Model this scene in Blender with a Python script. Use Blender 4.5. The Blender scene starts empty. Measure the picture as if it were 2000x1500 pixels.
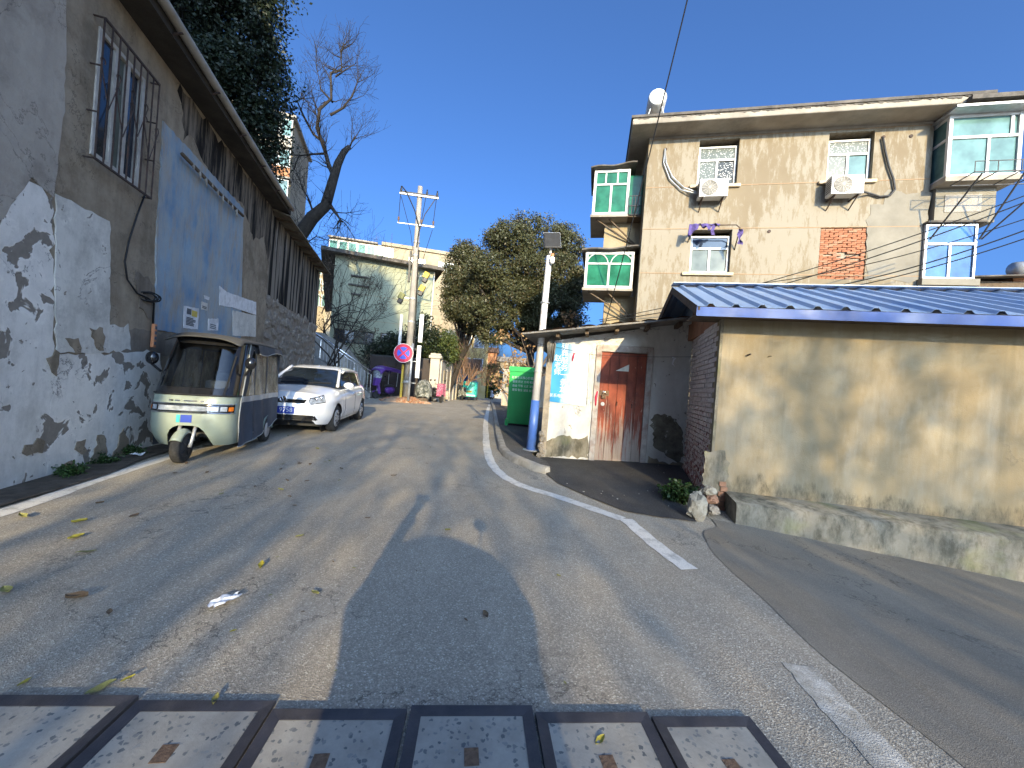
import bpy, bmesh, math, random
import numpy as np
from mathutils import Vector, Matrix
from mathutils.bvhtree import BVHTree
from mathutils import noise as mnoise

R = math.radians
random.seed(7)
rng = np.random.default_rng(7)
scene = bpy.context.scene
col = scene.collection

# ------------------------------------------------------------------ camera
FPX, ROLL, CAMZ = 745.0, R(4.3), 1.35
cam_d = bpy.data.cameras.new('camera')
cam_d.sensor_width = 36.0
cam_d.lens = FPX / 2000.0 * 36.0
cam_d.clip_start = 0.02
cam_d.clip_end = 3000
cam = bpy.data.objects.new('camera', cam_d)
col.objects.link(cam)
cam.matrix_world = Matrix.Translation((0, 0, CAMZ)) @ Matrix.Rotation(R(90), 4, 'X') @ Matrix.Rotation(ROLL, 4, 'Z')
scene.camera = cam

# ------------------------------------------------------------------ sky, sun, exposure
SUN_EL, SUN_AZ = R(17.0), R(168.2)        # azimuth from +Y towards +X
world = bpy.data.worlds.new('World')
scene.world = world
world.use_nodes = True
wn = world.node_tree
wn.nodes.clear()
sky = wn.nodes.new('ShaderNodeTexSky')
sky.sky_type = 'NISHITA'
sky.sun_disc = False
sky.sun_elevation = SUN_EL
sky.sun_rotation = SUN_AZ
sky.altitude = 0
sky.air_density = 0.5
sky.dust_density = 6.0
sky.ozone_density = 10.0
bg = wn.nodes.new('ShaderNodeBackground')
bg.inputs['Strength'].default_value = 0.15
wo = wn.nodes.new('ShaderNodeOutputWorld')
wn.links.new(sky.outputs[0], bg.inputs[0])
wn.links.new(bg.outputs[0], wo.inputs[0])

sun_d = bpy.data.lights.new('sun', 'SUN')
sun_d.energy = 2.2
sun_d.angle = R(0.55)
sun_d.color = (1.0, 0.84, 0.63)
sun = bpy.data.objects.new('sun', sun_d)
col.objects.link(sun)
sdir = Vector((math.sin(SUN_AZ) * math.cos(SUN_EL), math.cos(SUN_AZ) * math.cos(SUN_EL), math.sin(SUN_EL)))
sun.rotation_euler = sdir.to_track_quat('Z', 'Y').to_euler()
sun.location = sdir * 60

vs = scene.view_settings
vs.view_transform = 'Standard'
vs.look = 'None'
vs.exposure = 1.95
vs.gamma = 1.0
vs.use_white_balance = True          # the phone's warm white balance
vs.white_balance_temperature = 8000
vs.white_balance_tint = 0

# ------------------------------------------------------------------ photo pixels -> directions -> points on real planes
_c, _s = math.cos(ROLL), math.sin(ROLL)
def ray(u, v):
    a = (u - 1000) / FPX
    b = -(v - 750) / FPX
    return Vector((a * _c - b * _s, 1.0, a * _s + b * _c))
def G(u, v, z=0.0):
    d = ray(u, v)
    t = (z - CAMZ) / d.z
    return Vector((d.x * t, t, z))
def at(u, v, Y):
    d = ray(u, v)
    return Vector((d.x * Y, Y, CAMZ + d.z * Y))
class Plane:
    """vertical plane: local x along it, local y away from the viewer"""
    def __init__(self, o, ang):
        self.o, self.a = o, R(ang)
    def hit(self, u, v, off=0.0):
        d = ray(u, v)
        ca, sa = math.cos(self.a), math.sin(self.a)
        nx, ny = -sa, ca
        t = (self.o[0] * nx + self.o[1] * ny + off) / (d.x * nx + d.y * ny)
        x, y = d.x * t, t
        return ((x - self.o[0]) * ca + (y - self.o[1]) * sa, CAMZ + d.z * t)
    def w(self, x, y, z):
        ca, sa = math.cos(self.a), math.sin(self.a)
        return Vector((self.o[0] + x * ca - y * sa, self.o[1] + x * sa + y * ca, z))

# ------------------------------------------------------------------ mesh builder
class MB:
    def __init__(self):
        self.v, self.f = [], []
    def add(self, vs_, fs_):
        n = len(self.v)
        self.v += [tuple(p) for p in vs_]
        self.f += [tuple(i + n for i in q) for q in fs_]
        return self
    def box(self, c, s, rot=None, taper=1.0):
        sx, sy, sz = s[0] / 2, s[1] / 2, s[2] / 2
        P = [Vector((x * sx * (taper if z > 0 else 1), y * sy * (taper if z > 0 else 1), z * sz))
             for z in (-1, 1) for y in (-1, 1) for x in (-1, 1)]
        if rot is not None:
            P = [rot @ p for p in P]
        P = [p + Vector(c) for p in P]
        return self.add(P, [(0, 2, 3, 1), (4, 5, 7, 6), (0, 1, 5, 4), (2, 6, 7, 3), (0, 4, 6, 2), (1, 3, 7, 5)])
    def bb(self, x0, x1, y0, y1, z0, z1):
        return self.box(((x0 + x1) / 2, (y0 + y1) / 2, (z0 + z1) / 2), (abs(x1 - x0), abs(y1 - y0), abs(z1 - z0)))
    def tube(self, pts, r, n=8, cap=True):
        pts = [Vector(p) for p in pts]
        rs = r if isinstance(r, (list, tuple)) else [r] * len(pts)
        base = len(self.v)
        up = None
        for i, p in enumerate(pts):
            if i == 0: t = pts[1] - pts[0]
            elif i == len(pts) - 1: t = pts[-1] - pts[-2]
            else: t = (pts[i + 1] - pts[i]).normalized() + (pts[i] - pts[i - 1]).normalized()
            if t.length < 1e-9: t = Vector((0, 0, 1))
            t.normalize()
            if up is None:
                up = Vector((0, 0, 1)) if abs(t.z) < 0.9 else Vector((1, 0, 0))
            x = t.cross(up)
            if x.length < 1e-6: x = t.cross(Vector((1, 0.3, 0)))
            x.normalize()
            y = x.cross(t).normalized()
            up = y
            for k in range(n):
                a = 2 * math.pi * k / n
                self.v.append(tuple(p + (x * math.cos(a) + y * math.sin(a)) * rs[i]))
        for i in range(len(pts) - 1):
            for k in range(n):
                a, b = base + i * n + k, base + i * n + (k + 1) % n
                self.f.append((a, b, b + n, a + n))
        if cap:
            self.f.append(tuple(base + k for k in range(n))[::-1])
            e = base + (len(pts) - 1) * n
            self.f.append(tuple(e + k for k in range(n)))
        return self
    def bar(self, p, q, w, d):
        """rectangular bar from p to q"""
        p, q = Vector(p), Vector(q)
        t = (q - p)
        L = t.length
        rot = t.to_track_quat('Z', 'Y').to_matrix()
        return self.box((p + q) / 2, (w, d, L), rot)
    def lathe(self, prof, c=(0, 0, 0), n=24, axis='z', cap=True):
        base = len(self.v)
        c = Vector(c)
        for (r, h) in prof:
            for k in range(n):
                a = 2 * math.pi * k / n
                x, y = r * math.cos(a), r * math.sin(a)
                p = {'z': (x, y, h), 'y': (x, h, y), 'x': (h, x, y)}[axis]
                self.v.append(tuple(Vector(p) + c))
        for i in range(len(prof) - 1):
            for k in range(n):
                a, b = base + i * n + k, base + i * n + (k + 1) % n
                self.f.append((a, b, b + n, a + n))
        if cap:
            self.f.append(tuple(base + k for k in range(n))[::-1])
            e = base + (len(prof) - 1) * n
            self.f.append(tuple(e + k for k in range(n)))
        return self
    def prism(self, poly, d0, d1, axis='y'):
        """polygon (a, b) in the plane across axis, extruded from d0 to d1"""
        n = len(poly)
        def P(a, b, d):
            return {'y': (a, d, b), 'z': (a, b, d), 'x': (d, a, b)}[axis]
        V = [P(a, b, d0) for a, b in poly] + [P(a, b, d1) for a, b in poly]
        F = [tuple(range(n)), tuple(range(n, 2 * n))[::-1]]
        F += [(i, i + n, (i + 1) % n + n, (i + 1) % n) for i in range(n)]
        return self.add(V, F)
    def grid(self, fn, nu, nv, closeu=False):
        base = len(self.v)
        for i in range(nu + 1):
            for j in range(nv + 1):
                self.v.append(tuple(fn(i / nu, j / nv)))
        for i in range(nu):
            for j in range(nv):
                a = base + i * (nv + 1) + j
                self.f.append((a, a + 1, a + nv + 2, a + nv + 1))
        return self
    def sphere(self, c, r, n=16, m=10, sc=(1, 1, 1)):
        c = Vector(c)
        return self.grid(lambda u, v: c + Vector((r * sc[0] * math.sin(math.pi * v) * math.cos(2 * math.pi * u),
                                                  r * sc[1] * math.sin(math.pi * v) * math.sin(2 * math.pi * u),
                                                  r * sc[2] * math.cos(math.pi * v))), n, m)
    def mesh(self, name, smooth=False, fix=True, merge=0.0):
        me = bpy.data.meshes.new(name)
        me.from_pydata(self.v, [], self.f)
        if fix or merge:
            bm = bmesh.new()
            bm.from_mesh(me)
            if merge: bmesh.ops.remove_doubles(bm, verts=bm.verts, dist=merge)
            if fix: bmesh.ops.recalc_face_normals(bm, faces=bm.faces)
            bm.to_mesh(me)
            bm.free()
        if smooth:
            me.polygons.foreach_set('use_smooth', [True] * len(me.polygons))
        me.update()
        return me
    def build(self, name, mat, parent=None, smooth=False, bevel=0.0, seg=2, fix=True, merge=0.0, auto=None):
        me = self.mesh(name, smooth or auto is not None, fix, merge)
        if auto is not None:
            me.set_sharp_from_angle(angle=R(auto))
        me.materials.append(mat)
        o = bpy.data.objects.new(name, me)
        col.objects.link(o)
        if parent is not None: o.parent = parent
        if bevel > 0:
            m = o.modifiers.new('bevel', 'BEVEL')
            m.width = bevel; m.segments = seg; m.limit_method = 'ANGLE'; m.angle_limit = R(40)
        return o

def tag(o, label=None, cat=None, group=None, kind=None):
    if label: o['label'] = label
    if cat: o['category'] = cat
    if group: o['group'] = group
    if kind: o['kind'] = kind
    return o
def thing(name, label, cat, loc=(0, 0, 0), rz=0.0, group=None):
    o = bpy.data.objects.new(name, None)
    o.empty_display_size = 0.2
    col.objects.link(o)
    o.location = loc
    o.rotation_euler = (0, 0, rz)
    return tag(o, label, cat, group)
def pthing(name, label, cat, pl, group=None):
    return thing(name, label, cat, (pl.o[0], pl.o[1], 0), pl.a, group)
def structure(o):
    o['kind'] = 'structure'
    return o
def kids(o):
    return [c for c in bpy.data.objects if c.parent == o]
def copy_tree(o, parent=None):
    c = o.copy(); col.objects.link(c); c.parent = parent
    for ch in kids(o): copy_tree(ch, c)
    return c
def inst(me, name, mat_unused=None, parent=None, loc=(0, 0, 0), rot=(0, 0, 0), sc=(1, 1, 1)):
    o = bpy.data.objects.new(name, me)
    col.objects.link(o)
    o.location = loc; o.rotation_euler = rot; o.scale = sc
    if parent is not None: o.parent = parent
    return o
def text_obj(body, size, mat, parent, loc, rot, name='lettering', align='CENTER', ext=0.002, sx=1.0, spacing=1.0):
    cu = bpy.data.curves.new(name, 'FONT')
    cu.body = body; cu.size = size; cu.align_x = align; cu.align_y = 'CENTER'; cu.extrude = ext
    cu.space_line = spacing
    cu.resolution_u = 3
    t = bpy.data.objects.new('tmp', cu)
    col.objects.link(t)
    dg = bpy.context.evaluated_depsgraph_get()
    me = bpy.data.meshes.new_from_object(t.evaluated_get(dg))
    bpy.data.objects.remove(t); bpy.data.curves.remove(cu)
    me.materials.clear(); me.materials.append(mat)
    me.name = name
    o = bpy.data.objects.new(name, me)
    col.objects.link(o)
    if parent is not None: o.parent = parent
    o.location = loc; o.rotation_euler = rot; o.scale = (sx, 1, 1)
    return o

# ------------------------------------------------------------------ materials
class NT:
    def __init__(self, name):
        self.m = bpy.data.materials.new(name)
        self.m.use_nodes = True
        self.t = self.m.node_tree
        self.t.nodes.clear()
        self.out = self.n('ShaderNodeOutputMaterial')
        self.b = self.n('ShaderNodeBsdfPrincipled')
        self.l(self.b.outputs[0], self.out.inputs[0])
        self._co = None
    def n(self, k): return self.t.nodes.new(k)
    def l(self, a, b): self.t.links.new(a, b)
    def setin(self, sock, v):
        if isinstance(v, bpy.types.NodeSocket): self.l(v, sock)
        elif isinstance(v, (tuple, list)) and len(v) == 3 and sock.type == 'RGBA': sock.default_value = (*v, 1)
        else: sock.default_value = v
    def co(self):
        if self._co is None: self._co = self.n('ShaderNodeTexCoord').outputs['Object']
        return self._co
    def wco(self):
        return self.n('ShaderNodeNewGeometry').outputs['Position']
    def mapc(self, sc, co=None, loc=(0, 0, 0)):
        m = self.n('ShaderNodeMapping')
        self.l(co or self.co(), m.inputs[0])
        m.inputs['Scale'].default_value = sc
        m.inputs['Location'].default_value = loc
        return m.outputs[0]
    def noise(self, scale, detail=4, rough=0.55, sc=None, co=None, dist=0.0, loc=(0, 0, 0)):
        x = self.n('ShaderNodeTexNoise')
        x.inputs['Scale'].default_value = scale
        x.inputs['Detail'].default_value = detail
        x.inputs['Roughness'].default_value = rough
        x.inputs['Distortion'].default_value = dist
        self.l(self.mapc(sc or (1, 1, 1), co, loc) if (sc or loc != (0, 0, 0)) else (co or self.co()), x.inputs['Vector'])
        return x.outputs[0]
    def vor(self, scale, feature='F1', out='Distance', sc=None, co=None, rnd=1.0):
        x = self.n('ShaderNodeTexVoronoi')
        x.feature = feature
        x.inputs['Scale'].default_value = scale
        x.inputs['Randomness'].default_value = rnd
        self.l(self.mapc(sc, co) if sc else (co or self.co()), x.inputs['Vector'])
        return x.outputs[out]
    def ramp(self, fac, stops, interp='LINEAR'):
        x = self.n('ShaderNodeValToRGB')
        e = x.color_ramp.elements
        x.color_ramp.interpolation = interp
        while len(e) < len(stops): e.new(0.5)
        for i, (p, c) in enumerate(stops):
            e[i].position = p
            e[i].color = (c, c, c, 1) if isinstance(c, (int, float)) else (*c, 1)
        self.l(fac, x.inputs[0])
        return x.outputs[0]
    def mix(self, fac, a, b, mode='MIX'):
        x = self.n('ShaderNodeMix')
        x.data_type = 'RGBA'; x.blend_type = mode
        self.setin(x.inputs[0], fac)
        self.setin(x.inputs[6], a)
        self.setin(x.inputs[7], b)
        return x.outputs[2]
    def math(self, op, a, b=0.0, c=0.0, clamp=False):
        x = self.n('ShaderNodeMath')
        x.operation = op; x.use_clamp = clamp
        self.setin(x.inputs[0], a); self.setin(x.inputs[1], b); self.setin(x.inputs[2], c)
        return x.outputs[0]
    def xyz(self, co=None):
        x = self.n('ShaderNodeSeparateXYZ')
        self.l(co or self.co(), x.inputs[0])
        return x.outputs
    def bump(self, h, strength=0.3, dist=0.01, normal=None):
        x = self.n('ShaderNodeBump')
        x.inputs['Strength'].default_value = strength
        x.inputs['Distance'].default_value = dist
        self.l(h, x.inputs['Height'])
        if normal is not None: self.l(normal, x.inputs['Normal'])
        self.l(x.outputs[0], self.b.inputs['Normal'])
        return x.outputs[0]
    def base(self, c): self.setin(self.b.inputs['Base Color'], c); return self
    def rough(self, v): self.setin(self.b.inputs['Roughness'], v); return self
    def metal(self, v): self.setin(self.b.inputs['Metallic'], v); return self
    def spec(self, v): self.setin(self.b.inputs['Specular IOR Level'], v); return self

def simple(name, c, rough=0.6, metal=0.0, var=0.15, scale=6.0, bump=0.0, bscale=40.0, coat=0.0, dirt=None, spec=0.4):
    """base colour broken up by two noises, light relief, optional dirt colour"""
    t = NT(name)
    dark = tuple(x * (1 - var) for x in c)
    lite = tuple(min(1, x * (1 + var)) for x in c)
    n1 = t.noise(scale, 5, 0.6)
    k = t.mix(t.ramp(n1, [(0.3, 0.0), (0.7, 1.0)]), dark, lite)
    if dirt is not None:
        n2 = t.noise(scale * 0.6, 6, 0.65, loc=(3.1, 1.7, 5.2))
        k = t.mix(t.ramp(n2, [(0.48, 0.0), (0.72, 0.75)]), k, dirt)
    t.base(k).rough(t.ramp(t.noise(scale * 1.7, 4), [(0.3, max(0, rough - 0.08)), (0.7, min(1, rough + 0.08))])).metal(metal).spec(spec)
    if coat: t.b.inputs['Coat Weight'].default_value = coat; t.b.inputs['Coat Roughness'].default_value = 0.04
    if bump: t.bump(t.noise(bscale, 5, 0.6), bump, 0.01)
    return t.m

def glass_mat(name, c, rough=0.05, spec=0.8, var=0.25, scale=2.0):
    t = NT(name)
    n = t.noise(scale, 3)
    t.base(t.mix(t.ramp(n, [(0.3, 0.0), (0.7, 1.0)]), tuple(x * (1 - var) for x in c), tuple(x * (1 + var) for x in c)))
    t.rough(rough).spec(spec)
    t.bump(t.noise(1.3, 2), 0.04, 0.02)
    return t.m

M = {}
# ------------------------------------------------------------------ material library
def asphalt(name, base, lite, speck, big=0.22, coarse=150.0):
    t = NT(name)
    w = t.wco()
    v = t.vor(coarse, out='Color', co=w)
    vv = t.math('ADD', t.math('MULTIPLY', t.xyz(v)[0], 1.0), 0.0)
    k = t.mix(t.ramp(vv, [(0.25, 0.0), (0.8, 1.0)]), base, lite)
    k = t.mix(t.ramp(vv, [(0.9, 0.0), (0.97, 0.85)]), k, speck)
    n = t.noise(0.8, 6, 0.6, co=w)
    k = t.mix(t.math('MULTIPLY', t.ramp(n, [(0.35, 0.0), (0.65, 1.0)]), big), k, tuple(x * 0.55 for x in base))
    n2 = t.noise(2.3, 7, 0.7, co=w, sc=(1.0, 0.35, 1.0))
    k = t.mix(t.math('MULTIPLY', t.ramp(n2, [(0.5, 0.0), (0.75, 1.0)]), 0.35), k, tuple(min(1, x * 1.35) for x in lite))
    cr = t.ramp(t.math('ABSOLUTE', t.math('SUBTRACT', t.noise(0.55, 9, 0.62, co=w, dist=0.3), 0.5)), [(0.0, 1.0), (0.0022, 0.0)])
    crm = t.math('MULTIPLY', cr, t.ramp(t.noise(0.35, 2, co=w, loc=(3, 1, 0)), [(0.47, 0), (0.55, 1)]))
    k = t.mix(t.math('MULTIPLY', crm, 0.7), k, (0.03, 0.028, 0.025))
    st = t.ramp(t.noise(1.6, 5, 0.6, co=w, loc=(7, 2, 0)), [(0.66, 0.0), (0.76, 1.0)])
    k = t.mix(t.math('MULTIPLY', st, 0.25), k, tuple(x * 0.35 for x in base))
    t.base(k).rough(t.ramp(n, [(0.3, 0.72), (0.7, 0.9)])).spec(0.35)
    b1 = t.vor(coarse, co=w)
    t.bump(t.math('ADD', t.math('MULTIPLY', b1, 0.7), t.math('MULTIPLY', t.noise(300, 3, co=w), 0.3)), 0.55, 0.006)
    return t.m
M['asphalt'] = asphalt('asphalt', (0.275, 0.24, 0.19), (0.42, 0.37, 0.295), (0.62, 0.57, 0.47))
M['lane'] = asphalt('lane_asphalt', (0.20, 0.172, 0.135), (0.27, 0.235, 0.185), (0.38, 0.34, 0.28), 0.4, 260)
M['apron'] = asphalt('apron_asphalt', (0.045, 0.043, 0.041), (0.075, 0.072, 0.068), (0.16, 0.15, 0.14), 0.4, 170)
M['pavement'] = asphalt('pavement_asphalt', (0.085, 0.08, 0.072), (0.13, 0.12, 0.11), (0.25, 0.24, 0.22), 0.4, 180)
M['soil'] = simple('soil', (0.07, 0.055, 0.04), 0.95, var=0.5, scale=9, bump=0.8, bscale=30, dirt=(0.13, 0.11, 0.09))
M['gravel_soil'] = simple('rubble_soil', (0.36, 0.22, 0.13), 0.95, var=0.35, scale=14, bump=0.9, bscale=60, dirt=(0.3, 0.27, 0.23))

t = NT('road_paint')
w = t.wco()
wear = t.ramp(t.noise(7, 8, 0.75, co=w), [(0.33, 1.0), (0.5, 0.0)])
fine = t.ramp(t.vor(150, out='Color', co=w), [(0.0, 0.75), (0.5, 1.0)])
k = t.mix(1.0, (0.70, 0.67, 0.61), fine, 'MULTIPLY')
k = t.mix(t.math('MULTIPLY', wear, 0.7), k, (0.2, 0.19, 0.17))
t.base(k).rough(0.75).spec(0.3)
t.bump(t.vor(150, co=w), 0.35, 0.005)
M['paint'] = t.m
t = NT('faded_road_paint')
w = t.wco()
wear = t.ramp(t.noise(9, 8, 0.75, co=w), [(0.42, 1.0), (0.62, 0.0)])
k = t.mix(t.math('MULTIPLY', wear, 0.8), (0.56, 0.53, 0.47), (0.30, 0.265, 0.21))
t.base(k).rough(0.8).spec(0.3)
t.bump(t.vor(150, co=w), 0.4, 0.005)
M['paint_faded'] = t.m

t = NT('terrazzo_slab')
w0 = t.wco()
wn_ = t.n('ShaderNodeTexNoise'); wn_.inputs['Scale'].default_value = 55; wn_.inputs['Detail'].default_value = 3; t.l(w0, wn_.inputs['Vector'])
vm = t.n('ShaderNodeVectorMath'); vm.operation = 'MULTIPLY_ADD'; t.l(wn_.outputs['Color'], vm.inputs[0]); vm.inputs[1].default_value = (.022, .022, .022); t.l(w0, vm.inputs[2])
w = vm.outputs[0]
d = t.vor(46, out='Distance', co=w)
cc = t.vor(46, out='Color', co=w)
ch = t.ramp(t.xyz(cc)[0], [(0.45, 0.0), (0.55, 1.0)])
shape = t.ramp(t.math('ADD', d, t.math('MULTIPLY', t.noise(70, 3, co=w), 0.55)), [(0.60, 1.0), (0.66, 0.0)])
stone = t.mix(t.xyz(cc)[1], (0.10, 0.11, 0.115), (0.26, 0.26, 0.245))
k = t.mix(t.ramp(t.noise(6, 6, 0.7, co=w), [(0.3, 0), (0.7, 1)]), (0.25, 0.235, 0.205), (0.38, 0.36, 0.315))
k = t.mix(t.math('MULTIPLY', ch, shape), k, stone)
t.base(k).rough(0.8).spec(0.3)
t.bump(t.noise(90, 5, co=w), 0.3, 0.004)
M['slab'] = t.m
M['steel_frame'] = simple('painted_steel_frame', (0.045, 0.043, 0.048), 0.5, var=0.3, scale=8, bump=0.25, bscale=60, dirt=(0.085, 0.078, 0.074))
M['rust'] = simple('rusty_pocket', (0.16, 0.10, 0.065), 0.9, var=0.4, scale=40, bump=0.5, bscale=90, dirt=(0.06, 0.05, 0.04))

# left house wall: old grey-brown render, patchy and rain streaked
def old_render(name, c1, c2, c3, streak=0.4):
    t = NT(name)
    a = t.ramp(t.noise(0.55, 7, 0.65), [(0.3, 0), (0.68, 1)])
    k = t.mix(a, c1, c2)
    k = t.mix(t.math('MULTIPLY', t.ramp(t.noise(3.2, 8, 0.72), [(0.42, 0), (0.7, 1)]), 0.6), k, c3)
    st = t.ramp(t.noise(3.5, 5, 0.6, sc=(1.0, 1.0, 0.12)), [(0.45, 0), (0.68, 1)])
    k = t.mix(t.math('MULTIPLY', st, streak), k, tuple(x * 0.35 for x in c1))
    bl = t.ramp(t.noise(1.4, 9, 0.75, loc=(6, 3, 1)), [(0.5, 0), (0.62, 1)])
    k = t.mix(t.math('MULTIPLY', bl, 0.45), k, tuple(x * 0.5 for x in c1))
    cr = t.ramp(t.math('ABSOLUTE', t.math('SUBTRACT', t.noise(0.9, 8, 0.6, dist=0.5), 0.5)), [(0.0, 1.0), (0.0035, 0.0)])
    k = t.mix(t.math('MULTIPLY', cr, 0.55), k, (0.03, 0.028, 0.025))
    t.base(k).rough(0.93).spec(0.2)
    h = t.math('ADD', t.math('MULTIPLY', t.noise(5, 6, 0.65), 1.0), t.math('MULTIPLY', t.noise(70, 5, 0.7), 0.35))
    t.bump(h, 0.55, 0.03)
    return t.m
M['render_grey'] = old_render('grey_render', (0.22, 0.17, 0.115), (0.345, 0.28, 0.20), (0.46, 0.39, 0.29))
M['render_smooth'] = old_render('smooth_grey_render', (0.36, 0.315, 0.26), (0.43, 0.385, 0.32), (0.50, 0.455, 0.385), 0.2)
M['render_brown'] = old_render('brown_render', (0.17, 0.135, 0.1), (0.25, 0.205, 0.155), (0.30, 0.26, 0.21), 0.5)

def lime(name, c, holes=0.56, stain=0.5):
    """lime wash peeling off grey render: the bare spots have sharp outlines of their own"""
    t = NT(name)
    k = t.mix(t.ramp(t.noise(1.2, 6, 0.6), [(0.3, 0), (0.7, 1)]), tuple(x * 0.86 for x in c), c)
    gs = t.ramp(t.noise(2.6, 9, 0.8, loc=(4, 2, 1)), [(0.48, 0), (0.78, 1)])
    k = t.mix(t.math('MULTIPLY', gs, stain), k, (0.22, 0.21, 0.19))
    ns = t.math('ADD', t.math('MULTIPLY', t.noise(3.1, 4.5, 0.55, dist=0.5, loc=(1.3, 0, 2.2)), 0.75), t.math('MULTIPLY', t.noise(0.8, 2, 0.5, loc=(4, 1, 9)), 0.27))
    hole = t.ramp(ns, [(holes, 0.0), (holes + 0.012, 1.0)])
    rim = t.math('SUBTRACT', t.ramp(ns, [(holes - 0.03, 0.0), (holes, 1.0)]), hole)
    k = t.mix(t.math('MULTIPLY', rim, 0.5), k, tuple(min(1, x * 1.15) for x in c))
    chip = t.ramp(t.noise(9, 5, 0.65, dist=0.6), [(0.655, 0.0), (0.67, 1.0)])
    grime = t.ramp(t.noise(1.7, 9, 0.8, sc=(1, 1, 0.45), loc=(8, 8, 1)), [(0.46, 0.0), (0.7, 1.0)])
    k = t.mix(t.math('MULTIPLY', grime, 0.55), k, (0.30, 0.28, 0.23))
    hh = t.math('MAXIMUM', hole, chip)
    k = t.mix(hh, k, t.mix(t.noise(14, 5), (0.17, 0.145, 0.115), (0.31, 0.275, 0.23)))
    cr = t.ramp(t.math('ABSOLUTE', t.math('SUBTRACT', t.noise(0.8, 8, 0.6, dist=0.4), 0.47)), [(0.0, 1.0), (0.003, 0.0)])
    crm = t.math('MULTIPLY', cr, t.ramp(t.noise(1.1, 2), [(0.5, 0), (0.55, 1)]))
    k = t.mix(t.math('MULTIPLY', crm, 0.8), k, (0.06, 0.05, 0.045))
    t.base(k).rough(0.9).spec(0.2)
    h = t.math('SUBTRACT', t.math('MULTIPLY', t.noise(9, 7, 0.7), 0.5), hh)
    t.bump(h, 0.6, 0.012)
    return t.m
M['lime'] = lime('lime_wash', (0.82, 0.78, 0.70), 0.565, 0.35)
M['lime_dirty'] = lime('dirty_lime_wash', (0.72, 0.69, 0.61), 0.645, 0.8)
M['shed_white'] = lime('white_shed_wash', (0.62, 0.595, 0.55), 0.80, 0.2)

t = NT('blue_wash')
k = t.mix(t.ramp(t.noise(0.9, 7, 0.65), [(0.35, 0), (0.62, 1)]), (0.09, 0.21, 0.35), (0.27, 0.38, 0.46))
k = t.mix(t.math('MULTIPLY', t.ramp(t.noise(2.2, 8, 0.75, sc=(1, 1, 0.3)), [(0.40, 0), (0.58, 1)]), 0.85), k, (0.36, 0.37, 0.345))
k = t.mix(t.math('MULTIPLY', t.ramp(t.noise(3.0, 8, 0.75, sc=(1.4, 1, 0.4), loc=(5, 1, 2)), [(0.50, 0), (0.64, 1)]), 0.75), k, (0.36, 0.30, 0.225))
k = t.mix(t.math('MULTIPLY', t.ramp(t.noise(5.0, 8, 0.8, sc=(1.6, 1, 0.2), loc=(1, 7, 2)), [(0.55, 0), (0.75, 1)]), 0.6), k, (0.07, 0.10, 0.14))
t.base(k).rough(0.9).spec(0.2)
t.bump(t.noise(6, 8, 0.7), 0.4, 0.02)
M['blue_wash'] = t.m

# rain-blackened upper wall: white runs between black runs
t = NT('blackened_render')
st = t.noise(4.0, 4, 0.55, sc=(1.0, 1.0, 0.05))
k = t.mix(t.ramp(st, [(0.46, 0), (0.545, 1)]), (0.008, 0.007, 0.006), (0.24, 0.205, 0.16))
k = t.mix(t.math('MULTIPLY', t.ramp(t.noise(3, 7, 0.7, sc=(1.5, 1, 0.15), loc=(3, 3, 3)), [(0.58, 0), (0.66, 1)]), 0.8), k, (0.5, 0.48, 0.45))
t.base(k).rough(0.92).spec(0.2)
t.bump(t.noise(20, 6), 0.4, 0.01)
M['blackened'] = t.m

# beige rendered shed wall, mould rising from the ledge
t = NT('beige_shed_render')
z = t.xyz()[2]
k = t.mix(t.ramp(t.noise(0.9, 6, 0.6), [(0.3, 0), (0.7, 1)]), (0.205, 0.155, 0.09), (0.27, 0.212, 0.13))
k = t.mix(t.math('MULTIPLY', t.ramp(t.noise(2.2, 6, 0.65, sc=(1.2, 1, 0.35), loc=(2, 2, 2)), [(0.45, 0), (0.7, 1)]), 0.65), k, (0.335, 0.295, 0.225))
k = t.mix(t.math('MULTIPLY', t.ramp(t.noise(1.6, 5, 0.6, loc=(9, 2, 4)), [(0.5, 0), (0.75, 1)]), 0.5), k, (0.27, 0.245, 0.175))
edge = t.math('ADD', t.math('MULTIPLY', t.noise(3.0, 8, 0.75, sc=(1.0, 1, 0.25)), 0.85), t.math('MULTIPLY', z, -1.0))
mould = t.ramp(edge, [(0.02, 0.0), (0.10, 1.0)])
spots = t.ramp(t.noise(11, 8, 0.8, sc=(1.0, 1, 0.35)), [(0.38, 0.0), (0.62, 1.0)])
k = t.mix(t.math('MULTIPLY', t.math('MULTIPLY', mould, spots), 0.9), k, (0.085, 0.072, 0.05))
dr = t.math('MULTIPLY', t.ramp(t.noise(3.2, 7, 0.7, sc=(1.6, 1, 0.07), loc=(2, 5, 1)), [(0.55, 0), (0.72, 1)]), t.ramp(z, [(0.0, 0.0), (1.0, 1.0)]))
k = t.mix(t.math('MULTIPLY', dr, 0.5), k, (0.14, 0.12, 0.08))
cr = t.ramp(t.math('ABSOLUTE', t.math('SUBTRACT', t.noise(0.8, 9, 0.6, dist=0.3), 0.5)), [(0.0, 1.0), (0.0018, 0.0)])
k = t.mix(t.math('MULTIPLY', t.math('MULTIPLY', cr, t.ramp(t.noise(0.6, 2), [(0.62, 0), (0.66, 1)])), 0.4), k, (0.09, 0.075, 0.055))
pk = t.ramp(t.noise(26, 4, 0.6), [(0.70, 0), (0.72, 1)])
k = t.mix(t.math('MULTIPLY', pk, 0.5), k, (0.12, 0.10, 0.07))
t.base(k).rough(0.9).spec(0.2)
t.bump(t.math('ADD', t.noise(4, 6), t.math('MULTIPLY', t.noise(80, 4), 0.25)), 0.35, 0.02)
M['beige'] = t.m
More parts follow.
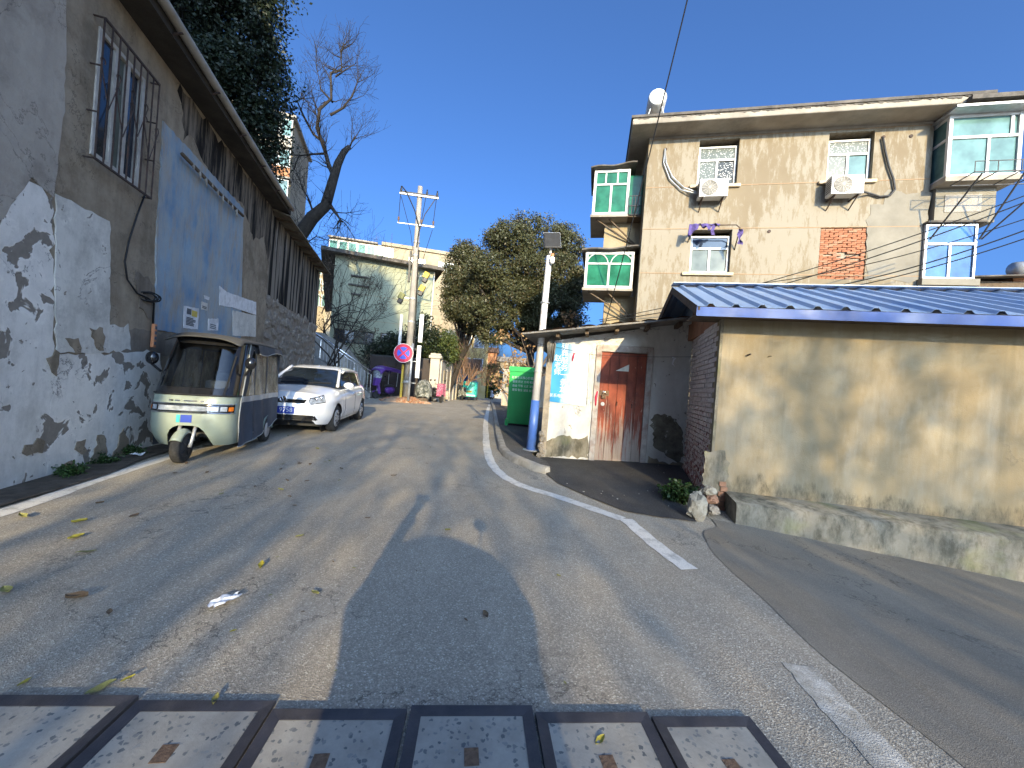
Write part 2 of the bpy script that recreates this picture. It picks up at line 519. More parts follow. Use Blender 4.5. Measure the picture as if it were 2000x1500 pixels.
t = NT('ledge_concrete')
k = t.mix(t.ramp(t.noise(1.8, 7, 0.7), [(0.3, 0), (0.7, 1)]), (0.175, 0.15, 0.108), (0.29, 0.255, 0.195))
st = t.ramp(t.noise(5, 8, 0.75, sc=(1, 1, 0.4)), [(0.45, 0), (0.62, 1)])
k = t.mix(t.math('MULTIPLY', st, 0.85), k, (0.075, 0.068, 0.048))
k = t.mix(t.math('MULTIPLY', t.ramp(t.noise(2.1, 4, loc=(7, 1, 1)), [(0.55, 0), (0.7, 1)]), 0.6), k, (0.2, 0.2, 0.09))
t.base(k).rough(0.92).spec(0.2)
t.bump(t.noise(14, 8, 0.7), 0.6, 0.02)
M['ledge'] = t.m

# apartment block: ochre render, pale paint flaking in vertical runs
t = NT('flaking_facade_render')
k = t.mix(t.ramp(t.noise(0.5, 5, 0.6), [(0.3, 0), (0.7, 1)]), (0.18, 0.14, 0.092), (0.215, 0.175, 0.12))
n = t.noise(5.0, 9, 0.78, sc=(1.0, 1.0, 0.25))
big = t.noise(0.35, 3, 0.5, loc=(2, 0, 1))
x = t.math('ADD', t.math('MULTIPLY', n, 0.7), t.math('MULTIPLY', big, 0.45))
k = t.mix(t.math('MULTIPLY', t.ramp(x, [(0.55, 0), (0.61, 1)]), 0.75), k, (0.28, 0.25, 0.198))
k = t.mix(t.math('MULTIPLY', t.ramp(t.noise(2, 8, 0.75, sc=(1.2, 1, 0.12), loc=(4, 4, 4)), [(0.6, 0), (0.74, 1)]), 0.5), k, (0.32, 0.23, 0.13))
t.base(k).rough(0.9).spec(0.2)
t.bump(t.noise(8, 8, 0.7), 0.25, 0.02)
M['facade'] = t.m
M['facade_grey'] = simple('grey_wall_and_shade', (0.205, 0.185, 0.148), 0.92, var=0.2, scale=1.5, bump=0.3, dirt=(0.235, 0.215, 0.175))  # grey end walls and sills; also the tree shade painted on the front
M['facade_side'] = simple('side_wall_render', (0.30, 0.235, 0.145), 0.9, var=0.15, scale=1.5, dirt=(0.33, 0.27, 0.19), bump=0.2)
M['soffit'] = simple('eave_concrete', (0.30, 0.265, 0.215), 0.9, var=0.2, scale=1.5, bump=0.3, bscale=8, dirt=(0.13, 0.11, 0.09))
M['eave_dark'] = simple('weathered_roof_felt', (0.085, 0.075, 0.065), 0.95, var=0.4, scale=3, bump=0.5, bscale=20, dirt=(0.2, 0.17, 0.14))
M['groove'] = simple('joint_line', (0.30, 0.20, 0.12), 0.9)
M['sill'] = simple('sill_cement', (0.5, 0.40, 0.27), 0.9, dirt=(0.3, 0.25, 0.18))
M['white_frame'] = simple('white_plastic_frame', (0.55, 0.55, 0.53), 0.4, var=0.05, dirt=(0.46, 0.44, 0.40))
M['alu_frame'] = simple('aluminium_frame', (0.55, 0.56, 0.57), 0.4, metal=0.3, var=0.1)
M['cream_frame'] = simple('old_cream_frame', (0.5, 0.47, 0.41), 0.6, var=0.15, dirt=(0.28, 0.24, 0.2))
M['glass_green'] = glass_mat('green_sheet_glass', (0.018, 0.125, 0.075), 0.12, 0.25, 0.5)
M['glass_pale'] = glass_mat('pale_teal_glass', (0.09, 0.17, 0.16), 0.12, 0.22, 0.35)
M['glass_blue'] = glass_mat('painted_blue_reflection', (0.03, 0.10, 0.26), 0.08, 0.25, 0.4)  # reflected blue is put into the base colour
M['glass_dark'] = glass_mat('dark_window_glass', (0.02, 0.028, 0.045), 0.06, 0.35, 0.4)
M['glass_grey'] = glass_mat('grey_green_glass', (0.11, 0.13, 0.11), 0.15, 0.2, 0.35)
M['glass_far'] = glass_mat('far_window_glass', (0.14, 0.19, 0.24), 0.12, 0.7, 0.3)
t = NT('patterned_film_glass')
k = t.mix(t.ramp(t.vor(16, 'F1', sc=(1, 1, 1.2)), [(0.25, 1), (0.4, 0)]), (0.11, 0.125, 0.11), (0.36, 0.36, 0.33))
t.base(k).rough(0.2).spec(0.2)
M['glass_film'] = t.m
t = NT('dotted_film_glass')
k = t.mix(t.ramp(t.vor(18, 'F1', sc=(1, 1, 1.3)), [(0.3, 1), (0.42, 0)]), (0.035, 0.04, 0.04), (0.45, 0.43, 0.39))
t.base(k).rough(0.2).spec(0.2)
M['glass_dots'] = t.m
M['clear_vinyl'] = None
M['brick'] = simple('red_brick', (0.30, 0.115, 0.06), 0.9, var=0.3, scale=4, bump=0.5, bscale=50, dirt=(0.22, 0.13, 0.09))
M['brick_dark'] = simple('dull_brick', (0.31, 0.15, 0.085), 0.92, var=0.3, scale=5, bump=0.5, bscale=50, dirt=(0.22, 0.16, 0.12))
M['mortar'] = simple('mortar', (0.28, 0.235, 0.18), 0.95, var=0.25, scale=12, bump=0.5, bscale=60)
t = NT('whitewashed_brick')
zz = t.xyz(t.wco())[2]
chip = t.math('ADD', t.noise(16, 6, 0.7, co=t.wco()), t.math('MULTIPLY', zz, -0.075))
k = t.mix(t.ramp(chip, [(0.47, 0), (0.51, 1)]), t.mix(t.noise(9, 5, co=t.wco()), (0.42, 0.37, 0.34), (0.60, 0.54, 0.50)), t.mix(t.noise(8, 3, co=t.wco()), (0.26, 0.07, 0.055), (0.14, 0.06, 0.055)))
t.base(k).rough(0.92).spec(0.2)
t.bump(t.noise(60, 5, co=t.wco()), 0.5, 0.008)
M['brick_white'] = t.m
M['mortar_white'] = simple('whitewashed_mortar', (0.60, 0.55, 0.51), 0.95, var=0.2, scale=12, bump=0.5, bscale=50)

# blue profiled steel roof: faded, two blues mixed at random with greyer streaks
t = NT('faded_blue_steel')
k = t.mix(t.ramp(t.noise(1.6, 6, 0.6), [(0.3, 0), (0.7, 1)]), (0.16, 0.27, 0.46), (0.27, 0.36, 0.50))
k = t.mix(t.math('MULTIPLY', t.ramp(t.noise(4.5, 7, 0.7, sc=(2, 0.5, 1)), [(0.55, 0), (0.75, 1)]), 0.5), k, (0.42, 0.42, 0.42))
t.base(k).rough(0.42).spec(0.5).metal(0.15)
t.bump(t.noise(3, 4), 0.1, 0.01)
M['blue_steel'] = t.m
M['blue_trim'] = simple('blue_trim_steel', (0.012, 0.06, 0.235), 0.5, var=0.3, scale=2.2, dirt=(0.04, 0.10, 0.23))
M['old_wood'] = simple('weathered_board', (0.20, 0.185, 0.165), 0.92, var=0.3, scale=7, bump=0.6, bscale=40, dirt=(0.09, 0.08, 0.07))
M['roof_tile'] = simple('mossy_roof_tile', (0.22, 0.125, 0.08), 0.92, var=0.35, scale=10, bump=0.6, bscale=40, dirt=(0.10, 0.085, 0.06))
M['timber'] = simple('old_roof_timber', (0.105, 0.075, 0.05), 0.9, var=0.3, scale=8, bump=0.5)
M['soffit_dark'] = simple('dark_brown_soffit', (0.032, 0.027, 0.021), 0.95, var=0.4, scale=3, bump=0.4, dirt=(0.07, 0.058, 0.045))  # very dark brown, mottled with a paler brown
M['tin'] = simple('rusty_tin_sheet', (0.20, 0.165, 0.11), 0.7, metal=0.2, var=0.35, scale=2.5, bump=0.3, dirt=(0.07, 0.055, 0.04))

# red plank door: paint worn to bare wood toward the foot, in vertical runs
t = NT('worn_red_door_paint')
z = t.xyz()[2]
k = t.mix(t.ramp(t.noise(3, 5, 0.6), [(0.3, 0), (0.7, 1)]), (0.20, 0.042, 0.024), (0.29, 0.075, 0.042))
dk = t.math('MULTIPLY', t.ramp(t.noise(2.4, 4, 0.6, sc=(1.2, 1, 0.7)), [(0.48, 0), (0.66, 1)]), 0.7)
k = t.mix(dk, k, (0.07, 0.018, 0.015))
n = t.noise(9, 7, 0.75, sc=(2.6, 1, 0.14))
wear = t.math('ADD', n, t.math('MULTIPLY', z, -0.20))
k = t.mix(t.math('MULTIPLY', t.ramp(wear, [(0.34, 0), (0.45, 1)]), 0.9), k, t.mix(t.noise(20, 3, sc=(2, 1, 0.1)), (0.27, 0.22, 0.18), (0.42, 0.36, 0.31)))
fl = t.ramp(t.noise(28, 5, 0.7, sc=(1.5, 1, 0.4)), [(0.66, 0), (0.70, 1)])
k = t.mix(t.math('MULTIPLY', fl, 0.8), k, (0.55, 0.42, 0.33))
t.base(k).rough(0.7).spec(0.3)
t.bump(t.noise(14, 6, 0.7, sc=(3, 1, 0.15)), 0.4, 0.006)
M['red_door'] = t.m
M['door_frame'] = simple('worn_door_frame', (0.40, 0.36, 0.325), 0.85, var=0.25, scale=8, bump=0.4, dirt=(0.22, 0.10, 0.075))
M['mould_patch'] = None
t = NT('poster_vinyl')
xx = t.xyz()
n = t.noise(3.5, 7, 0.7, sc=(1, 1, 0.45))
# sun-bleached sheet: the blue ink is left on one side and along the foot
fade = t.math('ADD', t.math('MULTIPLY', n, 0.8), t.math('MULTIPLY', xx[0], 1.3))
k = t.mix(t.ramp(fade, [(0.25, 0), (0.50, 1)]), (0.03, 0.27, 0.50), (0.56, 0.60, 0.62))
t.base(k).rough(0.5).spec(0.4)
t.bump(t.noise(5, 4), 0.25, 0.01)
M['poster'] = t.m
M['letter_white'] = simple('white_lettering', (0.72, 0.74, 0.75), 0.6, var=0.1)
M['letter_dim'] = simple('bleached_lettering', (0.62, 0.655, 0.68), 0.6, var=0.05)
M['paper'] = simple('paper', (0.62, 0.58, 0.5), 0.8, var=0.12, scale=12, dirt=(0.35, 0.35, 0.33))
M['paper_white'] = simple('white_paper', (0.7, 0.70, 0.69), 0.8, var=0.12, scale=9, dirt=(0.38, 0.37, 0.35))
M['ink'] = simple('print_ink', (0.10, 0.11, 0.12), 0.7)
M['ink_yellow'] = simple('yellow_print', (0.62, 0.46, 0.10), 0.7)
M['black'] = simple('black_plastic', (0.018, 0.018, 0.019), 0.45, var=0.2)
M['gloss_black'] = simple('gloss_black', (0.012, 0.012, 0.013), 0.12, var=0.1, coat=0.6)
M['rubber'] = simple('tyre_rubber', (0.028, 0.027, 0.026), 0.85, var=0.25, scale=20, bump=0.3, bscale=90, dirt=(0.075, 0.068, 0.058))
M['iron'] = simple('rusty_iron', (0.05, 0.035, 0.03), 0.8, var=0.4, scale=15, bump=0.3, dirt=(0.12, 0.06, 0.04))
M['dark_iron'] = simple('dark_iron', (0.03, 0.03, 0.032), 0.6, var=0.3)
M['steel'] = simple('stainless_steel', (0.62, 0.63, 0.65), 0.22, metal=1.0, var=0.08)
M['galv'] = simple('galvanised_steel', (0.42, 0.44, 0.46), 0.45, metal=0.5, var=0.15, dirt=(0.3, 0.29, 0.27))
M['pipe'] = simple('grey_gutter_pipe', (0.33, 0.30, 0.25), 0.6, var=0.2, scale=2, dirt=(0.17, 0.13, 0.07))
M['pole_concrete'] = simple('pole_concrete', (0.30, 0.275, 0.24), 0.9, var=0.15, scale=3, bump=0.3, bscale=40, dirt=(0.24, 0.22, 0.2))
M['lamp_white'] = simple('white_post_paint', (0.58, 0.57, 0.56), 0.4, var=0.06, dirt=(0.55, 0.53, 0.5))
M['lamp_blue'] = simple('blue_post_paint', (0.055, 0.135, 0.40), 0.4, var=0.12, dirt=(0.09, 0.14, 0.30))
M['solar'] = simple('lamp_head_back', (0.028, 0.028, 0.028), 0.6, var=0.25)
M['bulb'] = simple('frosted_plastic', (0.66, 0.68, 0.70), 0.3, var=0.05)
M['orange'] = simple('orange_plastic', (0.55, 0.22, 0.10), 0.5, var=0.1)
M['amber'] = simple('amber_lens', (0.70, 0.17, 0.02), 0.2, var=0.1, coat=0.5)
M['green_box'] = simple('green_sheet_steel', (0.018, 0.36, 0.10), 0.42, var=0.12, scale=2, dirt=(0.03, 0.29, 0.09))
M['sign_red'] = simple('sign_red', (0.62, 0.012, 0.06), 0.4, var=0.05)
M['sign_blue'] = simple('sign_blue', (0.025, 0.085, 0.60), 0.4, var=0.05)
M['sign_white'] = simple('sign_white', (0.75, 0.74, 0.72), 0.5, var=0.05)
M['yellow_paint'] = simple('yellow_paint', (0.50, 0.33, 0.03), 0.5, var=0.15, dirt=(0.4, 0.3, 0.1))
M['purple'] = simple('purple_plastic', (0.085, 0.03, 0.19), 0.35, var=0.15)
M['purple_cloth'] = simple('purple_cloth', (0.085, 0.06, 0.19), 0.95, var=0.3, scale=14, bump=0.5)
M['teal'] = simple('teal_paint', (0.03, 0.44, 0.40), 0.4, var=0.08)
M['car_white'] = simple('white_car_paint', (0.72, 0.73, 0.74), 0.22, var=0.02, scale=1, coat=1.0)
M['car_silver'] = simple('silver_car_paint', (0.55, 0.57, 0.6), 0.3, var=0.03, metal=0.3, coat=0.8)
M['car_glass'] = glass_mat('car_glass', (0.012, 0.018, 0.026), 0.03, 0.9, 0.3)
M['chrome'] = simple('chrome', (0.8, 0.8, 0.82), 0.1, metal=1.0, var=0.03)
M['lens'] = glass_mat('headlamp_lens', (0.30, 0.33, 0.36), 0.06, 0.9, 0.45, 12)
M['hubcap'] = simple('silver_hubcap', (0.5, 0.51, 0.53), 0.35, metal=0.5, var=0.08)
M['plate_blue'] = simple('blue_plate', (0.015, 0.05, 0.33), 0.4, var=0.05)
M['trike_paint'] = simple('sage_trike_paint', (0.26, 0.305, 0.25), 0.35, var=0.05, scale=3, coat=0.3, dirt=(0.22, 0.25, 0.20))
M['canvas'] = simple('dark_canvas', (0.062, 0.066, 0.072), 0.8, var=0.2, scale=4, bump=0.5, bscale=5, dirt=(0.10, 0.10, 0.10))
M['canvas_blue'] = simple('slate_canvas', (0.052, 0.066, 0.09), 0.75, var=0.2, scale=3, bump=0.5, bscale=5)
M['canvas_top'] = simple('dusty_roof_canvas', (0.055, 0.055, 0.054), 0.85, var=0.25, scale=3, bump=0.4, bscale=8, dirt=(0.085, 0.082, 0.075))
M['piping'] = simple('canvas_piping', (0.30, 0.31, 0.29), 0.8)
t = NT('vinyl_painted_reflections')
n = t.noise(7, 5, 0.7, sc=(1, 1, 0.5), dist=1.2)
t.base(t.mix(t.ramp(n, [(0.35, 0), (0.65, 1)]), (0.17, 0.13, 0.075), (0.42, 0.35, 0.23))).rough(0.12).spec(0.8)  # reflections put into the colour as gold and brown mottle
t.bump(n, 0.9, 0.05)
t.b.inputs['Transmission Weight'].default_value = 0.25
M['vinyl'] = t.m
t = NT('windscreen_glass')
tr_ = t.n('ShaderNodeBsdfTransparent'); tr_.inputs[0].default_value = (0.82, 0.86, 0.86, 1)
gl_ = t.n('ShaderNodeBsdfGlossy'); gl_.inputs['Roughness'].default_value = 0.03
fr_ = t.n('ShaderNodeFresnel'); fr_.inputs[0].default_value = 1.6
mx_ = t.n('ShaderNodeMixShader')
t.l(t.math('ADD', fr_.outputs[0], 0.05, clamp=True), mx_.inputs[0]); t.l(tr_.outputs[0], mx_.inputs[1]); t.l(gl_.outputs[0], mx_.inputs[2])
t.l(mx_.outputs[0], t.out.inputs[0])
M['windscreen'] = t.m
t = NT('camouflage_cover')
k = t.mix(t.ramp(t.vor(9, out='Color'), [(0.2, 0), (0.9, 1)]), (0.03, 0.035, 0.03), (0.30, 0.30, 0.27))
k = t.mix(t.ramp(t.noise(9, 4, 0.6), [(0.5, 0), (0.55, 1)]), k, (0.10, 0.105, 0.085))
t.base(k).rough(0.8)
t.bump(t.noise(6, 4), 0.5, 0.03)
M['camo'] = t.m
t = NT('flowered_cloth')
t.base(t.mix(t.ramp(t.vor(22), [(0.2, 1), (0.45, 0)]), (0.28, 0.05, 0.10), (0.5, 0.32, 0.33))).rough(0.9)
M['floral'] = t.m
M['pale_green_wall'] = simple('pale_green_pebbledash', (0.30, 0.315, 0.225), 0.95, var=0.1, scale=2, bump=0.4, bscale=60, dirt=(0.29, 0.30, 0.22))
M['pale_wall'] = simple('pale_rendered_wall', (0.40, 0.36, 0.30), 0.9, var=0.1, scale=1.5, bump=0.3, dirt=(0.36, 0.32, 0.26))
M['yellow_wall'] = simple('yellow_wall', (0.46, 0.34, 0.14), 0.9, var=0.1, scale=1, dirt=(0.55, 0.45, 0.29))
M['cream_wall'] = simple('cream_wall', (0.29, 0.235, 0.155), 0.9, var=0.12, scale=1, dirt=(0.42, 0.35, 0.25))
M['orange_wall'] = simple('brick_red_wall', (0.42, 0.19, 0.09), 0.9, var=0.2, scale=3, dirt=(0.3, 0.17, 0.11))
M['dark_gate'] = simple('dark_brown_gate_paint', (0.022, 0.013, 0.011), 0.55, var=0.3, scale=2, dirt=(0.04, 0.025, 0.018))
M['stone'] = simple('rough_stone', (0.23, 0.195, 0.155), 0.95, var=0.35, scale=5, bump=0.8, bscale=18, dirt=(0.30, 0.265, 0.22))
M['rock'] = simple('pale_rock', (0.36, 0.31, 0.235), 0.95, var=0.35, scale=9, bump=0.9, bscale=22, dirt=(0.22, 0.19, 0.14))
M['stair_concrete'] = simple('stair_concrete', (0.23, 0.22, 0.20), 0.92, var=0.2, scale=2, bump=0.4, dirt=(0.12, 0.115, 0.105))
M['tissue'] = simple('tissue', (0.75, 0.75, 0.76), 0.9, var=0.05)
M['cable'] = simple('black_cable', (0.012, 0.012, 0.012), 0.6, var=0.1)
M['kerb'] = simple('kerb_concrete', (0.36, 0.33, 0.28), 0.92, var=0.25, scale=5, bump=0.5, bscale=30, dirt=(0.2, 0.18, 0.14))
M['bark'] = simple('dark_bark', (0.026, 0.021, 0.017), 0.95, var=0.4, scale=8, bump=0.8, bscale=25, dirt=(0.045, 0.037, 0.03))
M['bark_pale'] = simple('pale_bark', (0.11, 0.08, 0.055), 0.95, var=0.35, scale=8, bump=0.7, bscale=30)
M['twig'] = simple('dry_twig', (0.22, 0.135, 0.09), 0.95, var=0.3, scale=5)
def leaf_mat(name, c1, c2, c3, trans=0.25):
    t = NT(name)
    g = t.n('ShaderNodeNewGeometry')
    rnd = g.outputs['Random Per Island']
    k = t.mix(rnd, c1, c2)
    k = t.mix(t.math('MULTIPLY', t.ramp(rnd, [(0.90, 0), (0.93, 1)]), 0.8), k, c3)
    k = t.mix(t.ramp(t.noise(0.9, 4, co=t.wco()), [(0.4, 0), (0.65, 0.55)]), k, tuple(x * 1.5 for x in c2))
    t.base(k).rough(0.5).spec(0.35)
    tr = t.n('ShaderNodeBsdfTranslucent')
    t.l(k, tr.inputs[0])
    mx = t.n('ShaderNodeMixShader')
    mx.inputs[0].default_value = trans
    t.l(t.b.outputs[0], mx.inputs[1]); t.l(tr.outputs[0], mx.inputs[2])
    t.l(mx.outputs[0], t.out.inputs[0])
    return t.m
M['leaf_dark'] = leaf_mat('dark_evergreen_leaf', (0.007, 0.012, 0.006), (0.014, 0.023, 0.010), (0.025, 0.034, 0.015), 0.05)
M['leaf_mid'] = leaf_mat('olive_evergreen_leaf', (0.028, 0.032, 0.014), (0.066, 0.068, 0.030), (0.13, 0.09, 0.05), 0.08)
M['leaf_hedge'] = leaf_mat('hedge_leaf', (0.03, 0.045, 0.012), (0.075, 0.095, 0.025), (0.12, 0.11, 0.04), 0.15)
M['leaf_dry'] = leaf_mat('dry_leaf', (0.20, 0.11, 0.05), (0.32, 0.20, 0.10), (0.40, 0.28, 0.14), 0.15)
M['weed'] = leaf_mat('weed_leaf', (0.014, 0.032, 0.008), (0.028, 0.06, 0.014), (0.07, 0.075, 0.025), 0.15)
M['yellow_leaf'] = simple('yellow_fallen_leaf', (0.30, 0.26, 0.04), 0.6, var=0.25, scale=25)
M['olive_leaf'] = simple('olive_fallen_leaf', (0.22, 0.21, 0.07), 0.6, var=0.3, scale=25)
M['brown_leaf'] = simple('brown_fallen_leaf', (0.13, 0.085, 0.05), 0.75, var=0.3, scale=25)
M['coat'] = simple('dark_rain_cape', (0.03, 0.035, 0.05), 0.7, bump=0.3, bscale=8)
M['skin'] = simple('skin', (0.5, 0.32, 0.23), 0.6, var=0.06)
# ------------------------------------------------------------------ ground
def sstep(a, b, x):
    t_ = max(0.0, min(1.0, (x - a) / (b - a)))
    return t_ * t_ * (3 - 2 * t_)
def zg(x, y):
    z = -0.07 * min(7.0, max(0.0, x - 1.85)) * (1 - sstep(4.0, 5.2, y))
    z += -0.027 * min(60.0, max(0.0, y - 21.0))
    return z
def axis_pts(lo, hi, near):
    p = [lo] + [v for v in near] + [hi]
    return sorted(set(round(v, 3) for v in p))
xs = axis_pts(-900, 900, list(np.arange(-12, 12.01, 0.3)) + [1.85, 8.85, -400, -150, -60, -30, -20, 20, 30, 60, 150, 400])
ys = axis_pts(-900, 1200, list(np.arange(-6, 30, 0.3)) + list(range(30, 90, 4)) + [-400, -150, -60, -30, -15, 120, 200, 400, 700])
mb = MB()
for y in ys:
    for x in xs: mb.v.append((x, y, zg(x, y)))
nx = len(xs)
for j in range(len(ys) - 1):
    for i in range(nx - 1):
        a = j * nx + i
        mb.f.append((a, a + 1, a + nx + 1, a + nx))
structure(mb.build('road', M['asphalt'], smooth=True, fix=False))

def sheet(name, mat, left, right, lift, n=40):
    """strip between two polylines (lists of (x, y)) laid on the ground"""
    def res(pl, n):
        P = [Vector((p[0], p[1], 0)) for p in pl]
        d = [0]
        for a, b in zip(P, P[1:]): d.append(d[-1] + (b - a).length)
        out = []
        for k in range(n + 1):
            s = d[-1] * k / n
            i = max(j for j in range(len(d)) if d[j] <= s + 1e-9)
            i = min(i, len(P) - 2)
            f_ = (s - d[i]) / max(1e-9, d[i + 1] - d[i])
            out.append(P[i].lerp(P[i + 1], f_))
        return out
    A, B = res(left, n), res(right, n)
    m = MB()
    K = 8
    for a, b in zip(A, B):
        for k in range(K + 1):
            p = a.lerp(b, k / K)
            lf = lift(p.x, p.y) if callable(lift) else lift
            m.v.append((p.x, p.y, zg(p.x, p.y) + lf))
    for i in range(n):
        for k in range(K):
            q = i * (K + 1) + k
            m.f.append((q, q + 1, q + K + 2, q + K + 1))
    return m.build(name, mat, smooth=True)

# side lane falling away to the right, with its own wavy asphalt edge
BW = Plane((2.58, 4.78), -12)          # blue-roofed shed wall
DS = Plane((0.69, 7.28), -12)          # small white shed with the red door
edge = [(1.84 + 0.03 * math.sin(y * 2.1) + 0.02 * math.sin(y * 5.3), y) for y in np.arange(-5.5, 3.2, 0.25)] + [(1.88, 3.4), (2.05, 3.9), (2.35, 4.15)]
pf = [BW.w(x, -0.44, 0) for x in np.linspace(9.5, -0.1, 20)]
outer = [(11.5, -5.5)] + [(11.8, y) for y in np.linspace(-5, 2.4, 10)] + [(p.x, p.y) for p in pf]
structure(sheet('side_lane', M['lane'], edge, outer, lambda x, y: 0.003 + 0.006 * sstep(1.84, 2.05, x), 60))

# dark asphalt apron in front of the red door, ramping up to the wall
def apron_lift(x, y):
    return 0.012 + 0.12 * sstep(4.6, 6.9, y) * sstep(0.5, 3.2, x)
ap_near = [G(*p).xy for p in [(1052, 915), (1090, 945), (1150, 972), (1220, 1000), (1290, 1012), (1360, 1018)]]
ap_far = [DS.w(x, 0.04, 0).xy for x in (-0.05, 0.5, 1.2, 1.8, 2.45)] + [BW.w(0.0, 0.3, 0).xy]
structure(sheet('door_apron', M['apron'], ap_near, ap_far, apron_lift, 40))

# painted edge lines
def ribbon(name, pts, w, mat, lift, sub=6, cap_skew=0.0):
    P = [Vector((p[0], p[1])) for p in pts]
    Q = []
    for i in range(len(P) - 1):
        p0 = P[max(0, i - 1)]; p1 = P[i]; p2 = P[i + 1]; p3 = P[min(len(P) - 1, i + 2)]
        for k in range(sub):
            t_ = k / sub
            Q.append(0.5 * ((2 * p1) + (-p0 + p2) * t_ + (2 * p0 - 5 * p1 + 4 * p2 - p3) * t_ ** 2 + (-p0 + 3 * p1 - 3 * p2 + p3) * t_ ** 3))
    Q.append(P[-1])
    m = MB()
    for i, q in enumerate(Q):
        t_ = (Q[min(i + 1, len(Q) - 1)] - Q[max(i - 1, 0)]).normalized()
        nrm = Vector((-t_.y, t_.x))
        j = 0.006 * math.sin(i * 2.3)
        for s in (-1, 1):
            p = q + nrm * (s * (w / 2 + j))
            m.v.append((p.x, p.y, zg(p.x, p.y) + lift))
        if i:
            a = 2 * i
            m.f.append((a - 2, a - 1, a + 1, a))
    return m.build(name, mat)
ln = [G(*p) for p in [(957, 786), (950, 815), (949, 850), (953, 885), (968, 916), (1010, 945), (1100, 974), (1215, 1014)]]
structure(ribbon('edge_marking', ln, 0.15, M['paint'], 0.004))
structure(ribbon('edge_marking', [G(1222, 1014), G(1280, 1064), G(1347, 1113)], 0.15, M['paint'], 0.0045))
structure(ribbon('faded_marking', [G(1560, 1300), G(1640, 1390), G(1745, 1500), (1.5, 1.0)], 0.16, M['paint_faded'], 0.003))
structure(ribbon('edge_marking', [(-3.6, 0.5), G(0, 1003), G(170, 944), G(330, 893), (-5.1, 7.5), (-5.9, 11.0)], 0.16, M['paint'], 0.004))

# soil strip at the foot of the left wall
LW = Plane((-4.66, 3.50), 107)
sl = [LW.w(s, 0.05, 0).xy for s in np.linspace(-3, 15, 30)]
sr = [LW.w(s, -0.42 - 0.06 * math.sin(s * 3), 0).xy for s in np.linspace(-3, 15, 30)]
structure(sheet('verge', M['soil'], sl, sr, 0.02, 60))

# raised pavement with a rough kerb
kp = [(-1.6, 30.0), (-0.95, 20.4), (-0.42, 11.3), (-0.28, 9.3), (-0.16, 7.66), (-0.05, 7.05), (0.12, 6.62), (0.46, 6.02), (0.62, 5.9)]
m = MB()
H_ = 0.10
pv = []
for i in range(len(kp) - 1):
    a, b = Vector(kp[i]), Vector(kp[i + 1])
    n = max(1, int((b - a).length / 0.25))
    for k in range(n):
        pv.append(a.lerp(b, k / n))
pv.append(Vector(kp[-1]))
for i, p in enumerate(pv):
    t_ = (pv[min(i + 1, len(pv) - 1)] - pv[max(i - 1, 0)]).normalized()
    nrm = Vector((-t_.y, t_.x))                       # towards the pavement
    j = random.uniform(-0.012, 0.012)
    for (off, z) in ((-0.02, -0.02), (0.0 + j, H_ * 0.8 + j * 0.5), (0.03, H_ + j * 0.4), (0.13, H_ + j * 0.3), (0.14, 0.0)):
        q = p + nrm * off
        m.v.append((q.x, q.y, zg(q.x, q.y) + z))
for i in range(len(pv) - 1):
    for k in range(4):
        a = i * 5 + k
        m.f.append((a, a + 1, a + 6, a + 5))
m.f.append(tuple(range(5)))
m.f.append(tuple(range((len(pv) - 1) * 5, len(pv) * 5)))
structure(m.build('kerb', M['kerb'], auto=50))
inner = [(p.x + 0.12, p.y) for p in pv]
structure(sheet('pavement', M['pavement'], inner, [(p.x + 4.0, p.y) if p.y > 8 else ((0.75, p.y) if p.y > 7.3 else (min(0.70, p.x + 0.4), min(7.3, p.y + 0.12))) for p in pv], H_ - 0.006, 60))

# earth and rubble mound round the foot of the utility pole, terrace behind
def mound(name, c, rx, ry, h, mat, seed):
    r_ = random.Random(seed)
    ph = [r_.uniform(0, 6.28) for _ in range(6)]
    def fn(u, v):
        a = 2 * math.pi * u
        k = 1 + 0.18 * math.sin(3 * a + ph[0]) + 0.10 * math.sin(7 * a + ph[1])
        z = h * (1 - v ** 2.2) * (1 + 0.25 * math.sin(9 * a + ph[2]) * v) + 0.03 * math.sin(23 * a + 11 * v + ph[3])
        return (c[0] + rx * v * k * math.cos(a), c[1] + ry * v * k * math.sin(a), c[2] + max(-0.03, z * (1 if v < 0.98 else 0) - (0.03 if v > 0.98 else 0)))
    return MB().grid(fn, 48, 10).build(name, mat, smooth=True)
structure(mound('rubble_mound', (-5.55, 19.9, 0.0), 1.3, 0.8, 0.26, M['gravel_soil'], 3))
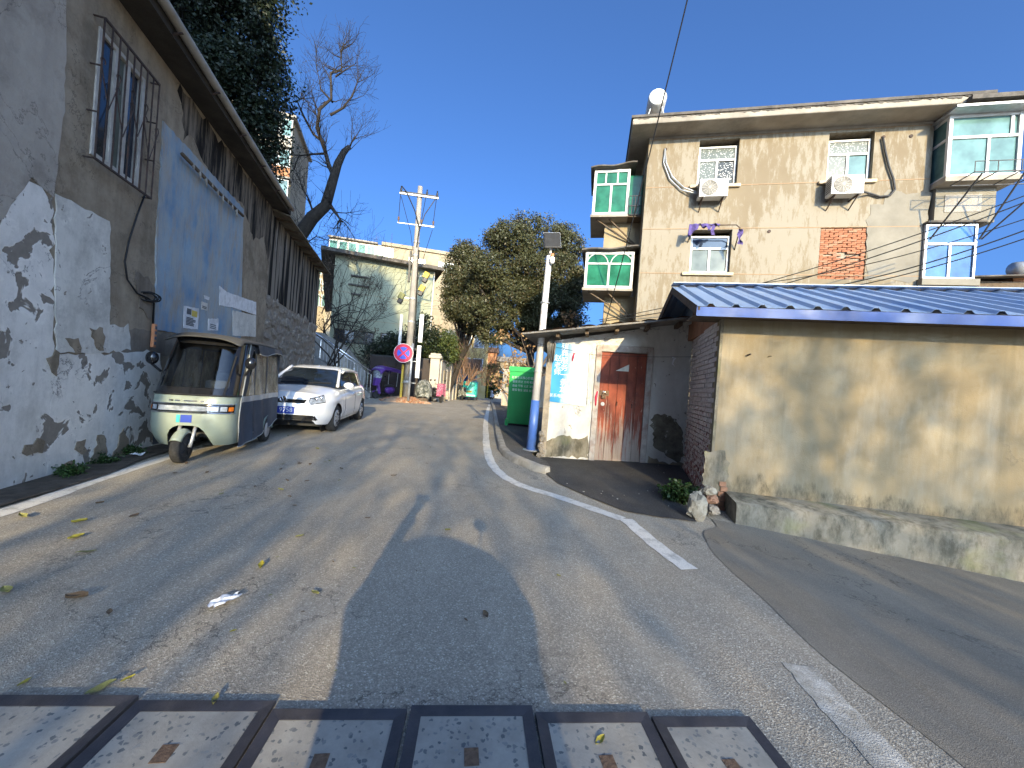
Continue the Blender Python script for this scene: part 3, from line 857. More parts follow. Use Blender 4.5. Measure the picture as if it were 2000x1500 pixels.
# ------------------------------------------------------------------ wall with openings, in a plane's local frame
def wall_mesh(x0, x1, z0, z1, thick, holes=()):
    X = sorted(set([x0, x1] + [h[0] for h in holes] + [h[1] for h in holes]))
    Z = sorted(set([z0, z1] + [h[2] for h in holes] + [h[3] for h in holes]))
    def solid(i, j):
        if i < 0 or j < 0 or i >= len(X) - 1 or j >= len(Z) - 1: return False
        cx, cz = (X[i] + X[i + 1]) / 2, (Z[j] + Z[j + 1]) / 2
        return not any(h[0] < cx < h[1] and h[2] < cz < h[3] for h in holes)
    m = MB()
    for i in range(len(X) - 1):
        for j in range(len(Z) - 1):
            if not solid(i, j): continue
            a, b, c, d = X[i], X[i + 1], Z[j], Z[j + 1]
            m.add([(a, 0, c), (b, 0, c), (b, 0, d), (a, 0, d)], [(0, 1, 2, 3)])
            m.add([(a, thick, c), (b, thick, c), (b, thick, d), (a, thick, d)], [(3, 2, 1, 0)])
            for (di, dj, q) in ((-1, 0, [(a, 0, c), (a, 0, d), (a, thick, d), (a, thick, c)]), (1, 0, [(b, 0, d), (b, 0, c), (b, thick, c), (b, thick, d)]),
                                (0, -1, [(b, 0, c), (a, 0, c), (a, thick, c), (b, thick, c)]), (0, 1, [(a, 0, d), (b, 0, d), (b, thick, d), (a, thick, d)])):
                if not solid(i + di, j + dj): m.add(q, [(0, 1, 2, 3)])
    return m
def rag(poly, step=0.08, amp=0.03, seed=0):
    """outline broken up into short uneven steps"""
    r_ = random.Random(seed)
    out = []
    for i in range(len(poly)):
        a, b = Vector(poly[i]), Vector(poly[(i + 1) % len(poly)])
        n = max(1, int((b - a).length / step))
        for k in range(n):
            p = a.lerp(b, k / n)
            d = (b - a).normalized()
            o_ = 0 if k == 0 else r_.gauss(0, amp)
            out.append((p.x - d.y * o_, p.y + d.x * o_))
    return out
def patch(name, poly, y, th, mat, parent, seed=0, amp=0.02, step=0.08):
    P = rag(poly, step, amp, seed) if amp else poly
    o = MB().prism(P, y, y + th).build(name, mat, parent)
    o.data.polygons.foreach_set('use_smooth', [False] * len(o.data.polygons))
    return o
def sliding_window(parent, x0, x1, z0, z1, y, frame, panes, split=None, fw=0.05, depth=0.07, name='window', transom=None, panes_top=None):
    """frame with two sliding leaves and an optional top light; the panes are sub-parts"""
    m = MB()
    m.bb(x0, x0 + fw, y, y + depth, z0, z1); m.bb(x1 - fw, x1, y, y + depth, z0, z1)
    m.bb(x0 + fw, x1 - fw, y + .001, y + depth, z0, z0 + fw); m.bb(x0 + fw, x1 - fw, y + .001, y + depth, z1 - fw, z1)
    zt = z1 - fw
    if transom:
        zt = z0 + (z1 - z0) * transom
        m.bb(x0 + fw, x1 - fw, y + .002, y + depth, zt - fw * .6, zt + fw * .6)
    xm = (x0 + x1) / 2
    for xx in (split or [xm]):
        m.bb(xx - fw * .55, xx + fw * .55, y + .003, y + depth, z0 + fw, zt - (fw * .6 if transom else 0))
    win = m.build(name, frame, parent, bevel=0.004)
    cuts = [x0 + fw] + list(split or [xm]) + [x1 - fw]
    for i in range(len(cuts) - 1):
        MB().bb(cuts[i] + .01, cuts[i + 1] - .01, y + depth * .45 + i * .012, y + depth * .45 + i * .012 + .006, z0 + fw - .01, zt + (0.01 if not transom else 0)).build('pane', panes[i % len(panes)], win)
    if transom:
        MB().bb(x0 + fw - .01, x1 - fw + .01, y + depth * .4, y + depth * .4 + .006, zt, z1 - fw + .01).build('pane', (panes_top or panes)[0], win)
    return win

# ------------------------------------------------------------------ left house: tall old rendered wall with eave and gutter
TOPZ = LW.hit(300, 92)[1]
ENDS = LW.hit(522, 560)[0]
house = pthing('old_house', 'tall old grey house wall with peeling white lime and a blue panel', 'house', LW)
wx0, wz0 = LW.hit(174, 300)
wx1, wz1 = LW.hit(283, 150)
wz0 = LW.hit(220, 333)[1]
wz1 = LW.hit(235, 100)[1]
holes = [(wx0, wx1, wz0, wz1)]
wall_mesh(-3.6, ENDS, -0.1, TOPZ, 0.24, holes).build('wall', M['render_grey'], house)
MB().bb(wx0 - 0.3, wx1 + 0.3, 0.9, 0.95, wz0 - 0.3, wz1 + 0.3).build('room_wall', M['render_brown'], house)
# end wall and roof slab with a broad dark soffit
MB().bb(ENDS - 0.24, ENDS, 0.241, 5.0, -0.1, TOPZ + 0.1).build('end_wall', M['render_brown'], house)
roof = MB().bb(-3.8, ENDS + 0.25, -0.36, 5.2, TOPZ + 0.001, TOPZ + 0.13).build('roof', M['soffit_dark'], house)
g0, g1 = LW.hit(228, -10, -0.42), LW.hit(519, 398, -0.42)
gz = TOPZ + 0.14
gut = MB().tube([(-3.7, -0.42, gz), (1.2, -0.42, gz + .01), (3.5, -0.42, gz), (6.0, -0.42, gz - .01), (ENDS + .15, -0.42, gz)], 0.06, 12).build('gutter_pipe', M['pipe'], house, smooth=True)
for s in np.arange(-3, ENDS, 1.1):
    MB().bar((s, -0.36, TOPZ + 0.02), (s, -0.47, TOPZ + 0.07), 0.03, 0.012).build('gutter_bracket', M['iron'], house)
# smooth render panel far left, lime patches, blue panel
def pts(L): return [LW.hit(*p) for p in L]
patch('smooth_render', [(-3.5, 1.2), (-3.5, TOPZ - .03)] + pts([(132, -200), (125, 200), (103, 385), (60, 345), (0, 430)]) + [(-1.5, 2.3)], -0.008, 0.009, M['render_smooth'], house, 1, 0.008)
patch('lime_patch', [(-3.5, -0.05), (-3.5, 2.2)] + pts([(0, 440), (20, 400), (52, 352), (80, 365), (96, 392), (104, 380), (104, 690), (103, 905)]) + [(LW.hit(103, 905)[0], -0.05)], -0.006, 0.0075, M['lime'], house, 2, 0.025)
patch('lime_patch', pts([(106, 378), (150, 400), (212, 432), (214, 600), (212, 690), (106, 690)]), -0.012, 0.0135, M['lime_dirty'], house, 3, 0.01)
patch('lime_patch', pts([(105.5, 692), (213, 692), (232, 686), (312, 690), (316, 780)]) + [(LW.hit(318, 780)[0], -0.02), (LW.hit(105.5, 692)[0], -0.02)], -0.007, 0.0085, M['lime'], house, 4, 0.02)
patch('lime_patch', pts([(205, 640), (250, 632), (255, 684), (212, 689)]), -0.005, 0.006, M['lime_dirty'], house, 14, 0.02)
# bare plaster showing at the foot where the wash has fallen off
for i, L in enumerate([[(175, 905), (188, 850), (205, 858), (212, 905)], [(215, 900), (240, 835), (262, 905)], [(110, 945), (125, 905), (140, 900), (160, 935)], [(40, 885), (70, 855), (85, 862), (80, 885), (50, 890)],
                       [(148, 862), (165, 858), (168, 880), (158, 888)], [(88, 700), (105, 682), (112, 700), (108, 735), (95, 715)], [(124, 660), (150, 660), (154, 690), (140, 680)], [(172, 640), (198, 640), (200, 685), (185, 680)]]):
    patch('bare_plaster', pts(L), -0.014 - 0.0004 * i, 0.0155, M['render_grey'], house, 20 + i, 0.02, 0.05)
patch('blue_panel', pts([(317, 236), (474, 408), (468, 662), (385, 655), (300, 645), (303, 480)]), -0.02, 0.022, M['blue_wash'], house, 5, 0.008)
patch('cement_patch', pts([(262, 530), (288, 540), (300, 560), (318, 602), (312, 640), (270, 600)]), -0.012, 0.013, M['render_brown'], house, 6, 0.02)
patch('cement_patch', pts([(225, 690), (232, 640), (300, 648), (400, 660), (390, 720), (312, 692)]), -0.004, 0.005, M['render_brown'], house, 7, 0.02)
t = NT('sooty_run_off')
n_ = t.noise(5, 8, 0.7, sc=(1.0, 1.0, 0.10))
k = t.mix(t.ramp(n_, [(0.45, 0), (0.60, 1)]), (0.014, 0.012, 0.010), (0.22, 0.18, 0.135))
t.base(k).rough(.95).spec(.2)
t.bump(t.noise(20, 6), .4, .01)
M['soot'] = t.m
sa, sb = LW.hit(345, 250)[0], ENDS - .02
patch('soot_stain', [(sa, TOPZ - .01), (sb, TOPZ - .01), (sb, TOPZ - 1.5), (sb - .5, TOPZ - .9), (sb - 1.2, TOPZ - 1.25), (sb - 2.0, TOPZ - .7), (sa + 1.2, TOPZ - .95), (sa + .5, TOPZ - .55), (sa + .2, TOPZ - .75)], -.004, .005, M['soot'], house, 33, .05, .12)
# window: two sliding leaves in an old cream frame, security grille standing off the wall
win = sliding_window(house, wx0, wx1, wz0, wz1, -0.015, M['cream_frame'], [M['glass_dark'], M['glass_grey'], M['glass_dark']], [wx0 + (wx1 - wx0) * .36, wx0 + (wx1 - wx0) * .62], 0.05, 0.07)
gr = MB()
gx0, gx1, gz0, gz1 = wx0 - 0.08, wx1 + 0.12, wz0 - 0.07, wz1 + 0.05
yg = -0.10
for z in (gz0, gz0 + (gz1 - gz0) * .33, gz0 + (gz1 - gz0) * .66, gz1):
    if z in (gz0, gz1): gr.bar((gx0, yg, z), (gx1, yg, z), .022, .022)
    gr.bar((gx0, yg, z), (gx0, 0.0, z), .014, .014); gr.bar((gx1, yg, z), (gx1, 0.0, z), .014, .014)
for x in np.linspace(gx0, gx1, 9):
    gr.bar((x, yg, gz0), (x, yg, gz1), .013, .013)
xsn = np.linspace(gx0, gx1, 5)
for i in range(4):
    xm = (xsn[i] + xsn[i + 1]) / 2
    zc = gz0 + (gz1 - gz0) * (.58 - .1 * (i % 2))
    for s in (-1, 1):
        e = [(xm, yg - .01, zc - .28), (xm + s * .10, yg - .01, zc), (xm + s * .16, yg - .01, zc + .18)]
        for k in range(7):
            a = math.pi * k / 5
            e.append((xm + s * (.16 - .035 + .035 * math.cos(a)), yg - .01, zc + .18 + .035 * math.sin(a)))
        gr.tube(e, .006, 5)
grille = gr.build('grille', M['iron'], house)
# cable looping down from the grille to an orange power strip
wallthings = []
def wl(u, v, off=-0.03):
    s, z = LW.hit(u, v)
    return LW.w(s, off, z)
cab = [(278, 378), (262, 420), (246, 470), (238, 510), (243, 545), (262, 572), (285, 582), (296, 592), (293, 640)]
o = MB().tube([wl(*p) for p in cab], 0.011, 6).build('hanging_cable', M['cable'], smooth=True)
tag(o, 'thin black cable looping down the wall from the barred window to the orange power strip', 'cable')
ps = thing('power_strip', 'small orange power strip hanging on the grey wall from a black cable', 'power strip', wl(292, 655, -0.05), LW.a)
MB().bb(-.035, .035, -.02, .02, -.17, .17).build('body', M['orange'], ps, bevel=.008)
for k in range(4):
    MB().bb(-.022, .022, -.024, -.019, -.13 + k * .075, -.085 + k * .075).build('socket', M['ink'], ps)
coil = MB()
for k in range(4):
    c0 = wl(278 + 4 * k, 578 + 2 * (k % 2), -0.05)
    coil.tube([c0 + Vector((0.09 * math.cos(a) * .4, 0.09 * math.cos(a), 0.06 * math.sin(a))) for a in np.linspace(0, 6.2, 12)], .01, 5)
tag(coil.build('cable_coil', M['cable'], smooth=True), 'tangled coil of black cable on the broken plaster', 'cable')
# long pole with rags under the eave on the blue panel
pp = thing('hanging_pole', 'brown wooden pole with rag strips hung slantwise across the blue panel', 'pole', wl(403, 360, -0.08), 0)
a_, b_ = wl(342, 298, -0.09) - pp.location, wl(465, 420, -0.09) - pp.location
MB().tube([a_, a_.lerp(b_, .5) + Vector((0, 0, -.02)), b_], .028, 8).build('shaft', M['timber'], pp, smooth=True)
rg = MB()
for k in range(9):
    q = a_.lerp(b_, .12 + .09 * k)
    MB().tube([q, q + Vector((.02, .02, -.04 - .03 * (k % 3))), q + Vector((.01, .04, -.08 - .04 * (k % 3)))], [.034, .014, .005], 6).build('rag', M['pipe'], pp, smooth=True)
# posters
def poster(name, label, L, mat, lines=0, block=None, seed=0):
    P = [LW.hit(*p) for p in L]
    cx = sum(p[0] for p in P) / len(P); cz = sum(p[1] for p in P) / len(P)
    pt = thing(name, label, 'poster', LW.w(cx, -0.021, cz), LW.a)
    Q = [(p[0] - cx, p[1] - cz) for p in P]
    o = MB().prism(rag(Q, .05, .004, seed), -.006, .0).build('sheet', mat, pt)
    xs_ = [q[0] for q in Q]; zs_ = [q[1] for q in Q]
    w_ = (max(xs_) - min(xs_)) * .72; h_ = (max(zs_) - min(zs_))
    if block:
        MB().bb(0, w_ * .5, -.0085, -.0055, h_ * .08, h_ * .34).build('print_block', block, pt)
        MB().bb(-w_ * .45, -.06 * w_, -.0085, -.0055, h_ * .12, h_ * .36).build('print_block', M['ink'], pt)
    r_ = random.Random(seed)
    for k in range(lines):
        z_ = h_ * (.0 - .36 * k / max(1, lines))
        MB().bb(-w_ * .46, w_ * r_.uniform(.1, .46), -.0085, -.0055, z_ - .018, z_).build('print_line', M['ink'], pt)
    return pt
poster('poster', 'square paper notice with a yellow block pasted on the blue panel', [(356, 597), (385, 602), (383, 643), (355, 640)], M['paper_white'], 6, M['ink_yellow'], 1)
poster('poster', 'small yellowish slip pasted beside the square notice on the blue panel', [(390, 589), (402, 592), (402, 606), (390, 604)], M['paper'], 2, None, 2)
poster('poster', 'torn scrap of white paper above the yellowish slip', [(395, 576), (406, 580), (405, 586), (397, 583)], M['paper_white'], 0, None, 3)
poster('poster', 'ragged strip of white paper across the far end of the blue panel', [(426, 558), (440, 570), (498, 590), (498, 615), (452, 600), (426, 596)], M['paper_white'], 0, None, 4)
poster('poster', 'white sheet of paper low on the blue panel above the tricycle', [(404, 622), (424, 622), (423, 645), (403, 645)], M['paper_white'], 3, None, 5)
poster('poster', 'cluster of torn notices at the right end of the posted wall', [(452, 606), (498, 616), (497, 658), (452, 655)], M['lime_dirty'], 0, None, 6)

# ------------------------------------------------------------------ lower annexe farther along: blackened wall over a rubble-stone base, tin roof
FE = LW.hit(624, 560)[0]
annexe = thing('stone_annexe', 'low rain-blackened annexe on a rough stone base under a rusty tin roof', 'house', LW.w(ENDS, 0, 0), LW.a)
AL = FE - ENDS
tz0 = LW.hit(535, 440)[1]; tz1 = tz0
tz = LW.hit(540, 425)[1]
tz_far = LW.hit(622, 528)[1]
sz = LW.hit(560, 600)[1]
m = MB()
m.add([(0, .02, sz), (AL, .02, sz), (AL, .02, tz_far), (0, .02, tz), (0, .26, sz), (AL, .26, sz), (AL, .26, tz_far), (0, .26, tz)],
      [(0, 1, 2, 3), (7, 6, 5, 4), (0, 3, 7, 4), (1, 5, 6, 2), (3, 2, 6, 7), (0, 4, 5, 1)])
m.build('upper_wall', M['blackened'], annexe)
MB().bb(.001, AL, .03, .3, -.1, sz - .001).build('core_wall', M['mortar'], annexe)
MB().bb(AL - .25, AL - .001, .301, 5, -.1, tz_far - .02).build('end_wall', M['render_brown'], annexe)
r_ = random.Random(5)
def stone_mesh(seed):
    q = random.Random(seed)
    m = MB()
    k = 8
    ring = [(.5 * math.cos(2 * math.pi * i / k) * q.uniform(.85, 1.15), .5 * math.sin(2 * math.pi * i / k) * q.uniform(.85, 1.15)) for i in range(k)]
    m.v = [(x, .5, z) for x, z in ring] + [(x * .93, -.2 + q.uniform(-.12, .12), z * .93) for x, z in ring] + [(x * .5, -.45 + q.uniform(-.15, .15), z * .5) for x, z in ring]
    for L in (0, 1):
        for i in range(k):
            a, b = L * k + i, L * k + (i + 1) % k
            m.f.append((a, b, b + k, a + k))
    m.f.append(tuple(range(2 * k, 3 * k)))
    me = m.mesh('stone')
    me.materials.append(M['stone'])
    return me
smesh = [stone_mesh(i) for i in range(6)]
z = 0.05
row = 0
while z < sz - 0.1:
    hgt = r_.uniform(.24, .36)
    x = r_.uniform(-.1, .1)
    while x < AL - .1:
        wd = r_.uniform(.3, .62)
        if x + wd > AL: wd = AL - x
        if wd > .15 and x > -.02:
            inst(r_.choice(smesh), 'stone', None, annexe, (x + wd / 2, .045 + r_.uniform(-.02, .02), z + hgt / 2 + r_.uniform(-.09, .09)), (0, r_.uniform(-.7, .7), 0), (wd * r_.uniform(.8, 1.15), .13, hgt * r_.uniform(.85, 1.3)))
        x += wd
    z += hgt
    row += 1
# tin roof sheets on the annexe, sagging, with a dark edge
nS = 6
for k in range(nS):
    xa, xb = AL * k / nS - .02, AL * (k + 1) / nS + .05
    za, zb = tz + (tz_far - tz) * (k / nS) + .03, tz + (tz_far - tz) * ((k + 1) / nS) + .03
    j = .012 * (k % 2)
    MB().add([(xa, -.42, za + j - .06), (xb, -.42, zb + j - .06), (xb, 3, zb + .9 + j), (xa, 3, za + .9 + j),
              (xa, -.42, za + j - .03), (xb, -.42, zb + j - .03), (xb, 3, zb + .93 + j), (xa, 3, za + .93 + j)],
             [(0, 3, 2, 1), (4, 5, 6, 7), (0, 1, 5, 4), (1, 2, 6, 5), (2, 3, 7, 6), (3, 0, 4, 7)]).build('roof_sheet', M['tin'], annexe)
for k in range(8):
    xx = AL * (k + .5) / 8
    zz = tz + (tz_far - tz) * ((k + .5) / 8)
    MB().bar((xx, -.36, zz - .06), (xx, .5, zz + .06), .05, .06).build('rafter', M['timber'], annexe)

# rooftop room standing on the old house, with pale posts (top left)
c = LW.w(2.6, 2.4, 0)
top = thing('rooftop_room', 'pale rooftop room with timber posts above the gutter of the old house', 'house', (c.x, c.y, TOPZ + .13), LW.a)
MB().bb(-2.0, 2.3, 0.0, 2.2, 0, 7.0).build('wall', M['glass_far'], top)
for k, x in enumerate((-1.9, -.9, .2, 1.2, 2.2)):
    MB().bb(x - .12, x + .12, -.09, -.002, 0, 7.0).build('post', M['pale_wall'] if k % 2 else M['pipe'], top)
MB().bb(-2.2, 2.5, -.25, 2.4, 7.0, 7.15).build('roof', M['eave_dark'], top)
# small dormer window at the end of the house roof
c = LW.w(ENDS - .35, .5, 0)
dm = thing('roof_hatch', 'small glazed roof hatch at the far end of the gutter', 'window', (c.x, c.y, TOPZ + .13), LW.a)
MB().bb(-.45, .45, 0, .7, 0, .75).build('box', M['galv'], dm)
MB().bb(-.36, .36, -.03, -.002, .1, .66).build('pane', M['glass_blue'], dm)
# ------------------------------------------------------------------ white shed with the red door
def gz_at(pl, x, y=0.0):
    p = pl.w(x, y, 0)
    return p
shed = pthing('door_shed', 'small whitewashed lean-to shed with a red door and a sagging board roof', 'shed', DS)
d0, dz1 = DS.hit(1166, 676); d1 = DS.hit(1277, 680)[0]
dzb = 0.06
dzt = DS.hit(1220, 676)[1]
SW = DS.hit(1346, 760)[0]
zl = DS.hit(1080, 664)[1] - .02
zr = DS.hit(1345, 628)[1]
# wall in three pieces round the doorway, top following the roof slope
def slope_z(x): return zl + (zr - zl) * x / SW
def sloped(x0, x1, z0, th=.2, z1=None):
    ta, tb = (slope_z(x0), slope_z(x1)) if z1 is None else (z1, z1)
    return MB().add([(x0, 0, z0), (x1, 0, z0), (x1, 0, tb), (x0, 0, ta), (x0, th, z0), (x1, th, z0), (x1, th, tb), (x0, th, ta)],
                    [(0, 1, 2, 3), (7, 6, 5, 4), (0, 3, 7, 4), (1, 5, 6, 2), (3, 2, 6, 7), (0, 4, 5, 1)])
m = sloped(0, d0, -.05); m2 = sloped(d1, SW, -.05); m3 = sloped(d0, d1, dzt)
m.add(m2.v, m2.f); m.add(m3.v, m3.f)
m.build('front_wall', M['shed_white'], shed)
MB().bb(.001, .2, .201, 4.0, -.05, zl - .05).build('side_wall', M['render_brown'], shed)
MB().bb(-.06, .05, -.035, -.002, -.05, zl - .02).build('corner_post', M['mortar'], shed)
# rough broken foot of the corner
for k in range(5):
    inst(smesh[k], 'stone', None, shed, (-.05 + .02 * (k % 2), -.05, .04 + .10 * k), (0, k, 0), (.15, .12, .12))
# mould and bare cement patches
def dpt(L): return [DS.hit(*p) for p in L]
t = NT('damp_mould')
k = t.mix(t.ramp(t.noise(4, 8, 0.75), [(0.35, 0), (0.65, 1)]), (0.09, 0.08, 0.055), (0.24, 0.22, 0.17))
k = t.mix(t.ramp(t.noise(7, 7, 0.8, loc=(3, 1, 1)), [(0.58, 0), (0.63, 1)]), k, (0.5, 0.5, 0.48))
t.base(k).rough(.95).spec(.2)
t.bump(t.noise(20, 6), .5, .01)
M['mould'] = t.m
patch('damp_patch', dpt([(1270, 820), (1285, 808), (1310, 812), (1330, 835), (1338, 890), (1325, 905), (1300, 890), (1275, 870)]), -.006, .007, M['mould'], shed, 3, .02, .05)
patch('damp_patch', dpt([(1067, 862), (1095, 850), (1130, 858), (1148, 850), (1150, 894), (1064, 892)]), -.006, .007, M['ledge'], shed, 4, .02, .05)
patch('bare_foot', dpt([(1266, 890), (1300, 903), (1335, 905), (1335, 918), (1264, 912)]), -.01, .011, M['render_grey'], shed, 5, .015, .05)
# number tile and hook
MB().bb(DS.hit(1293, 680)[0], DS.hit(1314, 680)[0], -.012, -.001, DS.hit(1300, 692)[1], DS.hit(1300, 677)[1]).build('number_tile', M['shed_white'], shed)
# door frame + plank door
fr = MB()
fr.bb(d0, d0 + .10, -.03, .12, dzb - .1, dzt); fr.bb(d1 - .10, d1, -.03, .12, dzb - .1, dzt); fr.bb(d0 + .1, d1 - .1, -.028, .12, dzt - .12, dzt)
frame = fr.build('door_frame', M['door_frame'], shed, bevel=.006)
door = thing('tmp', None, None); bpy.data.objects.remove(door)
lx0, lx1 = d0 + .10, d1 - .10
leaf = MB().bb(lx0 + .003, lx1 - .003, .035, .06, dzb - .03, dzt - .123).build('door', M['timber'], shed)
npl = 5
for k in range(npl):
    xa = lx0 + (lx1 - lx0) * k / npl + .003; xb = lx0 + (lx1 - lx0) * (k + 1) / npl - .002
    MB().bb(xa, xb, .014 + .003 * (k % 2), .036, dzb - .02, dzt - .125 - .006 * (k % 3)).build('plank', M['red_door'], leaf, bevel=.003)
hz = DS.hit(1180, 768)[1]
MB().bb(lx0 - .04, lx0 + .18, -.002, .012, hz - .05, hz + .05).build('hasp', M['rust'], leaf, bevel=.004)
MB().lathe([(.0, -.005), (.035, -.005), (.035, .012), (0, .012)], (lx0 + .08, 0, hz - .20), 14, 'y').build('lock_cylinder', M['galv'], leaf)
for px in ((1205, 785), (1234, 790)):
    hx, hzz = DS.hit(*px)
    MB().tube([(hx, .012, hzz), (hx, -.03, hzz - .02), (hx, -.03, hzz - .07)], .008, 6).build('hook', M['iron'], leaf)
lock = thing('padlock', 'old brass padlock hanging from the hasp of the red door', 'padlock', DS.w(lx0 + .09, -.02, hz - .06), DS.a)
MB().bb(-.04, .04, -.015, .015, -.04, .04).build('body', M['rust'], lock, bevel=.008)
MB().tube([(-.025, 0, .04), (-.025, 0, .075), (0, 0, .095), (.025, 0, .075), (.025, 0, .04)], .007, 6).build('shackle', M['steel'], lock, smooth=True)
rb = MB().tube([DS.w(lx0 - .03, -.03, hz + .03), DS.w(lx0 - .05, -.035, hz - .08), DS.w(lx0 - .045, -.03, hz - .24)], [.012, .02, .012], 6).build('red_ribbon', M['sign_red'], smooth=True)
tag(rb, 'short red ribbon tied to the hasp of the red door', 'ribbon')
tri = [DS.hit(*p) for p in [(1203, 724), (1229, 712), (1228, 726)]]
o = MB().prism(tri, .004, .012).build('paper_scrap', M['paper'], shed); o.parent = None
o.location = (DS.o[0], DS.o[1], 0); o.rotation_euler = (0, 0, DS.a)
tag(o, 'torn triangle of cream paper stuck on the red door', 'paper')
# bleached banner
def banner():
    P = [DS.hit(*p) for p in [(1081, 668), (1117, 672), (1154, 676), (1144, 794), (1074, 784)]]
    cx, cz = DS.hit(1112, 730)
    b = thing('wall_banner', 'sun-bleached blue banner with white characters beside the red door', 'banner', DS.w(cx, -.012, cz), DS.a)
    MB().prism([(p[0] - cx, p[1] - cz) for p in P], -.004, .004).build('sheet', M['poster'], b)
    rot = (R(90), 0, 0)
    def put(ch, u, v, size, mat, sx=1.0):
        x, z_ = DS.hit(u, v)
        text_obj(ch, size, mat, b, (x - cx, -.0065, z_ - cz), rot, 'character', sx=sx)
    for ch, v in zip('赵老师', (700, 714, 727)): put(ch, 1090 - (v - 700) * .05, v, .135, M['letter_white'])
    for ch, v in zip('殡葬服务一条龙', (678, 691, 705, 719, 733, 747, 761)): put(ch, 1104 - (v - 678) * .05, v, .14, M['letter_white'])
    put('24', 1124, 684, .13, M['letter_white'])
    for ch, v in zip('小时服务', (705, 722, 740, 757)): put(ch, 1121, v, .13, M['letter_dim'])
    put('联系电话', 1088, 773, .075, M['letter_white'])
    put('15856', 1111, 774, .09, M['letter_white'])
    put('15395', 1111, 783, .09, M['letter_white'])
banner()
o = MB().tube([DS.w(DS.hit(1122, 690)[0], -.03, DS.hit(1122, 690)[1]), DS.w(DS.hit(1120, 697)[0], -.04, DS.hit(1120, 697)[1]), DS.w(DS.hit(1118, 704)[0], -.03, DS.hit(1118, 706)[1])], [.012, .018, .008], 6).build('red_string', M['sign_red'], smooth=True)
tag(o, 'scrap of red string hanging over the faded banner', 'string')
# roof: old boards along the edge, tiles above, timber rafters
rl, rr = DS.hit(1022, 654, -.5), DS.hit(1318, 626, -.5)
def roof_z(x): return rl[1] + (rr[1] - rl[1]) * (x - rl[0]) / (rr[0] - rl[0])
m = MB()
xa, xb = rl[0], SW + .05
m.add([(xa, -.5, roof_z(xa)), (xb, -.5, roof_z(xb)), (xb, 4.2, roof_z(xb)), (xa, 4.2, roof_z(xa)), (xa, -.5, roof_z(xa) + .03), (xb, -.5, roof_z(xb) + .03), (xb, 4.2, roof_z(xb) + .03), (xa, 4.2, roof_z(xa) + .03)],
      [(0, 3, 2, 1), (4, 5, 6, 7), (0, 1, 5, 4), (1, 2, 6, 5), (2, 3, 7, 6), (3, 0, 4, 7)])
rf = m.build('roof', M['old_wood'], shed)
for (u0, u1) in ((1021, 1125), (1126, 1312), (1306, 1362)):
    a_, b_ = DS.hit(u0, 652, -.53)[0], DS.hit(u1, 625, -.53)[0]
    b_ = min(b_, SW + .25)
    MB().bar((a_, -.53, roof_z(a_) + .015), (b_, -.53, roof_z(b_) + .012), .09, .028).build('edge_board', M['old_wood'], rf)
tile = MB().grid(lambda u, v: (-.13 + .26 * u, -.15 + .3 * v, .025 * math.sin(math.pi * u)), 6, 2).add([], []).mesh('tile', smooth=True)
tile.materials.append(M['roof_tile'])
sl_a = math.atan2(rr[1] - rl[1], rr[0] - rl[0])
for i in range(12):
    x = xa + .12 + i * .255
    if x > SW - .05: break
    for j in range(3):
        inst(tile, 'roof_tile', None, rf, (x + random.uniform(-.02, .02), -.3 + j * .25, roof_z(x) + .045 + .012 * j + random.uniform(0, .015)), (random.uniform(-.05, .05), -sl_a + random.uniform(-.06, .06), random.uniform(-.06, .06)))
for x in np.linspace(.15, SW - .3, 5):
    MB().bar((x, -.42, roof_z(x) - .045), (x, .3, roof_z(x) - .045), .06, .07).build('rafter', M['timber'], shed)
pv_ = thing('pipe_stub', 'white plastic pipe elbow under the shed eave beside the brick side wall', 'pipe', DS.w(DS.hit(1338, 630)[0], -.12, DS.hit(1338, 630)[1]), DS.a)
MB().tube([(-.10, 0, .03), (-.05, -.05, -.02), (.03, -.06, -.02), (.1, .03, .03)], .05, 10).build('elbow', M['white_frame'], pv_, smooth=True)
MB().lathe([(.05, -.03), (.062, -.03), (.062, .03), (.05, .03)], (.1, .03, .03), 12, 'x').build('collar', M['white_frame'], pv_)
pv2 = thing('eave_lamp', 'small white lamp holder under the shed eave above the red door', 'lamp', DS.w(DS.hit(1254, 641)[0], -.1, DS.hit(1254, 641)[1]), DS.a)
MB().lathe([(.02, .07), (.03, .04), (.05, 0), (.045, -.03), (0, -.04)], n=14).build('shade', M['white_frame'], pv2, smooth=True)
MB().lathe([(.012, .12), (.012, .07)], n=8).build('stem', M['iron'], pv2)
# dried bundle hanging on the corner post
bd = MB()
c0 = DS.w(.02, -.1, DS.hit(1072, 660)[1])
for k in range(40):
    a = random.uniform(0, 6.28); r0 = random.uniform(.02, .09)
    bd.tube([c0 + Vector((0, 0, random.uniform(-.02, .03))), c0 + Vector((r0 * math.cos(a), r0 * .5 * math.sin(a), -.12)), c0 + Vector((r0 * .8 * math.cos(a), r0 * .4 * math.sin(a), -random.uniform(.25, .48)))], [.008, .012, .005], 5)
tag(bd.build('dried_bundle', M['old_wood'], smooth=True), 'dried straw-grey bundle hung on the shed corner behind the lamp post', 'bundle')
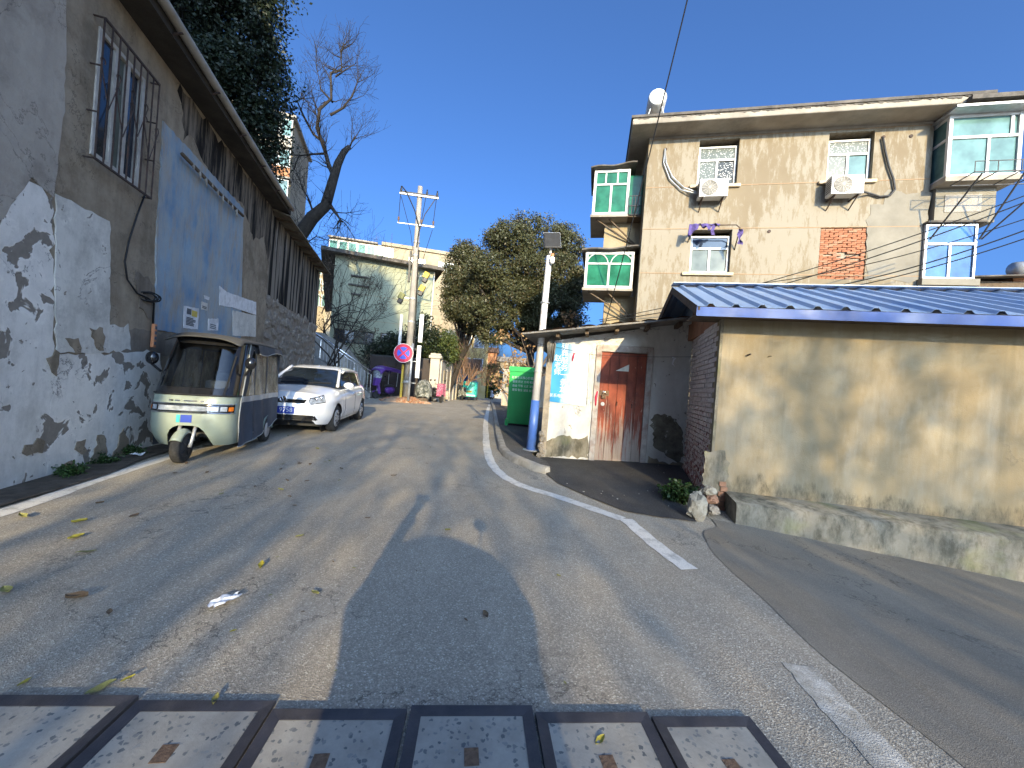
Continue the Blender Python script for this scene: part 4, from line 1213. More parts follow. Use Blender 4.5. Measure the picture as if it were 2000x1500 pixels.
# clothes line across the shed front
cl = [DS.w(DS.hit(u, v)[0], -.1, DS.hit(u, v)[1]) for u, v in ((1050, 672), (1160, 694), (1270, 698), (1330, 698))] + [BW.w(.55, -.05, BW.hit(1455, 694)[1])]
tag(MB().tube(cl, .004, 5).build('clothes_line', M['cable']), 'thin clothes line strung across the shed front to the beige wall', 'line')
kn = DS.w(DS.hit(1314, 703)[0], -.1, DS.hit(1314, 703)[1])
tag(MB().tube([kn + Vector((-.03, 0, .03)), kn + Vector((.03, 0, .02)), kn, kn + Vector((-.02, 0, -.08)), kn + Vector((.02, 0, -.12))], [.012, .012, .014, .012, .006], 6).build('knotted_rag', M['tissue'], smooth=True), 'white knotted rag tied on the clothes line right of the red door', 'rag')
# electric conduit down the shed wall left of the door
tag(MB().tube([DS.w(DS.hit(1153, 690)[0], -.02, DS.hit(1153, 690)[1]), DS.w(DS.hit(1150, 720)[0], -.02, DS.hit(1150, 720)[1]), DS.w(DS.hit(1147, 790)[0], -.02, DS.hit(1147, 790)[1])], .012, 8).build('conduit_pipe', M['shed_white']), 'thin white conduit running down between the banner and the red door', 'pipe')

# ------------------------------------------------------------------ blue-roofed beige shed
bs = pthing('blue_roof_shed', 'long beige rendered shed under a blue profiled steel roof', 'shed', BW)
WT = BW.hit(1500, 640)[1] + .12
LEN = 8.6
wall_mesh(.0, LEN, -.7, WT, .22).build('front_wall', M['beige'], bs)
# corner strip of bare cement, with red brick showing through at the foot
patch('corner_cement', [BW.hit(*p) for p in [(1372, 1000), (1376, 880), (1416, 880), (1424, 930), (1408, 950), (1408, 985), (1412, 1010)]], -.006, .007, M['ledge'], bs, 5, .015, .05)
bmesh_ = MB().box((0, 0, 0), (.22, .05, .053)).mesh('brick'); bmesh_.materials.append(M['brick_dark'])
bx0, bzz = BW.hit(1411, 940)
for k in range(6):
    inst(bmesh_, 'brick', None, bs, (bx0 + .02 * (k % 2) - .01 * k * .3, -.012, bzz - .03 - k * .062), (0, 0, 0), (.35, .6, 1))
# brick side wall (whitewashed) running back to the white shed
SLN = (DS.w(SW, 0, 0) - BW.w(0, 0, 0)).length
ang = math.atan2(DS.w(SW, 0, 0).y - BW.o[1], DS.w(SW, 0, 0).x - BW.o[0])
sw = thing('brick_side_wall', 'whitewashed brick side wall between the red-door shed and the beige wall', 'wall', (BW.o[0], BW.o[1], 0), ang)
SH = WT - .02
MB().bb(.05, SLN, -.2, -.012, -.1, SH).build('core', M['mortar_white'], sw)
MB().bb(-.0, .1, -.012, .02, -.1, SH + .02).build('corner_post', M['ledge'], sw)
bk = MB().box((0, 0, 0), (.232, .06, .058)).mesh('brick'); bk.materials.append(M['brick_white'])
courses = int(SH / .067)
cnt = 0
for j in range(courses):
    zz = .03 + j * .067
    x = .10 + (.12 if j % 2 else .24)
    while x < SLN - .05:
        if cnt < 298:
            inst(bk, 'brick', None, sw, (x, -.012 + random.uniform(-.004, .006), zz + .03), (0, random.uniform(-.015, .015), random.uniform(-.02, .02)), (1, 1, 1))
            cnt += 1
        x += .243
# roof: sheets with ribs, ridge, blue edge trim
e0 = BW.hit(1362, 603, -.38); zE = BW.hit(1500, 602, -.38)[1]
X0 = e0[0]
RIDGE_Y = 1.35
def ridge_z():
    d = ray(1312, 560)
    p = BW.w(X0, RIDGE_Y, 0)
    return CAMZ + d.z * p.y
zR = ridge_z()
def corr(x0, x1, ribs, ya, za, yb, zb):
    m = MB()
    prof = [(x0, 0)]
    for rx in ribs:
        prof += [(rx - .05, 0), (rx - .02, .035), (rx + .02, .035), (rx + .05, 0)]
    prof.append((x1, 0))
    for (x, h) in prof: m.v.append((x, ya, za + h))
    for (x, h) in prof: m.v.append((x, yb, zb + h))
    n = len(prof)
    for i in range(n - 1): m.f.append((i, i + 1, i + 1 + n, i + n))
    o = m.build('roof_sheet', M['blue_steel'], bs)
    md = o.modifiers.new('thick', 'SOLIDIFY'); md.thickness = .004
    return o
nsh = 11
for k in range(nsh):
    xa = X0 + .82 * k; xb = xa + .83
    ribs = [xa + .14, xa + .41, xa + .68]
    corr(xa, xb, ribs, -.40, zE + .002 * (k % 2), RIDGE_Y, zR + .002 * (k % 2))
    corr(xa, xb, ribs, 3.0, zE + .3 + .002 * (k % 2), RIDGE_Y + .004, zR - .002 + .002 * (k % 2))
XE = X0 + .82 * nsh
MB().bb(X0 - .01, XE, -.395, -.38, zE - .115, zE - .008).build('edge_trim', M['blue_trim'], bs)
MB().bb(X0, XE, RIDGE_Y - .12, RIDGE_Y + .12, zR + .036, zR + .045).build('ridge_cap', M['blue_steel'], bs)
MB().bb(X0 + .02, XE, -.37, .24, zE - .07, zE - .05).build('soffit', M['timber'], bs)
# gable end: dark brick triangle and barge boards
gb = MB().add([(.05, .0, WT - .05), (.05, 2.6, WT - .05), (.05, RIDGE_Y, zR - .05), (.2, .0, WT - .05), (.2, 2.6, WT - .05), (.2, RIDGE_Y, zR - .05)], [(0, 1, 2), (5, 4, 3), (0, 3, 4, 1), (1, 4, 5, 2), (2, 5, 3, 0)])
gb.build('gable', M['brick_dark'], bs)
MB().bar((X0 + .015, -.39, zE - .06), (X0 + .015, RIDGE_Y, zR - .06), .02, .1).build('barge_board', M['timber'], bs)
MB().bar((X0 + .015, RIDGE_Y, zR - .06), (X0 + .015, 2.9, zE + .25), .02, .1).build('barge_board', M['timber'], bs)
# plinth ledge
pl_x0 = .16
lz = BW.hit(1500, 990)[1]
LZ = .19
ledge = MB()
n = 60
for i in range(n + 1):
    x = pl_x0 + (LEN - pl_x0) * i / n
    j = .012 * math.sin(i * 1.7) + .008 * math.sin(i * 4.1)
    ledge.v += [(x, -.44 + j, -.75), (x, -.43 + j, LZ - .03), (x, -.41 + j, LZ + j * .3), (x, .01, LZ + .035)]
    if i:
        a = 4 * i
        for q in range(3): ledge.f.append((a - 4 + q, a + q, a + q + 1, a - 3 + q))
ledge.f.append((0, 1, 2, 3)); ledge.f.append((4 * n, 4 * n + 1, 4 * n + 2, 4 * n + 3))
ledge.build('plinth', M['ledge'], bs, auto=60)
# nail with string end, mossy block on the ledge
p = BW.hit(1460, 694)
MB().bar((p[0], .0, p[1]), (p[0] + .01, -.07, p[1] + .01), .015, .015).build('nail', M['iron'], bs)
pb = BW.w(4.62, -.22, LZ + .02)
rk = inst(smesh[2], 'ledge_block', None, None, pb + Vector((0, 0, .07)), (R(90), 0, .4), (.35, .2, .26))
tag(rk, 'mossy rounded block lying on the ledge at the right edge', 'stone')

# rocks and rubble at the shed corner
def rock(name, label, loc, s, seed, mat='rock'):
    r_ = random.Random(seed)
    ph = [r_.uniform(0, 6) for _ in range(8)]
    def fn(u, v):
        a, b = 2 * math.pi * u, math.pi * v
        q = Vector((math.sin(b) * math.cos(a), math.sin(b) * math.sin(a), math.cos(b)))
        k = 1 + .30 * mnoise.noise(q * 1.3 + Vector((seed, 0, 0))) + .22 * mnoise.noise(q * 3.1 + Vector((0, seed, 0))) + .12 * mnoise.noise(q * 7 + Vector((0, 0, seed)))
        k = round(k * 14) / 14 * .5 + k * .5
        return (s[0] * k * math.sin(b) * math.cos(a), s[1] * k * math.sin(b) * math.sin(a), s[2] * k * math.cos(b))
    o = MB().grid(fn, 30, 20).build(name, M[mat], auto=24, merge=.0005)
    o.location = loc
    return tag(o, label, 'stone')
p = G(1368, 1018)
rock('boulder', 'large pale boulder standing at the corner of the beige shed', (p.x, p.y + .1, .13), (.105, .09, .16), 4)
p = G(1398, 1012)
rock('broken_brick', 'dark broken brick on top of the rubble beside the boulder', (p.x + .02, p.y + .16, .17), (.08, .07, .05), 5, 'brick_dark')
rock('rubble_stone', 'small grey stone wedged below the broken brick', (p.x + .01, p.y + .1, .06), (.07, .07, .06), 6, 'stone')
rock('rubble_stone', 'pale lump of mortar on the topmost rubble by the shed corner', (p.x + .0, p.y + .2, .26), (.08, .07, .05), 8)
# ------------------------------------------------------------------ three-storey apartment block on the right
FA = Plane((4.01, 12.9), -12)
blk = pthing('apartment_block', 'beige three-storey apartment block with flaking render behind the blue-roofed shed', 'building', FA)
W1 = (1.60, 2.80, 8.32, 9.82)
W2 = (5.32, 6.52, 8.32, 9.82)
W3 = (1.56, 2.78, 5.45, 6.86)
BR = (5.28, 6.52, 5.30, 6.90)
FX = 8.0
wall_mesh(0, FX, -.2, 10.1, .3, [W1, W2, W3, BR]).build('front_wall', M['facade'], blk)
MB().bb(.001, .3, .301, 9.5, -.2, 9.99).build('side_wall', M['facade_side'], blk)
MB().bb(.31, FX, 8.9, 9.2, -.2, 9.99).build('rear_wall', M['facade_side'], blk)
MB().bb(FX - .3, FX - .002, .301, 8.89, -.2, 9.99).build('end_wall', M['facade_grey'], blk)
MB().bb(.5, 7.6, 1.6, 1.65, 2.0, 9.98).build('room_wall', M['timber'], blk)
for z in (9.90, 8.30, 6.90, 5.42):
    MB().bb(-.004, FX, -.010, -.001, z - .012, z + .012).build('joint_line', M['groove'], blk)
# eave shade painted as a band, tree shade as a grey patch on the right
MB().bb(.0, FX, -.014, -.0105, 9.93, 9.999).build('eave_shade_band', M['soffit'], blk)
fp = lambda L: [FA.hit(*p) for p in L]
patch('tree_shade_patch', fp([(1725, 400), (1735, 370), (1770, 380), (1822, 375), (1808, 445), (1800, 548), (1692, 546), (1694, 440), (1700, 400)]), -.008, .006, M['facade_grey'], blk, 8, .03, .15)
# eave slab: thick projecting concrete with felt edge
eave = MB().bb(-.62, FX + .9, -.72, 9.6, 10.0, 10.20).build('eave', M['soffit'], blk, bevel=.03)
MB().bb(-.66, FX + .85, -.76, 9.7, 10.201, 10.28).build('roof_felt', M['eave_dark'], blk)
m = MB()
for k in range(30):
    x = -.6 + k * .31 + random.uniform(-.1, .1)
    m.prism(rag([(x, 10.2), (x + random.uniform(.3, .6), 10.2), (x + .4, 10.2 - random.uniform(.02, .07)), (x + .1, 10.2 - random.uniform(.01, .06))], .06, .015, k), -.727 - .0003 * k, -.7205)
tag(m.build('felt_drips', M['eave_dark'], blk), kind='stuff')
MB().bb(FX + .2, FX + 1.9, -.9, 1.6, 9.98, 10.1).build('balcony_roof', M['eave_dark'], blk)
# windows
def fwin(W, panes, top):
    sliding_window(blk, W[0] + .02, W[1] - .02, W[2] + .03, W[3] - .16, .12, M['white_frame'], panes, None, .06, .08, transom=.66, panes_top=[top])
    MB().bb(W[0] - .22, W[1] + .1, -.09, -.0115, W[2] - .1, W[2] + .0).build('sill', M['sill'], blk, bevel=.01)
fwin(W1, [M['glass_film'], M['glass_dots']], M['glass_film'])
fwin(W2, [M['glass_film'], M['glass_pale']], M['glass_film'])
fwin(W3, [M['glass_grey'], M['glass_grey']], M['glass_dark'])
# bricked-up window: bricks laid unevenly in grey mortar
MB().bb(BR[0], BR[1], .075, .2, BR[2], BR[3]).build('mortar_bed', M['mortar'], blk)
bks = []
for s in range(3):
    mm = MB().box((0, 0, 0), (.23, .10, .055))
    mm.v = [(x + random.uniform(-.008, .008), y + random.uniform(-.006, .006), z + random.uniform(-.005, .005)) for x, y, z in mm.v]
    me = mm.mesh('brick'); me.materials.append(M['brick'] if s < 2 else M['brick_dark'])
    bks.append(me)
nrow = 24
for j in range(nrow):
    z = BR[2] + .035 + j * (BR[3] - BR[2] - .04) / nrow
    x = BR[0] + .008
    if j % 2:
        inst(bks[j % 3], 'brick', None, blk, (x + .055, .06, z), (0, 0, 0), (.46, 1, 1)); x += .122
    while x < BR[1] - .06:
        w_ = min(1.0, (BR[1] - x - .01) / .23)
        if w_ > .25 and not (8 < j < 13 and random.random() < .3):
            inst(random.choice(bks), 'brick', None, blk, (x + .115 * w_, .06 + random.uniform(-.012, .02), z + random.uniform(-.006, .006)), (0, random.uniform(-.03, .03), random.uniform(-.06, .06)), (w_ * .97, 1, 1))
        x += .245
# rust runs below the air conditioners are in the render; drain pipe hole covers
for (u, v) in ((1502, 452), (1779, 266), (1300, 292), (1725, 268)):
    x, z = FA.hit(u, v)
    MB().lathe([(.0, -.02), (.05, -.02), (.05, -.001)], (x, 0, z), 12, 'y').build('pipe_sleeve', M['iron'], blk)

# right-hand corner: enclosed balcony (top) and the window bay below it
bal = pthing('enclosed_balcony', 'white-framed enclosed balcony with pale teal glass at the roof corner of the block', 'balcony', FA)
bx0, bx1, by0, by1, bz0, bz1 = FX + .05, FX + 1.72, -.45, 2.6, 8.10, 9.86
m = MB()
for x in (bx0 + .04, bx1 - .04):
    for y in (by0 + .04, by1 - .04): m.box((x, y, (bz0 + bz1) / 2), (.09, .09, bz1 - bz0))
for z in (bz0 + .04, bz0 + 1.12, bz1 - .04):
    m.box(((bx0 + bx1) / 2, by0 + .041, z), (bx1 - bx0 - .1, .07, .08)); m.box((bx1 - .041, (by0 + by1) / 2, z), (.07, by1 - by0 - .1, .08)); m.box((bx0 + .041, (by0 + by1) / 2, z), (.07, by1 - by0 - .1, .08))
m.box((bx0 + .95, by0 + .042, bz0 + .58), (.07, .06, 1.05)); m.box((bx0 + 1.45, by0 + .042, bz0 + 1.44), (.08, .06, .58))
m.build('frame', M['white_frame'], bal, bevel=.006)
for (a, b, c, d) in ((bx0 + .08, bx0 + .92, bz0 + .08, bz0 + 1.09), (bx0 + .98, bx1 - .08, bz0 + .08, bz0 + 1.09), (bx0 + .08, bx0 + 1.41, bz0 + 1.15, bz1 - .08), (bx0 + 1.49, bx1 - .08, bz0 + 1.15, bz1 - .08)):
    MB().bb(a, b, by0 + .045, by0 + .055, c, d).build('pane', M['glass_pale'], bal)
MB().bb(bx1 - .05, bx1 - .04, by0 + .08, by1 - .08, bz0 + .08, bz1 - .08).build('pane', M['glass_far'], bal)
MB().bb(bx0 + .03, bx0 + .04, by0 + .08, by1 - .08, bz0 + .08, bz1 - .08).build('pane', M['glass_pale'], bal)
MB().bb(bx0 - .04, bx1 + .03, by0 - .06, by1, bz0 - .14, bz0 - .001).build('floor_slab', M['soffit'], bal)
MB().bb(bx0 - .1, bx1 + .45, by0 - .35, by1 + .1, bz1 + .0, bz1 + .06).build('awning', M['galv'], bal)
MB().bb(bx0 + .03, bx1 - .22, -.12, 2.4, 6.95, bz0 - .141).build('parapet', M['facade_grey'], bal)
MB().bb(bx0 + .25, bx1 - .55, -.135, -.1205, 7.25, 7.75).build('cement_panel', M['pole_concrete'], bal)
rack = pthing('drying_rack', 'thin dark steel drying rack braced out under the corner balcony', 'rack', FA)
m = MB()
ry0, ry1, rz = -.55, -1.25, 7.80
for y in (ry0, ry1):
    m.bar((bx0 + .05, y, rz), (bx1 + .35, y, rz), .022, .022)
m.bar((bx0 + .05, ry1, rz + .28), (bx1 + .35, ry1, rz + .28), .016, .016)
for x in np.linspace(bx0 + .05, bx1 + .35, 5):
    m.bar((x, ry0, rz + .001), (x, ry1, rz + .001), .02, .02); m.bar((x, ry1, rz), (x, ry1, rz + .28), .014, .014)
m.build('shelf', M['dark_iron'], rack)
for x, x2 in ((bx0 + .25, bx0 - .05), (bx0 + 1.15, bx1 - .55), (bx1 + .2, bx1 - .5)):
    MB().bar((x, ry1 + .05, rz - .01), (x2, -.14, rz - 1.35), .03, .03).build('brace', M['dark_iron'], rack)
low = pthing('window_bay', 'grey-framed window bay with blue glass under the corner balcony', 'window', FA)
sliding_window(low, FX - .08, FX + 1.16, 5.32, 6.92, -.10, M['alu_frame'], [M['glass_blue'], M['glass_blue']], None, .055, .08, name='window', transom=.64)
MB().bb(FX - .07, FX + 1.13, -.015, 2.4, 5.3, 6.93).build('bay_wall', M['glass_blue'], low)
MB().bb(FX - .15, FX + 1.22, -.2, 2.5, 5.12, 5.31).build('sill', M['facade_grey'], low)
MB().bb(FX + .02, FX + 1.1, .02, 2.4, -.2, 5.11).build('base_wall', M['facade_grey'], low)
MB().bb(FX - .1, FX + 1.3, -.2, 2.5, 6.935, 6.99).build('lintel', M['eave_dark'], low)

# air conditioners
def ac(label, u, v, off):
    x, z = FA.hit(u, v, -.3)
    a = thing('air_conditioner', label, 'air conditioner', FA.w(x, -.3, z), FA.a, 'outdoor units on the apartment block')
    MB().bb(-.42, .42, -.16, .16, 0, .56).build('casing', M['white_frame'], a, bevel=.015)
    MB().lathe([(0, -.168), (.235, -.168), (.245, -.161)], (-.12, 0, .28), 28, 'y').build('fan_recess', M['black'], a)
    g = MB()
    for r_ in np.linspace(.04, .23, 8):
        g.tube([(-.12 + r_ * math.cos(t_), -.176, .28 + r_ * math.sin(t_)) for t_ in np.linspace(0, 2 * math.pi, 25)], .006, 5, cap=False)
    for k in range(6):
        t_ = k * math.pi / 6
        g.bar((-.12 - .24 * math.cos(t_), -.18, .28 - .24 * math.sin(t_)), (-.12 + .24 * math.cos(t_), -.18, .28 + .24 * math.sin(t_)), .007, .007)
    g.build('fan_grille', M['cream_frame'], a)
    MB().bb(.18, .38, -.166, -.1605, .06, .5).build('service_panel', M['white_frame'], a)
    for k in range(7):
        MB().bb(-.425, -.4205, -.13, .12, .08 + k * .06, .11 + k * .06).build('side_slot', M['black'], a)
    for xx in (-.3, .3):
        b = MB()
        b.bar((xx, -.16, -.02), (xx, .3, -.02), .035, .035); b.bar((xx, -.12, -.03), (xx, .3, -.3), .025, .025)
        b.build('bracket', M['iron'], a)
    return a
ac('white air conditioner under the left top window of the block', 1390, 388, 0)
ac('white air conditioner under the right top window of the block', 1648, 383, 0)
def fac(u, v, off=-.06):
    x, z = FA.hit(u, v, off)
    return FA.w(x, off, z)
for k, d in enumerate((0, 5)):
    tag(MB().tube([fac(1299, 290), fac(1301 - d, 318), fac(1313 - d, 345 + d), fac(1335 - d, 366 + d), fac(1362, 376 + d * .5, -.2)], .022, 7).build('refrigerant_pipe', M['galv'], smooth=True),
        ['grey pipe arching from the wall to the left air conditioner, upper of two', 'grey pipe arching from the wall to the left air conditioner, lower of two'][k], 'pipe')
cp = [fac(*p) for p in [(1724, 268), (1729, 295), (1736, 325), (1745, 350), (1748, 370), (1738, 382), (1718, 384), (1700, 378)]] + [fac(1685, 374, -.25)]
tag(MB().tube(cp, .03, 7).build('corrugated_pipe', M['dark_iron'], smooth=True), 'dark corrugated pipe looping from the wall to the right air conditioner', 'pipe')
# purple cloth slung over a bent rail above the lower window
rail = pthing('laundry_rail', 'rusty bent laundry rail over the lower window of the block', 'rail', FA)
ra, rb_, rc = FA.hit(1375, 440, -.5), FA.hit(1438, 440, -.5), FA.hit(1438, 470, -.5)
zrl = ra[1]
MB().tube([(W3[0] - .1, 0, zrl - .35), (W3[0] - .1, -.45, zrl - .1), (W3[0], -.5, zrl), (W3[1] - .05, -.5, zrl + .0), (W3[1] + .08, -.45, zrl - .08), (W3[1] + .1, 0, zrl - .6)], .018, 8).build('rail', M['iron'], rail, smooth=True)
m = MB()
def cloth(u, v):
    x = W3[0] - .22 + u * .95
    ph = v * 2 - 1
    return (x + .03 * math.sin(9 * u + 3 * v), -.5 + .06 * ph + .03 * math.sin(21 * u), zrl + .05 - (.10 + .22 * max(0, .35 - u) * 3.0 + .06 * math.sin(13 * u) + .05 * math.sin(31 * u)) * abs(ph) ** 1.5)
m.grid(cloth, 40, 10)
def cloth2(u, v):
    return (W3[1] + .02 + .12 * u + .03 * math.sin(9 * v), -.47 + .06 * math.sin(7 * v + 5 * u), zrl - .06 - .48 * v - .1 * u)
m.grid(cloth2, 8, 14)
def cloth3(u, v):
    return (W3[0] + .45 + .1 * u + .02 * math.sin(8 * v), -.54 + .02 * math.sin(9 * v), zrl + .02 - .34 * v)
m.grid(cloth3, 6, 10)
o = m.build('purple_cloth', M['purple_cloth'], smooth=True)
o.location = (FA.o[0], FA.o[1], 0); o.rotation_euler = (0, 0, FA.a)
tag(o, 'ragged purple cloth draped over the laundry rail of the lower window', 'cloth')
# solar water heater on the roof corner
wh = thing('water_heater', 'round white solar water heater tank on the left roof corner of the block', 'water heater', FA.w(.15, -.2, 10.45), FA.a)
MB().lathe([(0, -.02), (.26, -.02), (.30, .04), (.30, 1.5), (.26, 1.55), (0, 1.55)], (0, 0, .78), 28, 'y').build('tank', M['white_frame'], wh, smooth=False, auto=40)
m = MB()
for x in (-.25, .25):
    for y in (.15, 1.35): m.bar((x * 1.3, y, 0), (x * .7, y, .55), .03, .03)
m.build('stand', M['galv'], wh)
MB().bb(-.3, .3, .3, .8, 0, .35).build('base_block', M['pale_wall'], wh)

# left flank: enclosed balconies with green glass, cantilevered from the side wall
def green_bay(label, x0, x1, z0, z1, y0, style):
    b = pthing('green_balcony', label, 'balcony', FA, 'green glazed balconies on the left flank of the block')
    D = 1.9
    m = MB()
    xm = (x0 + x1) / 2
    zt = z0 + (z1 - z0) * .68
    for x in (x0 + .04, x1 - .04): m.box((x, y0 + .04, (z0 + z1) / 2), (.09, .08, z1 - z0))
    for z in (z0 + .05, zt, z1 - .04): m.box((xm, y0 + .041, z), (x1 - x0 - .1, .07, .09 if z != zt else .06))
    m.box((xm, y0 + .042, (z0 + zt) / 2), (.07, .06, zt - z0 - .06))
    for y in (y0 + D * .5, y0 + D - .04): m.box((x0 + .041, y, (z0 + z1) / 2), (.07, .08, z1 - z0 - .02))
    for z in (z0 + .05, zt, z1 - .04): m.box((x0 + .042, y0 + D / 2, z), (.06, D - .1, .07))
    if style == 'arch':
        for xc in ((x0 + xm) / 2, (xm + x1) / 2):
            w_ = (x1 - x0) / 4 - .05
            m.tube([(xc + w_ * math.cos(a), y0 + .035, zt + (z1 - zt - .05) * math.sin(a)) for a in np.linspace(0, math.pi, 12)], .02, 6)
    else:
        for q in (.33, .66): m.box((x0 + (x1 - x0) * q, y0 + .043, (zt + z1) / 2), (.05, .05, z1 - zt - .06))
    m.build('frame', M['white_frame'], b)
    for (a, c, e, f_) in ((x0 + .08, xm - .03, z0 + .09, zt - .03), (xm + .03, x1 - .08, z0 + .09, zt - .03), (x0 + .08, x1 - .08, zt + .03, z1 - .07)):
        MB().bb(a, c, y0 + .045, y0 + .055, e, f_).build('pane', M['glass_green'], b)
    MB().bb(x0 + .05, x0 + .06, y0 + .08, y0 + D - .08, z0 + .09, z1 - .07).build('pane', M['glass_green'], b)
    MB().bb(x0 + .07, x1 - .02, y0 + .3, y0 + .34, z0 + .1, z1 - .1).build('curtain', M['glass_green'], b)
    MB().bb(x0 - .05, x1 + .02, y0 - .05, y0 + D, z0 - .09, z0 - .001).build('floor_slab', M['soffit'], b)
    rfm = MB().grid(lambda u, v: (x0 - .15 + (x1 - x0 + .35) * u, y0 - .18 + (D + .2) * v, z1 + .05 + .12 * u + .03 * math.sin(9 * u) - .04 * math.sin(5 * v)), 12, 6).build('roof', M['eave_dark'], b)
    rfm.modifiers.new('thick', 'SOLIDIFY').thickness = .05
    for x in (x0 + .15, xm):
        MB().bar((x, y0 + .15, z0 - .09), (-.02, y0 + .5, z0 - 1.0), .04, .04).build('strut', M['timber'], b)
    return b
gx0, gz0 = FA.hit(1156, 420, .5); gx1, gz1 = FA.hit(1232, 330, .5)
green_bay('upper green-glazed balcony with a flat torn roof on the left flank', gx0, gx1, gz0, gz1, .5, 'flat')
hx0, hz0 = FA.hit(1140, 562, .35); hx1, hz1 = FA.hit(1243, 492, .35)
green_bay('lower green-glazed balcony with arched top lights on the left flank', hx0, hx1 - .06, hz0, hz1, .35, 'arch')
# caged ledge between the upper bay and the wall
cg = pthing('window_cage', 'dark iron window cage squeezed between the upper green balcony and the wall', 'cage', FA)
m = MB()
cz0 = FA.hit(1245, 420, .5)[1]
for x in np.linspace(gx1 + .02, -.05, 5): m.bar((x, .45, cz0), (x, .45, cz0 + .65), .02, .02)
for z in (cz0, cz0 + .3, cz0 + .65): m.bar((gx1 + .02, .44, z), (-.05, .44, z), .022, .022)
m.build('bars', M['dark_iron'], cg)
MB().bb(gx1 + .02, -.03, .5, 1.6, cz0 - .06, cz0).build('ledge', M['timber'], cg)
MB().bb(gx1 + .0, -.004, .85, 1.9, cz0 + .02, gz1 - .05).build('glazing', M['glass_green'], cg)
MB().bb(gx1 - .75, -.003, 1.0, 2.4, gz0 - 2.0, gz0 - .1).build('lower_parapet', M['facade_side'], cg)
MB().bb(hx1 - .95, -.006, 1.1, 2.5, hz0 - 2.4, hz0 - .1).build('base_wall', M['facade_side'], cg)
# ------------------------------------------------------------------ pale green building with creeper (behind the pole)
VB = Plane((-12.17, 25.0), 21)
vb = pthing('creeper_building', 'pale green pebbledashed building with bare creeper and a dark overhanging roof', 'building', VB)
VH, VW = 9.0, 6.5
w1 = (.25, 2.75, 3.25, 4.15); w2 = (3.15, 5.4, 3.25, 4.2)
wall_mesh(0, VW, -.3, VH, .3, [w1, w2]).build('front_wall', M['pale_green_wall'], vb)
MB().bb(.001, .3, .301, 9, -.3, VH - .2).build('side_wall', M['pale_wall'], vb)
MB().bb(VW - .3, VW - .001, .301, 9, -.3, VH - .2).build('end_wall', M['cream_wall'], vb)
for W in (w1, w2):
    sliding_window(vb, W[0], W[1], W[2], W[3], .1, M['dark_iron'], [M['glass_dark'], M['glass_far'], M['glass_grey'], M['glass_dark']], list(np.linspace(W[0], W[1], 5)[1:-1]), .05, .07)
for z in (4.9, 6.6):
    MB().bb(.0, VW, -.006, -.001, z, z + .02).build('joint_line', M['groove'], vb)
for k, (z, a, b) in enumerate(((7.7, 1.0, 2.1), (7.1, .9, 2.2), (6.5, 1.1, 1.7))):
    MB().bb(a, b, -.16, -.002, z, z + .09).build('vent_ledge', M['eave_dark'], vb)
rfm = MB().add([(-.8, -.7, VH - .05), (VW + .5, -.7, VH - .05), (VW + .5, 9.5, VH - .05), (-1.3, 9.5, VH - 2.6), (-.8, -.7, VH + .18), (VW + .5, -.7, VH + .18), (VW + .5, 9.5, VH + .18), (-1.3, 9.5, VH - 2.4)],
               [(0, 3, 2, 1), (4, 5, 6, 7), (0, 1, 5, 4), (1, 2, 6, 5), (2, 3, 7, 6), (3, 0, 4, 7)]).build('roof', M['eave_dark'], vb)
MB().tube([(VW - .05, -.09, 0), (VW - .05, -.09, VH - .1)], .05, 8).build('downpipe', M['white_frame'], vb)
# creeper: long bare runners over the wall plus dry leaf tufts
def runner(st, d, n, step, wob, pull, rr):
    p = Vector(st); d = Vector(d).normalized(); P = [p.copy()]
    for _ in range(n):
        d = (d + Vector((rr.gauss(0, wob), rr.gauss(0, wob * .3), rr.gauss(0, wob) + pull))).normalized()
        p = p + d * step
        P.append(p.copy())
    return P
rr = random.Random(21)
cr = thing('creeper', 'bare brown creeper sprawling over the pale green wall', 'creeper', VB.w(.2, -.15, 0), VB.a)
stem = MB(); tuft_pts = []
for k in range(46):
    st = (rr.uniform(-.7, .3), rr.uniform(-.5, .0), rr.uniform(.5, 5.5))
    P = runner(st, (rr.uniform(-.1, .9), rr.uniform(-.25, .05), rr.uniform(-.3, 1.0)), rr.randint(10, 22), .22, .22, rr.uniform(-.05, .03), rr)
    stem.tube(P, [.028 * (1 - i / len(P)) + .006 for i in range(len(P))], 4, cap=False)
    if k % 2 == 0: tuft_pts.append(P[-1])
    for q in range(2, len(P), 3):
        if rr.random() < .6:
            S = runner(P[q], (rr.gauss(0, 1), -.2, rr.gauss(0, 1)), 6, .12, .3, 0, rr)
            stem.tube(S, [.009 * (1 - i / 8) for i in range(len(S))], 3, cap=False)
stem.build('runner', M['bark'], cr)
